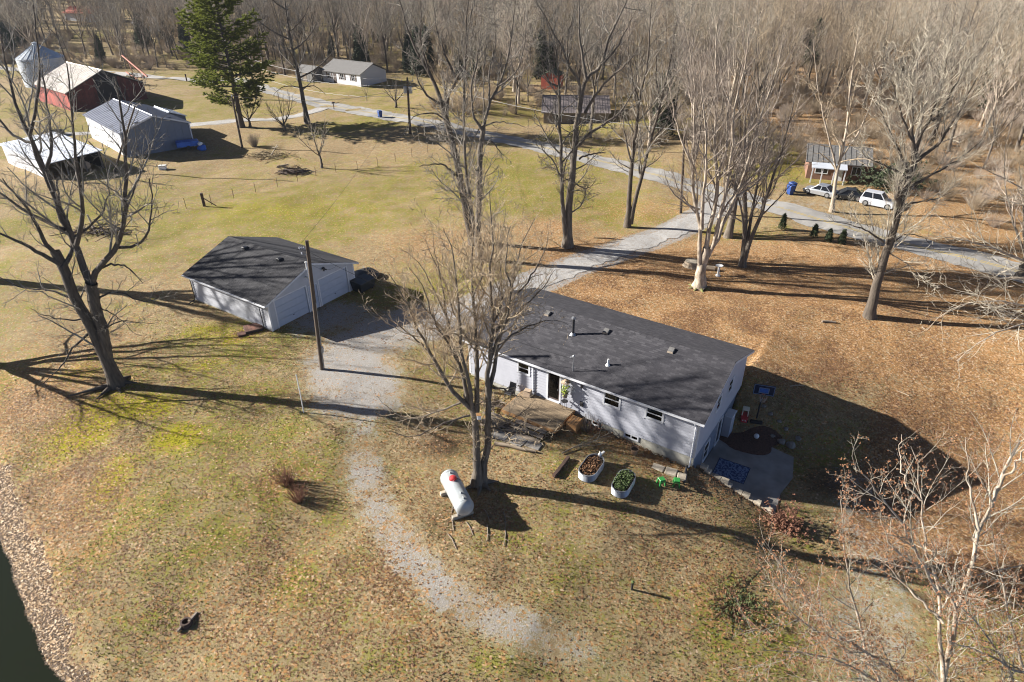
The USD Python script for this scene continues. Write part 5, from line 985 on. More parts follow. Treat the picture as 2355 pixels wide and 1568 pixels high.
mb_ = np.array([[(-1.6, -.2, .12), (-.7, 0, .16), (.2, -.05, .22), (1.1, .12, .3), (1.8, .3, .25)]]); r_ = np.array([[.04, .035, .03, .022, .012]])
rg = np.random.default_rng(5); t1_, r1_ = sprout(mb_, r_, dict(n=4, lf=.5, lmin=.4, lmax=1.2, ang=.6, m=5, up=.05, wob=.15, t0=.15, rf=.6), rg); t2_, r2_ = sprout(t1_, r1_, dict(n=5, lf=.6, lmin=.15, lmax=.5, ang=.6, m=3, up=.05, wob=.15, t0=.15, rf=.7, rmin=.005), rg)
t1_[..., 2] = np.maximum(t1_[..., 2], .03); t2_[..., 2] = np.maximum(t2_[..., 2], .03)
fb.part('limb', tubes(mb_, r_, 7), 'log_bark', smooth=True); fb.part('twigs', cat([tubes(t1_, r1_, 4), tubes(t2_, r2_, 3)]), 'twig_pale')
# things by the door
ps = Thing('plant_stand', 'black plant stand with grey pot, lime plant and tan hat by the front door', 'plant stand', house.world(np.array([-8.14, -.32, DZ])), -.597)
for a in range(3): ps.part('leg', bar((.18 * math.cos(a * 2.09), .18 * math.sin(a * 2.09), 0), (.08 * math.cos(a * 2.09), .08 * math.sin(a * 2.09), .85), .012), 'black_metal')
ps.part('shelf', lathe([(.2, .55), (.21, .57), (.0, .57)], 12), 'black_metal'); ps.part('pot', lathe([(0, .85), (.13, .85), (.2, 1.2), (.17, 1.2), (0, 1.15)], 14), 'grey_wood', smooth=40)
rg = np.random.default_rng(6); P = rg.normal(0, .09, (300, 3)) * [1, 1, 1.9] + [0, 0, 1.45]; ps.part('plant', leafquads(np.stack([P, P + [0, 0, .03]], 1), 500, .08, rg), 'lime', kind='stuff'); ps.part('flowers', leafquads(np.stack([P + [.05, -.03, .25], P + [.05, -.03, .28]], 1), 160, .07, rg), 'white_plastic', kind='stuff')
ps.part('hat', lathe([(0, 1.95), (.27, 1.93), (.28, 1.95), (.13, 1.99), (.11, 2.1), (0, 2.13)], 16), 'kraft', smooth=40)
def patio_chair(T, m):
    T.part('seat', bev(-.25, .25, -.25, .25, .38, .43, .015), m); T.part('backrest', turn(hexa([(-.25, .23, .42), (.25, .23, .42), (.25, .28, .42), (-.25, .28, .42), (-.23, .40, .95), (.23, .40, .95), (.23, .44, .95), (-.23, .44, .95)]), 0), m)
    for a in (-.23, .23):
        for b in (-.22, .22): T.part('leg', box(a - .022, a + .022, b - .022, b + .022, 0, .38), m)
        T.part('armrest', cat([bev(a - .035, a + .035, -.25, .27, .62, .65, .01), box(a - .02, a + .02, -.22, -.18, .43, .62)]), m)
ch = Thing('patio_chair', 'dark patio chair against the front wall at the left end of the house', 'chair', np.r_[house.world(np.array([-11.95, -.65, 0]))[:2], gd_(-11.95, -.65)], -.597); patio_chair(ch, 'black_metal')
cb = Thing('cardboard_box', 'small tan cardboard box by the front wall between the chair and the door', 'box', house.world(np.array([-10.75, -.4, DZ])), -.45)
cb.part('body', bev(-.22, .22, -.17, .17, 0.004, .42, .006), 'kraft'); cb.part('flap', cat([hexa([(-.22, -.17, .42), (.22, -.17, .42), (.22, -.165, .42), (-.22, -.165, .42), (-.22, -.3, .52), (.22, -.3, .52), (.22, -.295, .525), (-.22, -.295, .525)])]), 'kraft')
wp = Thing('plank_heap', 'weathered grey planks and logs heaped on the ground left of the deck steps', 'plank heap', np.r_[house.world(np.array([-11.2, -3.3, 0]))[:2], gd_(-11.2, -3.3)], -.597)
rg = np.random.default_rng(14)
for k in range(9): wp.part('plank', cbox((rg.uniform(-.45, .45), rg.uniform(-.5, .5), .05 + .045 * k), (rg.uniform(1.0, 1.9), .15, .04), rg.uniform(-.35, .35)), 'grey_wood')
for k in range(3): wp.part('log', bar((-.8, -.6 + .25 * k, .1), (.7 - .2 * k, -.65 + .3 * k, .12), .09, 7, .07), 'log_bark')
rp = Thing('brush_heap', 'heap of cut branches on the ground left of the deck', 'brush heap', np.r_[house.world(np.array([-12.4, -1.9, 0]))[:2], gd_(-12.4, -1.9)], -.597)
rg = np.random.default_rng(8); c = rg.normal(0, .5, (60, 3)) * [1.1, .6, .25]; c[:, 2] = np.abs(c[:, 2]) + .05; d = norm(rg.normal(0, 1, (60, 3)) * [1, 1, .25]) * rg.uniform(.25, .6, (60, 1)); rp.part('sticks', tubes(np.stack([c - d, c, c + d], 1), np.full((60, 3), .02) * [1, .9, .6], 5), 'grey_wood', kind='stuff'); rp.part('thick_limb', tubes(np.array([(-.9, -.2, .08), (0, 0, .2), (.9, .1, .12)]), np.array([.06, .05, .035]), 7, True), 'dark_wood')
# walkout patio
PZ = -2.35
pc = house.world(np.array([[0.0, .55, PZ + .06], [0.0, 6.0, PZ + .06], [2.6, 6.2, PZ + .06], [4.35, 5.9, PZ + .06], [4.75, 4.0, PZ + .06], [4.5, 2.4, PZ + .06], [4.65, .55, PZ + .06]]))
pc[:, :2] -= 0; m = trimesh.creation.extrude_polygon(__import__('shapely').Polygon(pc[:, :2]), .25, engine='earcut'); v = np.array(m.vertices); v[:, 2] += PZ - .19
setting('patio', (v, np.array(m.faces)), 'concrete', label='grey concrete patio slab outside the walkout basement')
rug = Thing('outdoor_rug', 'square blue and white patterned outdoor rug on the concrete patio', 'rug', np.r_[(13.9 + 11.96) / 2 - .05, (29.17 + 29.15) / 2 - .13, PZ + .064], -.597 + .05)
rug.part('rug', bev(-.92, .92, -.80, .80, 0, .012, .004), 'rug_blue'); rug.part('border', cat([box(-.92, .92, -.80, -.76, .0125, .015), box(-.92, .92, .76, .80, .0125, .015), box(-.92, -.88, -.759, .759, .0125, .015), box(.88, .92, -.759, .759, .0125, .015)]), 'board_blue')
rw = Thing('retaining_wall', 'stepped tan block retaining wall between the lawn and the walkout patio', 'wall', house.world(np.array([0.1, .42, PZ])), -.597)
rg = np.random.default_rng(9); xs_ = np.arange(0, 4.6, .42)
for k, xx in enumerate(xs_):
    p = house.world(np.array([xx + .3, .15, 0])); top = float(ground(*p[:2])) + .10 - PZ
    nr = max(1, int(round(top / .2)))
    for r in range(nr):
        z0 = r * .2 - .02; ox = (.21 if r % 2 else 0)
        cap_ = r == nr - 1
        v, f = bev(0, .405, -.13 - .015 * (nr - r) * 0, .16 + (.02 if cap_ else 0), 0, .188, .018); v = v + [xx + ox + rg.uniform(-.008, .008), rg.uniform(-.02, .02) + .02 * math.sin(k), z0]
        rw.part('block', (v, f), 'pale_stone' if cap_ else 'wall_block')
mc = house.world(np.array([1.75, 5.9, 0])); th = np.linspace(0, 6.283, 40, endpoint=False); rr = 1.45 + .22 * np.sin(3 * th) + .1 * np.cos(5 * th)
gr = np.array([(mc[0] + r * u * math.cos(t) * 1.25, mc[1] + r * u * math.sin(t) * .75) for u in (0.02, .4, .7, 1.0) for r, t in zip(rr, th)])
zz = np.maximum(ground(gr[:, 0], gr[:, 1]), PZ + .06) + np.repeat([.10, .09, .07, .012], 40) + rg.uniform(-.015, .015, len(gr))
F = [[a * 40 + j, a * 40 + (j + 1) % 40, (a + 1) * 40 + (j + 1) % 40, (a + 1) * 40 + j] for a in range(3) for j in range(40)]
setting('mulch_bed', (np.c_[gr, zz], np.array(F)), 'mulch', True, kind='stuff', label='dark red brown mulch bed around the basketball hoop')
hp_ = np.array([15.45, 32.75]); hoop = Thing('basketball_hoop', 'black basketball hoop stand with dark blue backboard in the mulch bed', 'basketball hoop', G3(*hp_, .03), math.radians(-17))
hoop.part('base', bev(-.38, .38, -.05, .75, 0, .18, .05), 'black_metal'); hoop.part('pole', cat([bar((0, .3, .12), (0, .12, 2.35), .05, 10), bar((0, .12, 2.35), (0, .0, 2.75), .04, 8)]), 'black_metal')
bb = hoop.part('backboard', bev(-.62, .62, -.16, -.12, 2.35, 3.08, .01), 'board_blue')
def frame(x0, x1, z0, z1, t, y): return cat([box(x0, x1, y - .006, y, z0, z0 + t), box(x0, x1, y - .006, y, z1 - t, z1), box(x0, x0 + t, y - .006, y, z0 + t, z1 - t), box(x1 - t, x1, y - .006, y, z0 + t, z1 - t)])
hoop.part('board_outline', frame(-.60, .60, 2.37, 3.06, .035, -.162), 'board_line', bb); hoop.part('target_square', cat([frame(-.30, .30, 2.48, 2.88, .05, -.162)]), 'board_line', bb); hoop.part('target_panel', box(-.24, .24, -.1655, -.1625, 2.54, 2.82), 'blue_tarp', bb)
th = np.linspace(0, 2 * math.pi, 21); ring = np.stack([.23 * np.cos(th), -.42 + .23 * np.sin(th), np.full(21, 2.45)], 1); rm = hoop.part('rim', cat([tubes(ring, np.full(21, .011), 5), box(-.06, .06, -.2, -.161, 2.40, 2.47)]), 'orange')
lines = []
for k in range(10):
    for s_ in (1, -1):
        a = np.linspace(0, 1, 4) * s_ * .63 + k * .628; h_ = np.linspace(0, 1, 4); rad = .23 - .10 * h_
        lines.append(np.stack([rad * np.cos(a), -.42 + rad * np.sin(a), 2.45 - .42 * h_], 1))
hoop.part('net', tubes(np.array(lines), np.full((20, 4), .008), 3), 'net', rm)
tc2 = np.array([14.75, 33.05]); toy = Thing('toy_car', 'red and cream ride-on toy car parked on the mulch by the basement wall', 'toy car', np.r_[tc2, max(float(ground(*tc2)), PZ + .06) + .08], -1.95)
toy.part('body', loft([[(x, -w, .08), (x, w, .08), (x, w, h), (x, -w, h)] for x, w, h in ((-.38, .18, .36), (-.3, .22, .42), (.1, .22, .42), (.18, .22, .38), (.38, .18, .32), (.42, .14, .25))]), 'red_paint', smooth=30)
rf = toy.part('roof', bev(-.32, .16, -.2, .2, .80, .86, .03), 'toy_white')
for x in (-.28, .12):
    for y in (-.17, .17): toy.part('roof_post', bar((x, y, .40), (x, y * .95, .81), .03, 6), 'toy_white', rf)
for x in (-.25, .25):
    for y in (-.22, .22): toy.part('wheel', (lambda m: (np.stack([m[0][:, 0], m[0][:, 2], m[0][:, 1]], 1) + [x, y, .10], m[1][:, ::-1]))(lathe([(0, -.03), (.1, -.03), (.1, .03), (0, .03)], 10)), 'rubber')
toy.part('headlight', cat([cbox((.425, -.08, .24), (.02, .07, .06)), cbox((.425, .08, .24), (.02, .07, .06))]), 'white_plastic')
bl = np.array([15.28, 31.95]); ball = Thing('white_ball', 'round white ball lying on the mulch in front of the hoop', 'ball', np.r_[bl, max(float(ground(*bl)), PZ + .06) + .21])
sp = trimesh.creation.icosphere(3, .16); ball.part('ball', (np.array(sp.vertices), np.array(sp.faces)), 'white_plastic', smooth=True)
for k, (x, y, r) in enumerate(((16.75, 31.55, .26), (17.2, 31.25, .30), (17.75, 31.6, .20), (16.3, 32.0, .16), (16.0, 33.4, .15), (16.35, 33.0, .17), (16.8, 32.6, .15), (17.15, 32.2, .15))):
    lb_ = ['rounded grey boulder at the edge of the mulch bed, next to the largest one', 'largest pale boulder at the corner of the patio', 'grey boulder lying furthest from the house beyond the patio'] + ['small stone edging the slope behind the basketball hoop'] * 5
    T = Thing('boulder' if k < 3 else 'edging_stone', lb_[k], 'boulder' if k < 3 else 'stone', G3(x, y, r * .3), k * .9, None if k < 3 else 'edging stones behind the hoop'); T.part('stone', rock(r, k), 'rock', smooth=60)
# left of the garage
pl = Thing('wooden_ramp', 'low reddish brown weathered wooden box by the near garage corner', 'box', G3(-19.1, 42.0), .52)
for k in range(5): pl.part('plank', bev(-.62 + .25 * k, -.62 + .25 * k + .235, -.05, 1.0, .16, .20, .008), 'rust_wood')
pl.part('frame', cat([box(-.64, .63, -.10, -.055, -.15, .2), box(-.64, .63, 1.0, 1.04, -.15, .2), box(-.64, -.6, -.05, 1.0, -.15, .155), box(.59, .63, -.05, 1.0, -.15, .155)]), 'dark_wood'); pl.part('step', bev(-1.2, -.66, -.25, .3, -.1, .12, .01), 'rust_wood')
cpil = Thing('covered_pile', 'low wide pile under a dark cover in the garage shade beside the dark bin', 'pile', garage.world(np.array([GW + 1.9, .9, -.05])), 1.2); v, f = rock(1.35, 12, .42); cpil.part('cover', (v + [0, 0, .3], f), 'dark_bin', smooth=60); cpil.part('weight', cbox((.2, .1, .92), (.5, .14, .09), .6), 'grey_wood')
bn = Thing('dumpster', 'dark bin standing in shade at the right garage corner', 'bin', G3(-12.35, 49.0), .981)
bn.part('body', hexa([(-.75, -.5, .12), (.75, -.5, .12), (.75, .5, .12), (-.75, .5, .12), (-.85, -.6, .85), (.85, -.6, .85), (.85, .6, .85), (-.85, .6, .85)]), 'dark_bin')
for s_ in (-.43, .43): bn.part('lid', hexa([(s_ - .42, -.63, .855), (s_ + .42, -.63, .855), (s_ + .42, .62, .855), (s_ - .42, .62, .855), (s_ - .41, -.61, .9), (s_ + .41, -.61, .9), (s_ + .41, .6, 1.0), (s_ - .41, .6, 1.0)]), 'dark_bin')
for a in (-.6, .6): bn.part('wheel', (lambda m: (np.stack([m[0][:, 0] + a, m[0][:, 2], m[0][:, 1] + .1], 1), m[1][:, ::-1]))(lathe([(0, -.45), (.1, -.45), (.1, .45), (0, .45)], 10)), 'rubber')
wd = Thing('firewood_stack', 'low dark stack of firewood in the garage shade on its right side', 'firewood', garage.world(np.array([GW + .75, 2.6, 0])), .981)
rg = np.random.default_rng(10)
for r in range(4):
    for k in range(11): wd.part('split_log', (lambda m: (m[0][:, [1, 0, 2]], m[1][:, ::-1]))(bar((k * .17 + .08 * (r % 2) - .9, -.22, .09 + r * .15), (k * .17 + .08 * (r % 2) - .9, .24, .09 + r * .15), rg.uniform(.06, .08), 6)), 'dark_wood')
# scattered on the near lawn
hs = Thing('tree_stump', 'low dark hollow stump in the foreground lawn near the pond bank', 'stump', G3(-14.16, 17.97), .6)
hs.part('stump', lathe([(.32, -.1), (.26, .05), (.22, .16), (.15, .16), (.12, .02), (0, .0)], 12), 'dark_wood'); hs.part('splinter', cat([cbox((.3, .1, .08), (.5, .1, .12), .7, .1), cbox((-.25, -.12, .05), (.35, .08, .1), .7)]), 'grey_wood')
vp = Thing('vent_pipe', 'short dark green pipe sticking up from the front lawn', 'pipe', G3(5.41, 19.82)); vp.part('pipe', bar((0, 0, -.1), (0, 0, .48), .055, 10), 'dark_bin'); vp.part('cap', lathe([(0, .48), (.075, .48), (.075, .54), (0, .57)], 10), 'bed_green')
def twiggy(T, n, h, sp, seed, m, dens=3.0):
    rg = np.random.default_rng(seed); a = rg.random(n) * 6.28; r = rg.random(n) ** .6; p0 = np.stack([.25 * r * np.cos(a), .25 * r * np.sin(a), 0 * a - .05], 1)
    d = norm(np.stack([np.cos(a) * r * sp, np.sin(a) * r * sp, 0 * a + 1], 1)); P = np.zeros((n, 5, 3)); P[:, 0] = p0; L = h * rg.uniform(.6, 1.1, n)[:, None]
    for s in range(1, 5): d = norm(d + rg.normal(0, .08, d.shape)); P[:, s] = P[:, s - 1] + d * L / 4
    R = np.full((n, 1), .011) * np.linspace(1, .4, 5); t, tr2 = sprout(P, R, dict(n=dens, lf=.4, lmin=.15, lmax=.7, ang=.5, m=3, up=.1, wob=.12, t0=.2, rf=.7, rmin=.005), rg)
    T.part('stems', tubes(P, R, 4), m, kind='stuff'); T.part('twigs', tubes(t, tr2, 3), m, kind='stuff')
for k, (x, y, h, lb_) in enumerate(((-12.05, 25.95, 1.15, 'bare bush with reddish brown stems in the front lawn, the one nearer the garage'), (-11.2, 24.95, 1.0, 'bare bush with reddish brown stems in the front lawn, the one nearer the gravel track'))):
    T = Thing('bare_shrub', lb_, 'shrub', G3(x, y)); twiggy(T, 90, h, .5, 40 + k, 'stem_red')
gp_ = Thing('creeping_shrub', 'low spreading green shrub on the lawn left of the young oak', 'shrub', G3(10.0, 19.4)); rg = np.random.default_rng(42)
P = rg.normal(0, 1, (420, 3)) * [.85, .8, .05]; P[:, 2] = np.abs(P[:, 2]) + .05; gp_.part('foliage', leafquads(np.stack([P, P + rg.normal(0, .12, P.shape) * [1, 1, .4]], 1), 2600, .07, rg), 'ivy', kind='stuff'); gp_.part('stems', tubes(np.stack([P[:60] * [.2, .2, 0], P[:60] * .6, P[:60]], 1), np.full((60, 3), .012), 4), 'stem_red', kind='stuff')
hg = Thing('evergreen_shrub', 'dark leafy shrub at the low end of the block retaining wall', 'shrub', G3(14.35, 24.6)); P = rg.normal(0, 1, (300, 3)) * [.5, .5, .35] + [0, 0, .45]; hg.part('foliage', leafquads(np.stack([P, P + rg.normal(0, .1, P.shape)], 1), 2600, .09, rg), 'stem_red', kind='stuff'); twiggy(hg, 60, 1.3, .5, 43, 'stem_red')
sh = Thing('bare_shrub', 'bare shrub with dark red leaves growing against the wall by the deck box', 'shrub', np.r_[house.world(np.array([-6.3, -.75, 0]))[:2], gd_(-6.3, -.75)]); twiggy(sh, 60, 1.0, .7, 44, 'grey_wood'); P = rg.normal(0, 1, (80, 3)) * [.25, .25, .15] + [.35, -.1, .4]; sh.part('leaves', leafquads(np.stack([P, P + [0, 0, .02]], 1), 260, .07, rg), 'stem_red', kind='stuff')
def stick(label, x, y, L, r, rz, m='grey_wood', name='fallen_branch'):
    T = Thing(name, label, 'branch', G3(x, y), rz); T.part('limb', tubes(np.array([(-L / 2, 0, r), (-L * .1, L * .04, r * 1.2), (L / 2, -L * .03, r)]), np.array([r, r * .9, r * .6]), 7, True), m, smooth=50); T.part('twig', bar((L * .1, 0, r), (L * .3, L * .18, r + .1), r * .5, 5, r * .2), m)
for lb_, mx, my, L, r, rz, m_ in (('weathered log and stones on the right lawn left of the leaning tree', 1905, 742, 1.0, .09, -.1, 'grey_wood'), ('thin stick lying at the sunlit edge of the house shadow', 1832, 888, 1.1, .05, .15, 'log_bark'), ('small pale stick among the leaves well right of the house', 2075, 905, .8, .035, -.8, 'log_bark'), ('dark fallen branch in the leaves near the drive and tallest tree', 1400, 550, 3.0, .05, -.15, 'dark_wood')):
    p = at(mx, my); stick(lb_, p[0], p[1], L, r, rz, m_)
rt = np.random.default_rng(45)
for k in range(9):
    a = at(1040 + 40 * (k % 4), 1165 + 10 * k); stick('thin surface root showing in the bare soil below the gas tank', a[0], a[1], rt.uniform(.6, 1.2), .025, rt.uniform(-2.2, -.9), 'grey_wood', 'surface_root'); stage.GetPrimAtPath(f'/World/surface_root' + (f'_{k:03d}' if k else '')).SetCustomDataByKey('group', 'surface roots below the gas tank')
# right lawn
bbp = at(1650, 634); bath = Thing('bird_bath', 'white pedestal bird bath between the maples on the leaf strewn lawn', 'bird bath', bbp); bath.part('pedestal', lathe([(0, 0), (.22, 0), (.2, .08), (.1, .15), (.085, .7), (.13, .82), (0, .82)], 14), 'white_plastic', smooth=40); bath.part('bowl', lathe([(.08, .82), (.3, .92), (.33, .98), (.3, .97), (.1, .90), (0, .9)], 18), 'white_plastic', smooth=40)
sp_ = at(1590, 612); stp = Thing('tree_stump', 'wide pale cut stump behind the pinkish many stemmed maple', 'stump', sp_); stp.part('stump', lathe([(.95, -.1), (.7, .2), (.62, .5), (.0, .52)], 14), 'log_bark'); stp.part('cut_face', lathe([(.6, .523), (0, .526)], 14), 'pale_stone'); stp.part('log', bar((.7, -.6, .2), (1.8, -1.0, .2), .22, 9), 'log_bark')
for k, (mx, my, h, lb_) in enumerate(((1797, 527, 1.5, 'leftmost'), (1870, 546, 1.25, 'second'), (1903, 556, 1.2, 'third'), (1934, 560, 1.3, 'rightmost'))):
    p = at(mx, my); T = Thing('young_evergreen', f'small dark conical evergreen in the row along the road, {lb_} of four', 'evergreen', p, k, 'row of young evergreens by the road'); rg = np.random.default_rng(50 + k)
    n = 700; z = rg.random(n) ** .8; a = rg.random(n) * 6.28; r = .38 * (1 - z) ** .55 * np.sqrt(rg.uniform(.35, 1, n)); P = np.stack([r * np.cos(a), r * np.sin(a), .08 + z * h], 1)
    T.part('foliage', leafquads(np.stack([P, P + [0, 0, .05]], 1), 1500, .10, rg), 'arborvitae', kind='stuff'); T.part('trunk', bar((0, 0, -.05), (0, 0, h * .8), .03, 6), 'bark_dark')
# leaves on the ground and tufts of grass, real pieces over the near lawn
rg = np.random.default_rng(77)
def scatter(n, seed):
    r = np.random.default_rng(seed); x = r.uniform(-34, 38, n); y = 13 + 47 * r.random(n) ** 1.15; return x, y
x, y = scatter(560000, 1); a, b_ = masks(x, y)
inh = lambda x, y: ((np.abs((x - HO[0]) * A2[0] + (y - HO[1]) * A2[1] + HL / 2) < HL / 2 + .1) & (np.abs((x - HO[0]) * B2[0] + (y - HO[1]) * B2[1] - HW / 2) < HW / 2 + .1)) | ((np.abs((x + 17.779) * math.cos(.981) + (y - 42.033) * math.sin(.981) - GW / 2) < GW / 2 + .1) & (np.abs(-(x + 17.779) * math.sin(.981) + (y - 42.033) * math.cos(.981) - GL / 2) < GL / 2 + .1))
s_ = (x - HO[0]) * A2[0] + (y - HO[1]) * A2[1]; t_ = (x - HO[0]) * B2[0] + (y - HO[1]) * B2[1]; onpat = (s_ > 0) & (s_ < 4.6) & (t_ > .5) & (t_ < 6.2)
pat = meshkit.fbm(np.stack([x * .5, y * .5, x * 0], -1), 3, 21); keep = rg.random(len(x)) < np.clip(a[:, 1] * (.04 + 2.4 * np.clip(pat - .28, 0, 1)) + 1.3 * b_[:, 0], 0, 1) * (1 - .75 * smooth(a[:, 0], .4, .7)) * smooth(-y, -61, -44) * smooth(-np.abs(x), -37, -27)
keep &= ~inh(x, y) & ~(onpat & (rg.random(len(x)) < .85)) & ((x + 25.1) * -.725 + (y - 21.8) * -.69 < .4)
x, y = x[keep], y[keep]; bankl = b_[keep, 0] > .5; n = len(x); z = ground(x, y) + rg.uniform(.008, .022, n); c = np.stack([x, y, z], 1)
an = rg.random(n) * 6.28; sz = rg.uniform(.030, .060, n)[:, None]; ax = np.stack([np.cos(an), np.sin(an), rg.normal(0, .13, n)], 1); bx2 = np.stack([-np.sin(an), np.cos(an), rg.normal(0, .13, n)], 1)
v = np.stack([c - ax * sz, c + bx2 * sz * .8 + [0, 0, .009], c + ax * sz, c - bx2 * sz * .8 + [0, 0, .009]], 1)
for nm, sel in (('fallen_leaves', ~bankl), ('fallen_leaves', bankl)):
    vv = v[sel].reshape(-1, 3); k = np.arange(sel.sum())[:, None] * 4
    g = Graph(); rnd = g.add('geometry', 'random_per_island')
    ramp = [(0, (0.19, 0.10, 0.052)), (.25, (0.30, 0.165, 0.08)), (.6, (0.42, 0.245, 0.125)), (.88, (0.52, 0.35, 0.21)), (1, (0.60, 0.46, 0.33))] if nm and sel is not bankl else [(0, (.11, .068, .038)), (.35, (.31, .205, .12)), (.75, (.50, .375, .25)), (1, (.66, .56, .43))]
    g.make('leaf_litter' if sel is not bankl else 'bank_litter', g.add('principled_bsdf', 'BSDF', {'roughness': .65, 'specular_ior_level': .35}, base_color=g.ramp(rnd, ramp)))
    setting(nm, (vv, np.vstack([k + [0, 1, 2], k + [0, 2, 3]])), 'leaf_litter' if sel is not bankl else 'bank_litter', kind='stuff', label='brown fallen leaves lying over the lawn' if sel is not bankl else 'bleached leaves on the pond bank')
x, y = scatter(330000, 2); a, b_ = masks(x, y); pat = meshkit.fbm(np.stack([x * .6, y * .6, x * 0], -1), 3, 31)
keep = (rg.random(len(x)) < smooth(-y, -52, -38) * smooth(-np.abs(x), -36, -27) * (.55 * (1 - a[:, 1]) + .5 * a[:, 2]) * (1 - smooth(a[:, 0], .3, .6)) * (.4 + 1.2 * pat) * (1 - b_[:, 0])) & ~inh(x, y) & (y < 52) & ((x + 25.1) * -.725 + (y - 21.8) * -.69 < -.2)
s_ = (x - HO[0]) * A2[0] + (y - HO[1]) * A2[1]; t_ = (x - HO[0]) * B2[0] + (y - HO[1]) * B2[1]; keep &= ~((s_ > 0) & (s_ < 4.6) & (t_ > .5) & (t_ < 6.2))
x, y = x[keep], y[keep]; n = len(x); c = np.stack([x, y, ground(x, y) - .01], 1); gm_ = a[keep, 2] + .7 * b_[keep, 2]
d = norm(rg.normal(0, .75, (n, 3)) * [1, 1, 0] + [0, 0, 1]) * rg.uniform(.05, .12, (n, 1)); sd = norm(np.cross(d, rg.normal(0, 1, (n, 3)))) * .022
isg = (gm_ + (pat[keep] - .5) * 1.3 + rg.normal(0, .12, n)) > .42
for sel, mt, c0, c1, lb_ in ((isg, 'green_grass', (.085, .09, .02), (.25, .24, .06), 'short yellow green grass tufts'), (~isg, 'dry_grass', (.18, .125, .06), (.40, .30, .16), 'short dry tan grass tufts')):
    vv = np.stack([c[sel] - sd[sel], c[sel] + sd[sel], c[sel] + d[sel]], 1).reshape(-1, 3)
    g = Graph(); rnd = g.add('geometry', 'random_per_island'); cc_ = g.mix(rnd, c0, c1); dd_ = g.add('principled_bsdf', 'BSDF', {'roughness': .8, 'specular_ior_level': .2}, base_color=cc_)
    g.make(mt, g.add('mix_closure', 'closure', {'fac': .25}, closure1=dd_, closure2=g.add('translucent_bsdf', 'BSDF', None, color=cc_)))
    setting('grass', (vv, np.arange(len(vv)).reshape(-1, 3)), mt, kind='stuff', label=lb_)
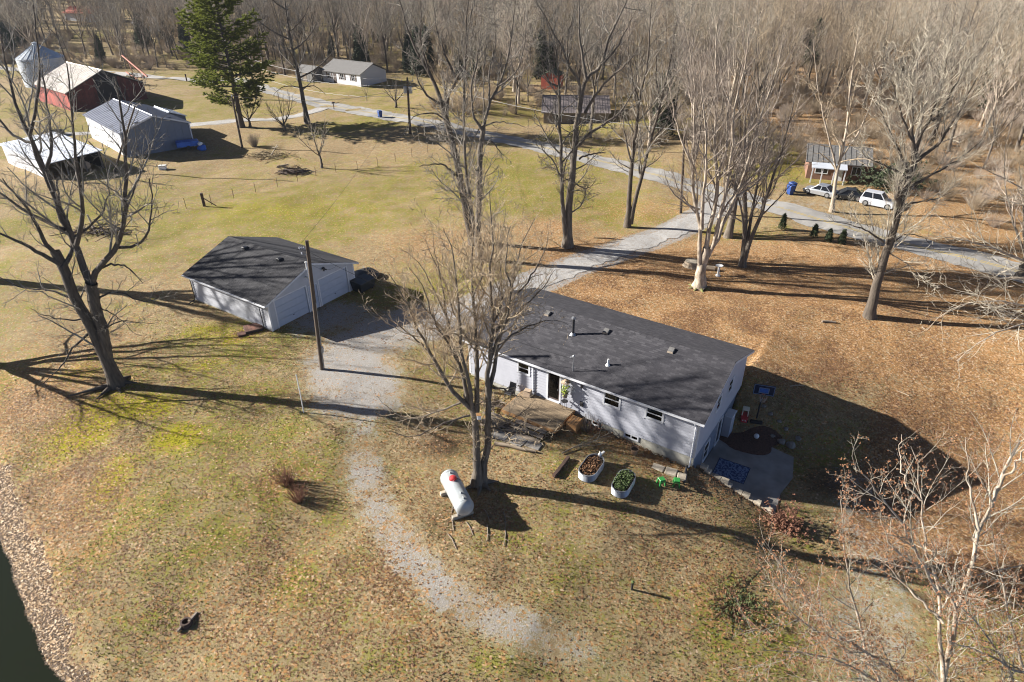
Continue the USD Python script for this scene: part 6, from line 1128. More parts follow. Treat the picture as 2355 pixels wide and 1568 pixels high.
# ------------------------------------------------------------------ the far buildings
def plain_building(name, label, cat_, loc, rz, W, L, eave, ridge, wall, roof, over=.3, ribs=None, along='y', windows=(), doors=(), base=-.4, boards=None, gable=None):
    """x along the front (width W), y along the side (length L); the ridge runs along 'along'."""
    T = Thing(name, label, cat_, loc, rz)
    half = (W if along == 'y' else L) / 2
    def side(x0, x1, fixed, axis, tri, lab):
        poly = [(x0, base), (x1, base), (x1, eave)] + ([((x0 + x1) / 2, ridge - .12)] if tri else []) + [(x0, eave)]
        return T.part('wall', wall_prism(poly, fixed, fixed + .12, axis), (gable or wall) if tri else wall, label=lab)
    w1 = side(.12, W - .12, 0, 'x', along == 'y', 'front wall'); side(.12, W - .12, L - .12, 'x', along == 'y', 'rear wall')
    w2 = side(0, L, 0, 'y', along == 'x', 'left wall'); side(0, L, W - .12, 'y', along == 'x', 'right wall')
    sl = (ridge - eave) / half; ez = eave - over * sl
    n = ribs or 10
    x0, x1 = (-over, L + over) if along == 'y' else (-over, W + over)
    y0, y1 = (-over, W + over) if along == 'y' else (-over, L + over); ym = (y0 + y1) / 2; zr = ridge + .04
    sw = (lambda m: m) if along == 'x' else (lambda m: (m[0][:, [1, 0, 2]], m[1][:, ::-1]))
    top = []
    for ya in (y0, y1):
        p = [(x0, ya, ez), (x1, ya, ez), (x1, ym, zr), (x0, ym, zr)]; v, f = hexa([(a, b, c) for a, b, c in p] + [(a, b, c + .08) for a, b, c in p]); top.append((v, f if ya == y0 else f[:, ::-1]))
    rp_ = T.part('roof', sw(cat(top)), roof)
    if ribs:
        rb = []
        for k in range(ribs + 1):
            xx = x0 + .03 + (x1 - x0 - .12) * k / ribs
            for ya in (y0, y1):
                p = [(xx, ya, ez + .078), (xx + .06, ya, ez + .078), (xx + .06, ym, zr + .078), (xx, ym, zr + .078)]; v, f = hexa(p + [(a, b, c + .045) for a, b, c in p]); rb.append((v, f if ya == y0 else f[:, ::-1]))
        T.part('roof_ribs', sw(cat(rb)), roof, rp_)
    T.part('ridge_cap', sw(tubes(np.array([(x0, ym, zr + .09), (x1, ym, zr + .09)]), np.full(2, .09), 5, True)), roof, rp_)
    for k, (wall_, c, z0, z1, w) in enumerate(windows):
        fr = (lambda a0, a1, b0, b1, d0, d1: box(a0, a1, -d1, -d0, b0, b1) if wall_ == 'front' else box(-d1, -d0, a0, a1, b0, b1))
        wn = T.part('window', cat([fr(c - w / 2 - .09, c + w / 2 + .09, z0 - .09, z0, .003, .06), fr(c - w / 2 - .09, c + w / 2 + .09, z1, z1 + .09, .003, .06), fr(c - w / 2 - .09, c - w / 2, z0, z1, .003, .06), fr(c + w / 2, c + w / 2 + .09, z0, z1, .003, .06), fr(c - .025, c + .025, z0, z1, .022, .05)]), 'white_trim')
        T.part('pane', fr(c - w / 2, c + w / 2, z0, z1, .004, .02), 'car_glass', wn)
        if name == 'bungalow':
            for s_ in (-1, 1): T.part('shutter', fr(c + s_ * (w / 2 + .29) - .17, c + s_ * (w / 2 + .29) + .17, z0 - .05, z1 + .05, .004, .05), 'dark_frame', wn)
    for k, (wall_, c, z1, w, m_) in enumerate(doors):
        d = box(c - w / 2, c + w / 2, -.04, -.004, .02, z1) if wall_ == 'front' else box(-.04, -.004, c - w / 2, c + w / 2, .02, z1)
        dd = T.part('door', d, m_); h = cbox((c + w * .38, -.07, 1.0), (.06, .05, .12)) if wall_ == 'front' else cbox((-.07, c + w * .38, 1.0), (.05, .06, .12)); T.part('handle', h, 'black_metal', dd)
    if boards:
        for axis_, n_, ln in (('y', int(L / .5), L), ('x', int(W / .5), W)):
            for k in range(n_):
                a = ln * k / n_ + .02; b_ = ln * (k + 1) / n_ - .02
                if axis_ == 'y': T.part('wall_board', box(-.035, -.003, a, b_, base, eave - .03), boards[0], w2)
                else:
                    zt = min(ridge - .2, eave + sl * min(a, W - b_) - .06) if along == 'y' else eave - .05
                    if boards[1] and not (boards[1][0] < (a + b_) / 2 < boards[1][1]): T.part('wall_board', box(a, b_, -.035, -.003, base, zt), 'barn_maroon', w1)
    T.eave_ = ez
    return T
barn = plain_building('barn', 'large red barn with pale metal roof and dark open front beside the grain bin', 'barn', G3(-79.0, 122.5), .864, 13.5, 16, 3.3, 6.2, 'barn_red', 'barn_roof', .35, 18, gable='barn_dark', boards=('barn_red', (5.0, 9.2)))
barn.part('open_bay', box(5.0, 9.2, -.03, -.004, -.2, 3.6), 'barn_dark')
blue = plain_building('pole_barn', 'blue grey pole barn with metal roof and white trim in the farm yard', 'shed', G3(-53.0, 90.5), .76, 9.2, 16.8, 3.3, 4.85, 'blue_siding', 'metal_roof', .25, 20, windows=())
for k in range(9): blue.part('wall_panel', box(.16 + k * .99, .16 + k * .99 + .95, -.03, -.003, -.2, 3.2 + (1.2 if 2 <= k <= 6 else .25 if k in (1, 7) else 0)), 'blue_siding')
for x in (0, 9.2): blue.part('corner_trim', box(x - .08, x + .08, -.06, -.032, -.2, 3.2), 'white_trim')
blue.part('side_cladding', box(-.03, -.004, .1, 16.7, -.2, 3.2), 'white_trim')
for s_ in (0, 1): blue.part('rake_board', (lambda v, f: (v, f if s_ == 0 else f[:, ::-1]))(*hexa([(-.25 if s_ == 0 else 9.45, -.30, 3.12), (-.25 if s_ == 0 else 9.45, -.255, 3.12), (4.6, -.255, 4.78), (4.6, -.30, 4.78), (-.25 if s_ == 0 else 9.45, -.30, 3.32), (-.25 if s_ == 0 else 9.45, -.255, 3.32), (4.6, -.255, 4.98), (4.6, -.30, 4.98)])), 'white_trim')
ann = plain_building('lean_to', 'low ribbed white metal lean-to roof behind the blue grey pole barn', 'shed', G3(-53.6, 101.8), .76, 4.4, 6, 2.7, 3.5, 'blue_siding', 'shed_roof', .2, 14)
for k, (a_, b_) in enumerate(((-.1, .03), (3.57, 3.7))): ann.part('post', box(a_, b_, 2.9, 3.1, -.3, 2.1), 'grey_wood')
shed = Thing('pole_shed', 'low shed with broad pale metal roof at the left edge of the farm yard', 'shed', G3(-57.5, 80.3), .89)
W_, L_ = 6.6, 15.0
shed.part('roof', hexa([(-.3, -.3, 1.9), (W_ + .3, -.3, 2.25), (W_ + .3, L_, 2.5), (-.3, L_, 2.15), (-.3, -.3, 1.98), (W_ + .3, -.3, 2.33), (W_ + .3, L_, 2.58), (-.3, L_, 2.23)]), 'shed_roof')
shed.part('roof_ribs', cat([hexa([(x, -.3, 1.978 + .35 * (x + .3) / 7.2), (x + .06, -.3, 1.98 + .35 * (x + .3) / 7.2), (x + .06, L_, 2.23 + .35 * (x + .3) / 7.2), (x, L_, 2.228 + .35 * (x + .3) / 7.2), (x, -.3, 2.02 + .35 * (x + .3) / 7.2), (x + .06, -.3, 2.02 + .35 * (x + .3) / 7.2), (x + .06, L_, 2.27 + .35 * (x + .3) / 7.2), (x, L_, 2.27 + .35 * (x + .3) / 7.2)]) for x in np.arange(-.2, W_ + .2, .6)]), 'shed_roof')
shed.part('wall', box(0, .1, 0, L_ - .3, -.4, 1.9), 'white_trim', label='white left wall'); shed.part('wall', box(.1, W_, L_ - .4, L_ - .3, -.4, 2.1), 'white_trim', label='rear wall'); shed.part('wall', box(W_ - .1, W_, 0, L_ - .4, -.4, 2.2), 'barn_dark', label='right wall')
for x in (.1, 2.2, 4.4, W_ - .25): shed.part('post', box(x, x + .15, 0, .15, -.4, 1.9 + .05 * x), 'grey_wood')
sb = Thing('wooden_spool', 'round wooden spool end leaning inside the front of the pale roofed shed', 'spool', shed.world(np.array([4.6, .3, .2])), .89); sb.part('disc', (lambda m: (m[0][:, [0, 2, 1]] + [0, 0, .55], m[1][:, ::-1]))(lathe([(0, -.06), (.5, -.06), (.5, .06), (0, .06)], 16)), 'kraft'); sb.part('hub', (lambda m: (m[0][:, [0, 2, 1]] + [0, 0, .55], m[1][:, ::-1]))(lathe([(0, -.2), (.15, -.2), (.15, .2), (0, .2)], 10)), 'kraft')
tk = Thing('stock_tank', 'dark round stock tank on the ground behind the pale roofed shed', 'tank', at(133, 310)); tk.part('tank', lathe([(0, -.05), (1.0, -.05), (1.05, .6), (.98, .6), (.95, .15), (0, .15)], 18), 'dark_bin'); tk.part('rim', lathe([(1.04, .56), (1.09, .58), (1.09, .63), (.97, .63)], 18), 'black_metal')
gb = Thing('grain_bin', 'corrugated steel grain bin with ribbed conical roof behind the red barn', 'grain bin', G3(-100.5, 151.0)); r = 4.4; pr = []
for k in range(34): z = 5.5 * k / 33; pr.append((r + (.035 if k % 2 else 0), z))
gb.part('wall', lathe([(r, -.4)] + pr, 40), 'bin_steel', smooth=15); rf_ = gb.part('roof', lathe([(r + .12, 5.42), (r + .12, 5.5), (.55, 8.0), (.5, 8.25), (.6, 8.27), (.6, 8.42), (0, 8.6)], 40), 'bin_steel', smooth=20)
gb.part('roof_rib', cat([bar(((r + .1) * math.cos(a), (r + .1) * math.sin(a), 5.54), (.6 * math.cos(a), .6 * math.sin(a), 8.0), .045, 5) for a in np.linspace(0, 6.283, 25)[:-1]]), 'bin_steel', rf_); gb.part('ladder', cat([bar(((r + .1) * math.cos(-1.6), (r + .1) * math.sin(-1.6), 0), ((r + .1) * math.cos(-1.6), (r + .1) * math.sin(-1.6), 5.6), .03, 5), bar(((r + .1) * math.cos(-1.5), (r + .1) * math.sin(-1.5), 0), ((r + .1) * math.cos(-1.5), (r + .1) * math.sin(-1.5), 5.6), .03, 5)]), 'grey_metal')
bung = plain_building('bungalow', 'white bungalow with grey roof and dark shutters across the road', 'house', G3(-31.5, 146.2), .955, 7.6, 11.8, 2.5, 4.1, 'white_trim', 'far_roof', .35, windows=(('left', 2.2, 1.0, 2.1, 1.0), ('left', 5.6, 1.0, 2.1, 1.1), ('left', 9.6, 1.0, 2.1, 1.0)), doors=(('left', 7.9, 2.05, .9, 'dark_frame'),), gable='door_white')
sd = plain_building('garden_shed', 'small dark shed beside the white bungalow', 'shed', G3(-43, 151.2), .955, 4.2, 5.5, 2.0, 2.9, 'far_roof', 'far_roof', .2, doors=(('left', 2.5, 1.8, 1.2, 'grey_wood'),))
brown = plain_building('farmhouse', 'low house with ribbed brown metal roof beyond the road, behind the tall trees', 'house', np.array([5.7, 115.3, -1.6]), -.07, 11.0, 11.5, 2.35, 3.9, 'grey_wood', 'brown_roof', .4, 26, along='x', windows=(('front', 2.5, .9, 1.9, 1.1), ('front', 8, .9, 1.9, 1.1)), doors=(('front', 5.2, 2.0, .9, 'dark_frame'),))
rsh = plain_building('tool_shed', 'small bright red shed with green roof among the trees behind the brown roofed house', 'shed', G3(6.4, 142.0), -.3, 3.6, 4.5, 2.6, 3.4, 'far_red', 'cedar_green', .2, doors=(('front', 1.8, 2.0, 1.3, 'rust_red'),))
brick = plain_building('cottage', 'brick cottage with white porch posts beside the parked cars', 'house', G3(36.3, 79.0), -.35, 6.6, 6.0, 2.2, 3.3, 'brick_wall', 'far_roof', .4, 12, along='x', windows=(('front', 1.6, .8, 1.9, 1.3), ('front', 5.4, .9, 1.8, .9)), doors=(('front', 3.6, 1.95, .85, 'white_trim'),))
brick.part('porch_roof', hexa([(.3, -1.9, 1.8), (4.2, -1.9, 1.8), (4.2, -.4, 2.05), (.3, -.4, 2.05), (.3, -1.9, 1.88), (4.2, -1.9, 1.88), (4.2, -.4, 2.13), (.3, -.4, 2.13)]), 'shed_roof')
for x in (.4, 1.5, 2.8, 4.0): brick.part('porch_post', box(x, x + .12, -1.8, -1.68, -.3, 1.82), 'white_trim')
pp_ = at(150, 47); fh = plain_building('red_roofed_house', 'tiny far house with bright red roof in the distant hazy woods', 'house', pp_, -.3, 15, 9, 2.8, 4.8, 'white_trim', 'far_red', .4, along='x'); fh.part('chimney', box(10, 10.8, 4.2, 5.0, 4, 5.8), 'brick_wall')
pp_ = at(310, 72); fh = plain_building('far_house', 'tiny far pale roofed house in the woods left of the pine', 'house', pp_, .2, 12, 8, 2.6, 4.4, 'white_trim', 'barn_roof', .4, along='x'); fh.part('chimney', box(8, 8.7, 4, 4.7, 4, 5.2), 'brick_wall')
# ------------------------------------------------------------------ farm yard things
au = at(318, 182); ag = Thing('grain_auger', 'long rusty red grain auger raised on its wheels by the far road', 'auger', au, 2.45)
ag.part('tube', bar((-5, 0, 1.0), (5.0, 0, 4.6), .20, 8), 'rust_red'); ag.part('tube', bar((-3.6, 1.6, .4), (1.4, 1.6, 1.6), .17, 8), 'rust_red'); ag.part('undercarriage', cat([bar((-.5, -1.0, .4), (2.5, 0, 3.6), .07), bar((-.5, 1.0, .4), (2.5, 0, 3.6), .07), bar((-.5, -1, .4), (-.5, 1, .4), .06), bar((-.5, -1, .4), (-3.5, 0, 1.5), .05)]), 'rust_red')
for y in (-1.1, 1.1): ag.part('wheel', (lambda m: (np.stack([m[0][:, 0] - .5, m[0][:, 2] + y, m[0][:, 1] + .38], 1), m[1][:, ::-1]))(lathe([(0, -.1), (.38, -.1), (.38, .1), (0, .1)], 12)), 'rubber')
tt = Thing('stock_trough_heap', 'dark green leafy clump on a stump beside the rusty auger', 'shrub', at(308, 196)); P = np.random.default_rng(3).normal(0, 1, (150, 3)) * [.6, .6, .7] + [0, 0, 1.0]; tt.part('foliage', leafquads(np.stack([P, P + [0, 0, .1]], 1), 900, .2, np.random.default_rng(4)), 'arborvitae', kind='stuff'); tt.part('trunk', bar((0, 0, -.1), (0, 0, 1.2), .15, 7), 'bark_dark')
for k, (mx, my) in enumerate(((430, 188), (497, 191), (519, 191), (530, 192), (466, 190))):
    p = at(mx, my); T = Thing('wooden_post', 'dark wooden post standing along the far road', 'post', p, 0, 'posts along the far road'); T.part('post', bev(-.11, .11, -.11, .11, -.2, 1.55, .02), 'dark_wood'); T.part('cap', bev(-.13, .13, -.13, .13, 1.552, 1.6, .02), 'dark_wood')
bt = Thing('covered_trailer', 'bright blue tarpaulin covered trailer parked at the pole barn corner', 'trailer', at(434, 342), .5)
bt.part('cover', loft([[(x, -w, .5), (x, w, .5), (x, w, h - .15), (x, 0, h), (x, -w, h - .15)] for x, w, h in ((-1.5, .75, 1.15), (-1.4, .85, 1.3), (1.4, .85, 1.25), (1.5, .75, 1.1))]), 'blue_tarp', smooth=30); bt.part('chassis', box(-1.5, 2.3, -.3, .3, .38, .48), 'black_metal')
for y in (-.8, .8): bt.part('wheel', (lambda m: (np.stack([m[0][:, 0], m[0][:, 2] + y, m[0][:, 1] + .3], 1), m[1][:, ::-1]))(lathe([(0, -.09), (.3, -.09), (.3, .09), (0, .09)], 12)), 'rubber')
bg = Thing('tarp_bundle', 'small bundle of blue tarpaulin and white bags beside the covered trailer', 'bundle', at(466, 345)); v, f = rock(.6, 3, .8); bg.part('tarp', (v + [0, 0, .3], f), 'blue_tarp', smooth=60); v, f = rock(.35, 5, .9); bg.part('bag', (v + [-.2, .1, .85], f), 'white_plastic', smooth=60)
wb = Thing('white_crate', 'white box lying on the grass in front of the pole barn', 'box', at(375, 389), .2); wb.part('body', bev(-.45, .45, -.3, .3, 0, .45, .03), 'white_plastic'); wb.part('lid', bev(-.48, .48, -.33, .33, .452, .52, .02), 'white_plastic')
def pile(name, label, p, n, sx, sy, h, seed, m, r=.035, L=.8, extra=None):
    T = Thing(name, label, 'brush pile', p); rg = np.random.default_rng(seed); c = rg.normal(0, 1, (n, 3)) * [sx, sy, 1]; c[:, 2] = np.abs(rg.normal(0, .4, n)) * h * np.exp(-(c[:, 0] / sx) ** 2 * .4) + .05
    d = norm(rg.normal(0, 1, (n, 3)) * [1, .8, .35]) * rg.uniform(.3, 1, (n, 1)) * L; T.part('sticks', tubes(np.stack([c - d, c + [0, 0, .05], c + d], 1), np.full((n, 3), r) * [1, .9, .5], 4), m, kind='stuff')
    T.part('thick_limb', cat([bar(*x) for x in (extra or [((-sx, 0, .1), (sx, .2, .35), r * 2.2, 6, r)])]), m if not extra else 'pale_stone'); return T
pile('brush_pile', 'grassy heap with a pale crossed timber near the pole barn', at(620, 360), 160, 1.6, .9, .9, 61, 'brush_pile', .03, .9, [((.4, -.6, .3), (1.2, .5, 1.5), .07, 6, .06), ((.6, .1, 1.2), (1.5, -.1, 1.35), .06, 6, .05)])
pile('brush_pile', 'dark heap of cut branches on the grass near the pale fruit tree', at(677, 398), 120, 1.1, .5, .7, 62, 'dark_wood', .04, 1.0)
pile('brush_pile', 'few pale logs lying on grass between the two branch heaps', at(650, 385), 8, .7, .3, .2, 63, 'log_bark', .07, .6)
pile('brush_pile', 'broken down woody heap with snapped stems behind the big left maple', at(225, 535), 130, 1.7, .8, .8, 64, 'dark_wood', .035, 1.1, [((-.2, 0, 0), (-.5, .1, 1.9), .12, 6, .09), ((.7, 0, 0), (.2, .1, 1.3), .1, 6, .08)])
lt = Thing('light_pole', 'leaning grey wooden pole with a lamp in front of the pole barn', 'pole', G3(-51.5, 84.0)); a0 = lt.local(plane(310, 245, 84.0)); lt.part('shaft', tubes(np.array([(0, 0, -.2), a0 * .5, a0]), np.array([.14, .12, .09]), 8, True), 'pole_wood'); lt.part('lamp', lathe([(0, 0), (.16, .05), (.14, .22), (0, .26)], 10, a0 + [-.1, 0, 0]), 'white_plastic')
pl2 = at(557, 340); p2 = Thing('utility_pole', 'slim dark leaning pole standing on the grass right of the pole barn', 'utility pole', pl2); a1 = p2.local(plane(533, 222, pl2[1])); p2.part('shaft', tubes(np.array([(0, 0, -.2), a1 * .5, a1]), np.array([.17, .15, .11]), 8, True), 'pole_wood'); p2.part('insulator', lathe([(0, 0), (.09, .03), (.07, .2), (0, .25)], 8, a1), 'insulator')
fpole = Thing('utility_pole', 'tall roadside utility pole with grey transformers beyond the field', 'utility pole', fpb); a2 = fpole.local(ftop); fpole.part('shaft', tubes(np.array([(0, 0, -.2), a2 * .5, a2]), np.array([.20, .17, .13]), 8, True), 'pole_wood')
for s_ in (-.42, .34): fpole.part('transformer', lathe([(0, -.5), (.28, -.48), (.28, .42), (.2, .5), (0, .52)], 12, a2 + [s_, -.1, -1.75]), 'grey_metal')
fpole.part('crossarm', box(*(a2[0] + np.array([-.9, .9])), *(a2[1] + np.array([-.32, -.18])), *(a2[2] + np.array([-.55, -.42]))), 'pole_wood')
for s_ in (-.8, .8): fpole.part('insulator', lathe([(0, 0), (.07, .02), (.05, .16), (0, .2)], 8, a2 + [s_, -.25, -.42]), 'insulator')
rp3 = at(1565, 490); p3 = Thing('utility_pole', 'slim brown roadside pole left of the many stemmed maple', 'utility pole', rp3); a3 = p3.local(plane(1574, 300, rp3[1])); p3.part('shaft', tubes(np.array([(0, 0, -.2), a3 * .5, a3]), np.array([.16, .14, .10]), 8, True), 'pole_wood'); p3.part('insulator', lathe([(0, 0), (.08, .03), (.06, .2), (0, .25)], 8, a3), 'insulator')
W2 = p2.world(a1); W3 = p3.world(a3); far_ = plane(572, 142, 132); fp4 = Thing('utility_pole', 'utility pole carrying the wires behind the white pine', 'utility pole', G3(far_[0], far_[1])); a4 = fp4.local(far_ + [0, 0, .8]); fp4.part('shaft', tubes(np.array([(0, 0, -.2), a4 * .5, a4]), np.array([.18, .15, .12]), 8, True), 'pole_wood'); fp4.part('crossarm', cbox(a4 + [0, -.15, -.4], (.12, 1.6, .12)), 'pole_wood')
for k, (p, q, sg, lb_) in enumerate(((ftop + [-.8, -.2, 0], far_ + [0, 0, .6], 1.2, 'topmost wire running left from the roadside pole past the bungalow'), (ftop + [0, -.2, -1.0], far_ + [0, 0, -.6], 1.3, 'middle wire running left from the roadside pole past the bungalow'), (ftop + [0, -.2, -2.6], far_ + [0, 0, -2.2], 1.4, 'lowest wire running left from the roadside pole past the bungalow'), (ftop + [.8, -.2, 0], W3, 1.0, 'wire running from the transformer pole to the slim pole by the maples'), (ftop + [0, -.2, -1.4], W2 + [0, 0, .1], 1.2, 'wire running from the transformer pole to the slim pole in the yard'))):
    single('overhead_wire', wire(p, q, sg, .022, 24), 'bright_cable', lb_, 'wire')
# wire fence across the field
fl = spline(np.array([at(x, y)[:2] for x, y in ((300, 500), (390, 485), (470, 474), (560, 450), (660, 425), (740, 402), (862, 384), (960, 358), (1010, 345))]), 60)
fn = Thing('wire_fence', 'thin wire fence on metal posts crossing the far grass field', 'fence', np.r_[fl[0], 0]); fz = ground(fl[:, 0], fl[:, 1])
for k in range(0, 60, 4):
    p = fn.local(np.r_[fl[k], fz[k]]); fn.part('post', box(p[0] - .02, p[0] + .02, p[1] - .02, p[1] + .02, p[2] - .2, p[2] + 1.2), 'rust_wood')
for h_ in (.5, .85, 1.2): fn.part('wire', tubes(fn.local(np.c_[fl, fz + h_]), np.full(60, .008), 3), 'grey_metal')
gp2 = at(470, 474); T = Thing('wooden_post', 'stout dark wooden fence post in the field nearest the garage', 'post', gp2); T.part('post', bev(-.12, .12, -.12, .12, -.2, 1.5, .02), 'dark_wood'); T.part('brace', bar((0, 0, 1.0), (1.4, -.1, .05), .05, 6), 'dark_wood')
mp_ = at(768, 252); T = Thing('mailbox', 'dark mailbox on a post where the farm lane meets the road', 'mailbox', mp_, .7); T.part('post', bev(-.06, .06, -.06, .06, -.1, 1.05, .01), 'dark_wood'); T.part('box', loft([[(x, -.11, 1.052), (x, .11, 1.052), (x, .11, 1.2), (x, .06, 1.29), (x, -.06, 1.29), (x, -.11, 1.2)] for x in (-.27, .27)]), 'black_metal'); T.part('flag', box(-.02, .02, .112, .125, 1.2, 1.4), 'red_paint')
def wheelie(label, p, rz, group=None):
    T = Thing('wheeled_bin', label, 'bin', p, rz, group); T.part('body', hexa([(-.24, -.27, .06), (.24, -.27, .06), (.24, .27, .06), (-.24, .27, .06), (-.31, -.36, 1.0), (.31, -.36, 1.0), (.31, .36, 1.0), (-.31, .36, 1.0)]), 'blue_bin'); T.part('lid', hexa([(-.33, -.40, 1.003), (.33, -.40, 1.003), (.33, .38, 1.003), (-.33, .38, 1.003), (-.3, -.36, 1.09), (.3, -.36, 1.09), (.3, .34, 1.12), (-.3, .34, 1.12)]), 'blue_bin')
    for x in (-.27, .27): T.part('wheel', (lambda m: (np.stack([m[0][:, 2] + x, m[0][:, 0] + .25, m[0][:, 1] + .11], 1), m[1]))(lathe([(0, -.03), (.11, -.03), (.11, .03), (0, .03)], 10)), 'rubber')
    T.part('handle', bar((-.25, .42, 1.0), (.25, .42, 1.0), .02, 6), 'blue_bin'); return T
wheelie('lone blue wheeled bin at the roadside beside the field', at(874, 270), .6)
wheelie('blue wheeled bin by the cars, the one nearer the road', at(1815, 447), .3, 'blue bins opposite the drive'); wheelie('blue wheeled bin by the cars, the one nearer the cottage', at(1819, 441), .3, 'blue bins opposite the drive')
def car(name, label, p, rz, L, W, H, m, suv=False):
    T = Thing(name, label, 'car', p, rz); hb = .62 * H
    sec = lambda x, w, z0, z1: [(x, -w, z0), (x, w, z0), (x, w * 1.0, z1 * .8), (x, w * .9, z1), (x, -w * .9, z1), (x, -w, z1 * .8)]
    w = W / 2; T.part('body', loft([sec(-L / 2, w * .85, .35, hb * .88), sec(-L / 2 + .15, w, .22, hb), sec(0, w, .2, hb), sec(L * .2, w, .2, hb * .98), sec(L / 2 - .15, w * .97, .22, hb * .82), sec(L / 2, w * .82, .35, hb * .62)]), m, smooth=25)
    x0, x1, x2, x3 = (-L / 2 + .12, -L / 2 + .3, L * .06, L * .2) if suv else (-L * .38, -L * .22, L * .05, L * .24)
    cb_ = lambda x, w_, z: [(x, -w_, z), (x, w_, z)]
    v = [(x0, -w * .9, hb * .97), (x3, -w * .9, hb * .97), (x3, w * .9, hb * .97), (x0, w * .9, hb * .97), (x1, -w * .74, H - .04), (x2, -w * .74, H - .04), (x2, w * .74, H - .04), (x1, w * .74, H - .04)]
    T.part('cabin_glass', hexa(v), 'car_glass'); T.part('roof', bev(x1 - .03, x2 + .05, -w * .77, w * .77, H - .038, H + .03, .03), m)
    for s_ in (-1, 1):
        for xa, xb in ((x0, x1), (x3, x2), ((x0 + x3) / 2, (x1 + x2) / 2)): T.part('pillar', bar((xa, s_ * w * .91, hb * .97), (xb, s_ * w * .75, H - .03), .045, 6), m)
        for xw in (-L * .31, L * .32):
            wh = T.part('wheel', (lambda q: (np.stack([q[0][:, 0] + xw, q[0][:, 2] + s_ * (w - .08), q[0][:, 1] + .33], 1), q[1][:, ::-1]))(lathe([(0, -.1), (.28, -.1), (.33, -.06), (.33, .06), (.28, .1), (0, .1)], 16)), 'rubber'); T.part('rim', (lambda q: (np.stack([q[0][:, 0] + xw, q[0][:, 2] + s_ * (w - .08), q[0][:, 1] + .33], 1), q[1][:, ::-1]))(lathe([(0, -.115), (.19, -.11), (.19, .11), (0, .115)], 12)), 'grey_metal', wh)
        T.part('headlight', cbox((L / 2 - .06, s_ * w * .62, hb * .60), (.14, .32, .12)), 'insulator'); T.part('taillight', cbox((-L / 2 + .05, s_ * w * .72, hb * .72), (.12, .2, .14)), 'red_paint')
    return T
car('sedan', 'silver sedan parked nearest the cottage porch, nose towards the road', G3(35.2, 72.2), 2.35, 3.5, 1.5, 1.2, 'car_silver'); car('sedan', 'dark sedan parked between the silver sedan and the white vehicle', G3(37.7, 70.9), 2.75, 3.5, 1.5, 1.15, 'car_dark'); car('sport_utility_vehicle', 'white boxy off road vehicle parked on the grass by the roadside', G3(39.9, 68.3), -.72, 3.5, 1.5, 1.5, 'car_white', True)

# ------------------------------------------------------------------ small trees on the farm side
SMALL = [dict(n=1.6, lf=.5, lmin=.6, lmax=2.0, ang=.65, m=6, up=.08, wob=.15, t0=.2, rf=.6, rl=.016, rmin=.014), dict(n=2.6, lf=.5, lmin=.4, lmax=1.2, ang=.6, m=4, up=.06, wob=.14, t0=.12, rf=.65, rl=.012, rmin=.012), dict(n=3.4, lf=.55, lmin=.25, lmax=.7, ang=.6, m=3, up=.05, wob=.12, t0=.1, rf=.75, rl=.012, rmin=.011)]
def small_tree(name, label, mx, my, h, r, n, seed, bark, twig, fork=.22, spread=.6, group=None):
    rg = np.random.default_rng(seed); p = at(mx, my); T = Thing(name, label, 'tree', p, 0, group); tree_parts(T, vase(rg, h, r, n, .05, fork, spread, p), SMALL, rg, bark, twig, k0=7)
small_tree('fruit_tree', 'small bare spreading tree directly below the white pine', 575, 292, 6.5, .2, 6, 71, 'bark_dark', 'twig_dark', .2, .7); small_tree('fruit_tree', 'small bare rounded tree on the grass right of the white pine', 655, 302, 6.5, .19, 7, 72, 'bark_dark', 'twig_grey', .2, .75)
small_tree('fruit_tree', 'small pale bare tree alone on the grass by the wire fence', 740, 386, 6.8, .16, 7, 73, 'bark_grey', 'twig_pale', .32, .6); small_tree('fruit_tree', 'small bare tree across the road in front of the bungalow', 910, 247, 5.5, .2, 6, 74, 'bark_dark', 'twig_grey', .2, .75)
small_tree('sapling', 'slim bare sapling on the grass in front of the bungalow', 843, 232, 3.2, .06, 4, 75, 'bark_grey', 'twig_grey', .4, .4); T = Thing('bare_shrub', 'bare round shrub on the grass below the white pine', 'shrub', at(585, 338)); twiggy(T, 130, 1.9, .55, 76, 'grey_wood', 4.0)
rg = np.random.default_rng(79); p = G3(34.2, 66.6); T = Thing('roadside_tree', 'slender pale bare tree by the road in front of the silver sedan', 'tree', p)
tree_parts(T, [(np.array([p, plane(1925, 400, 66.6), plane(1945, 300, 66.6), plane(1960, 160, 67), plane(1975, 60, 67)]), .22, .03, .4), (np.array([plane(1927, 400, 66.6), plane(1900, 300, 67), plane(1880, 200, 67.5), plane(1870, 90, 68)]), .12, .02), (np.array([plane(1935, 360, 66.6), plane(1990, 270, 66), plane(2030, 160, 66)]), .11, .02)], [dict(MID[0], n=1.1), dict(MID[1], n=1.8), dict(MID[2], n=2.6), dict(MID[3], n=2.0)], rg, 'bark_pale', 'twig_tan', k0=7, dens=1.1)
T = Thing('evergreen_shrub', 'broad dark evergreen thicket right of the cottage behind the white vehicle', 'shrub', G3(44.5, 74.5)); P = rg.normal(0, 1, (500, 3)) * [2.0, 1.4, .7] + [0, 0, 1.0]; P[:, 2] = np.abs(P[:, 2]); T.part('foliage', leafquads(np.stack([P, P + [0, 0, .1]], 1), 3500, .2, rg), 'cedar_green', kind='stuff'); T.part('stems', tubes(np.stack([P[:40] * [.3, .3, 0], P[:40] * .6, P[:40]], 1), np.full((40, 3), .03), 4), 'bark_dark', kind='stuff')
rg = np.random.default_rng(77); p = at(707, 284); T = Thing('oak_tree', 'tall slender dark trunked bare tree between the pine and the bungalow', 'tree', p)
st = [(np.array([p, p + [-.1, 0, 6], p + [-.5, 0, 13], p + [-.3, .3, 22]]), .42, .05, .4)]
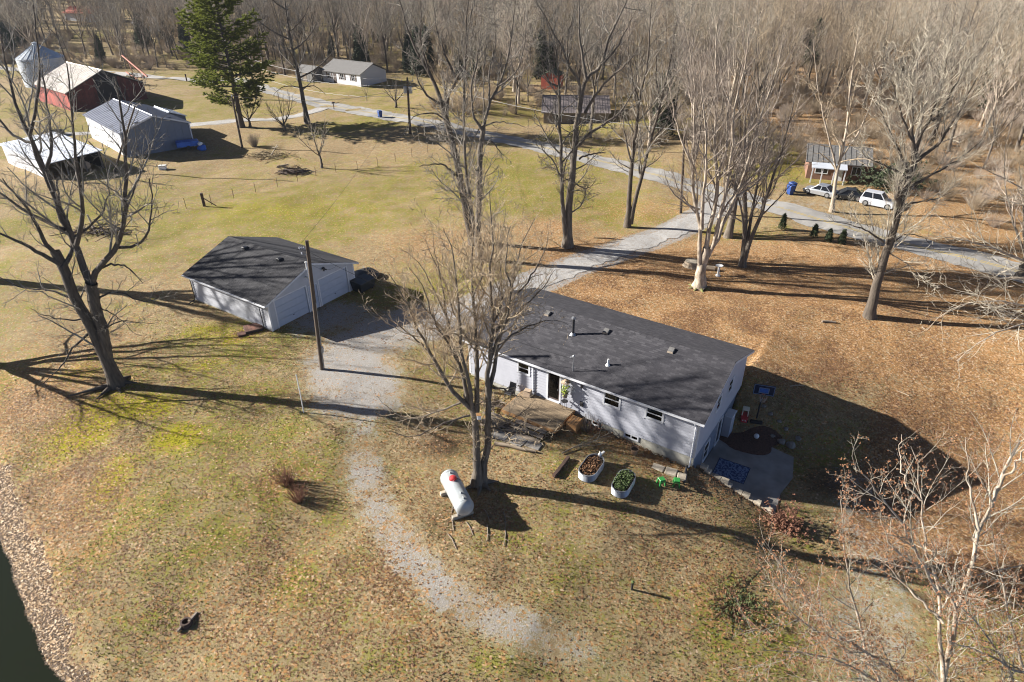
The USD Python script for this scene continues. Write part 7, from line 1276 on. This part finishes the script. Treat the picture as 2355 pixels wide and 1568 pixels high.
for k in range(9):
    a = k * 2.4; z0 = 7 + k * 1.4; L_ = 7.5 - .45 * k; st.append((np.array([p + [-.3, 0, z0], p + [-.3 + math.cos(a) * L_ * .5, math.sin(a) * L_ * .5, z0 + L_ * .25], p + [-.3 + math.cos(a) * L_, math.sin(a) * L_, z0 + L_ * .75]]), .15, .02))
for a, L_ in ((.2, 4.0), (3.3, 4.5)): st.append((np.array([p + [0, 0, 5.5], p + [math.cos(a) * L_ * .5, -.5, 5.9], p + [math.cos(a) * L_, -1, 4.6]]), .12, .02))
tree_parts(T, st, [dict(MID[0], n=.9), dict(MID[1], n=1.6), dict(MID[2], n=2.4, rmin=.018)], rg, 'bark_dark', 'twig_grey', k0=7, dens=1.3)

# ------------------------------------------------------------------ the woods
FL = [dict(n=1.05, lf=.36, lmin=1.2, lmax=4.2, ang=.7, m=5, up=.10, wob=.16, t0=.22, rf=.55, rl=.014, rmin=.02), dict(n=1.7, lf=.5, lmin=.7, lmax=2.2, ang=.65, m=4, up=.08, wob=.15, t0=.12, rf=.6, rl=.013, rmin=.018), dict(n=2.0, lf=.55, lmin=.45, lmax=1.2, ang=.65, m=3, up=.06, wob=.14, t0=.1, rf=.7, rl=.012, rmin=.013), dict(n=1.3, lf=.6, lmin=.35, lmax=.8, ang=.6, m=2, up=.05, wob=.14, t0=.1, rf=.8, rl=.012, rmin=.011)]
VAR = [('grey', 'bark_grey', 'twig_grey', 19, .26, 6, .38, .34), ('tan', 'bark_grey', 'twig_tan', 18, .24, 6, .3, .42), ('reddish', 'bark_grey', 'twig_red', 17, .2, 7, .3, .40), ('pale limbed', 'bark_pale', 'twig_pale', 22, .30, 6, .35, .45), ('dark', 'bark_dark', 'twig_dark', 19, .28, 5, .45, .32), ('slim grey', 'bark_grey', 'twig_grey', 16, .14, 5, .5, .24), ('wide tan', 'bark_dark', 'twig_tan', 16, .26, 7, .25, .55)]
protos, made = [], {}
def deciduous(i, T, p):
    nm, bk, tw_, h, r, n, fk, sp = VAR[i]; rg = np.random.default_rng(100 + i)
    tree_parts(T, vase(rg, h, r, n, .06, fk, sp, p), FL, rg, bk, tw_, k0=6, dens=1.4)
def cedar(T, seed, h=9, w=2.0):
    rg = np.random.default_rng(seed); n = 3600; z = rg.random(n) ** .75; a = rg.random(n) * 6.28; lump = .75 + .5 * meshkit.noise(np.stack([np.cos(a) * 1.5, np.sin(a) * 1.5, z * 6], 1), seed)
    r = w * (1 - z) ** .6 * np.sqrt(rg.uniform(.25, 1, n)) * lump; P = np.stack([r * np.cos(a), r * np.sin(a), .4 + z * h], 1)
    T.part('trunk', bar((0, 0, -.2), (0, 0, h * .9), .16, 7, .03), 'bark_dark'); T.part('crown', leafquads(np.stack([P, P + [0, 0, .1]], 1), 7000, .34, rg), 'cedar_green', kind='stuff')
def allowed(x, y):
    ry = np.interp(x, *ROAD[np.argsort(ROAD[:, 0])].T)
    ok = (dist(x, y, ROAD) > 8) & (dist(x, y, FARROAD) > 6) & np.where((x > -66) & (x < 75), y > ry, True)
    ok &= ~((x <= -58) & (y < 172)); ok &= ~((x < -40) & (y < 160))
    for cx, cy, rx, ry_ in ((-33, 150, 14, 12), (-27, 135, 19, 13), (11, 118, 10, 9), (8, 108, 15, 8), (39, 79, 8.5, 6), (36, 70, 8, 5.5), (43, 66, 5, 4), (8, 143, 4, 8), (-198, 318, 22, 16), (-120, 150, 30, 22), (-136, 268, 16, 12), (32, 78, 3, 5)): ok &= ((x - cx) / rx) ** 2 + ((y - cy) / ry_) ** 2 > 1
    return ok
rg = np.random.default_rng(200); gx_, gy_ = np.meshgrid(np.arange(-330, 330, 5.6), np.arange(34, 460, 5.6)); x = gx_.ravel() + rg.uniform(-2.6, 2.6, gx_.size); y = gy_.ravel() + rg.uniform(-2.6, 2.6, gx_.size)
ok = allowed(x, y) & ((meshkit.noise(np.stack([x * .055, y * .055, x * 0], -1), 19) > .24) | (y > 260)) & (np.abs(x) < .80 * y + 22) & (rg.random(len(x)) < np.where(y > 250, .6, .82)); x, y = x[ok], y[ok]
z = ground(x, y); d = np.hypot(x, y); o_ = np.argsort(d); x, y, z, d = x[o_], y[o_], z[o_], d[o_]
pch = meshkit.noise(np.stack([x * .03, y * .03, x * 0], 1), 7); right_ = x > 25
w = np.where(right_[:, None], [[.18, .22, .16, .22, .12, .06, .04]], [[.30, .14, .10, .08, .18, .16, .04]]); cw = np.cumsum(w / w.sum(1, keepdims=True), 1); vi = (np.clip(rg.random(len(x)) * .75 + pch * .25, 0, .999)[:, None] > cw).sum(1)
sc = rg.uniform(.55, 1.12, len(x)) * np.where(d < 100, .9, 1); ro = rg.random(len(x)) * 6.28
cedars = (rg.random(len(x)) < np.where((x < 10) & (d > 130), .11, .05)) | ((np.hypot(x + 22, y - 162) < 7) & (rg.random(len(x)) < .7))
zone = np.where(x > 25, 'right of the drive', np.where(x > -15, 'behind the brown roofed house', np.where(x > -48, 'behind the bungalow', 'behind the farm yard')))
NI = 295; first = {}; rest = {}; TH = {}
for k in range(len(x)):
    key = 'cedar' if cedars[k] else int(vi[k]); p = (x[k], y[k], z[k] - .1)
    if key not in TH:
        if key == 'cedar': T = Thing('cedar_tree', 'dark green cedar among the bare woodland trees ' + str(zone[k]), 'tree', p, 0, 'cedars in the woods ' + str(zone[k])); cedar(T, 90)
        else: T = Thing('woodland_tree', f'bare {VAR[key][0]} woodland tree standing in the woods {zone[k]}', 'tree', p, 0, f'bare {VAR[key][0]} trees in the woods {zone[k]}'); deciduous(key, T, np.array(p))
        TH[key] = T
    elif k < NI:
        if key == 'cedar': copy_of(TH[key], f'dark green cedar among the bare woodland trees {zone[k]}', p, ro[k], f'cedars in the woods {zone[k]}', None, float(sc[k]))
        else: copy_of(TH[key], f'bare {VAR[key][0]} woodland tree standing in the woods {zone[k]}', p, ro[k], f'bare {VAR[key][0]} trees in the woods {zone[k]}', None, float(sc[k]))
    else: rest.setdefault(key, []).append((p, ro[k], sc[k]))
def instancer(name, label, items):
    """items: {source path: [(position, turn, scale)]}"""
    pi = UsdGeom.PointInstancer.Define(stage, numbered('/World', name)); tag(pi.GetPrim(), label, None, None, 'stuff'); pr, P, Q, Sx, ix = [], [], [], [], []
    for k, (src, l) in enumerate(items.items()):
        c = UsdGeom.Xform.Define(stage, f'{pi.GetPath()}/source_{k}'); c.GetPrim().GetReferences().AddInternalReference(src)
        c.ClearXformOpOrder()
        for key in ('label', 'category', 'group'): c.GetPrim().SetCustomDataByKey(key, '')
        pr.append(c.GetPath())
        for p, a, s in l: P.append(p); tx_, ty_ = .05 * math.sin(p[0] * 12.9), .05 * math.sin(p[1] * 7.7); Q.append((math.cos(a / 2), tx_, ty_, math.sin(a / 2))); Sx.append((s, s, s)); ix.append(k)
    pi.CreatePrototypesRel().SetTargets(pr); pi.CreatePositionsAttr(Vt.Vec3fArray.FromNumpy(np.array(P, np.float32))); pi.CreateOrientationsAttr([Gf.Quath(*map(float, q)) for q in Q]); pi.CreateScalesAttr(Vt.Vec3fArray.FromNumpy(np.array(Sx, np.float32))); pi.CreateProtoIndicesAttr(Vt.IntArray.FromNumpy(np.array(ix, np.int32)))
instancer('forest', 'bare grey brown woods reaching into the distance', {TH[k].path: v for k, v in rest.items()})
# undergrowth of the woods' edge
ug = Thing('woodland_shrub', 'bare tangled shrub at the edge of the woods', 'shrub', at(1180, 262), 0, 'bare shrubs at the edge of the woods'); twiggy(ug, 90, 2.4, .8, 91, 'twig_tan', 3.5)
ug2 = Thing('woodland_shrub', 'bare reddish shrub at the edge of the woods', 'shrub', at(2250, 470), 0, 'reddish shrubs at the edge of the woods'); twiggy(ug2, 80, 2.2, .9, 92, 'twig_red', 3.5)
rg = np.random.default_rng(201); n = 9000; x = rg.uniform(-200, 160, n); y = rg.uniform(50, 260, n); ok = allowed(x, y) & (np.abs(x) < .8 * y + 18) & (rg.random(n) < np.clip(130 / y, .25, 1)) 
x, y = x[ok], y[ok]; z = ground(x, y); e = np.argsort(np.hypot(x, y)); x, y, z = x[e], y[e], z[e]
for k in range(40): copy_of(ug if k % 3 else ug2, None, (x[k], y[k], z[k]), rg.random() * 6.28, None, None, float(rg.uniform(.5, 1.1)))
m_ = np.arange(40, len(x)); sel = rg.random(len(m_)) < .6
instancer('undergrowth', 'bare brown undergrowth on the floor of the woods', {ug.path: [((x[k], y[k], z[k]), rg.random() * 6.28, rg.uniform(.5, 1.2)) for k in m_[sel]], ug2.path: [((x[k], y[k], z[k]), rg.random() * 6.28, rg.uniform(.5, 1.2)) for k in m_[~sel]]})
print('woods', len(vi), 'undergrowth', len(m_))
# ------------------------------------------------------------------ haze
HAZE = 0.00007
if HAZE:
    MATS['haze'] = usdkit.material(stage, '/World/Looks/haze', {'v': ('principled_volume', {'color': (0.80, 0.88, 1.0), 'density': HAZE, 'anisotropy': 0.2})}, [], volume='v.volume')
    setting('haze', box(-900, 900, -60, 1100, -8, 60), 'haze', kind='stuff', label='thin blue winter haze over the distance')
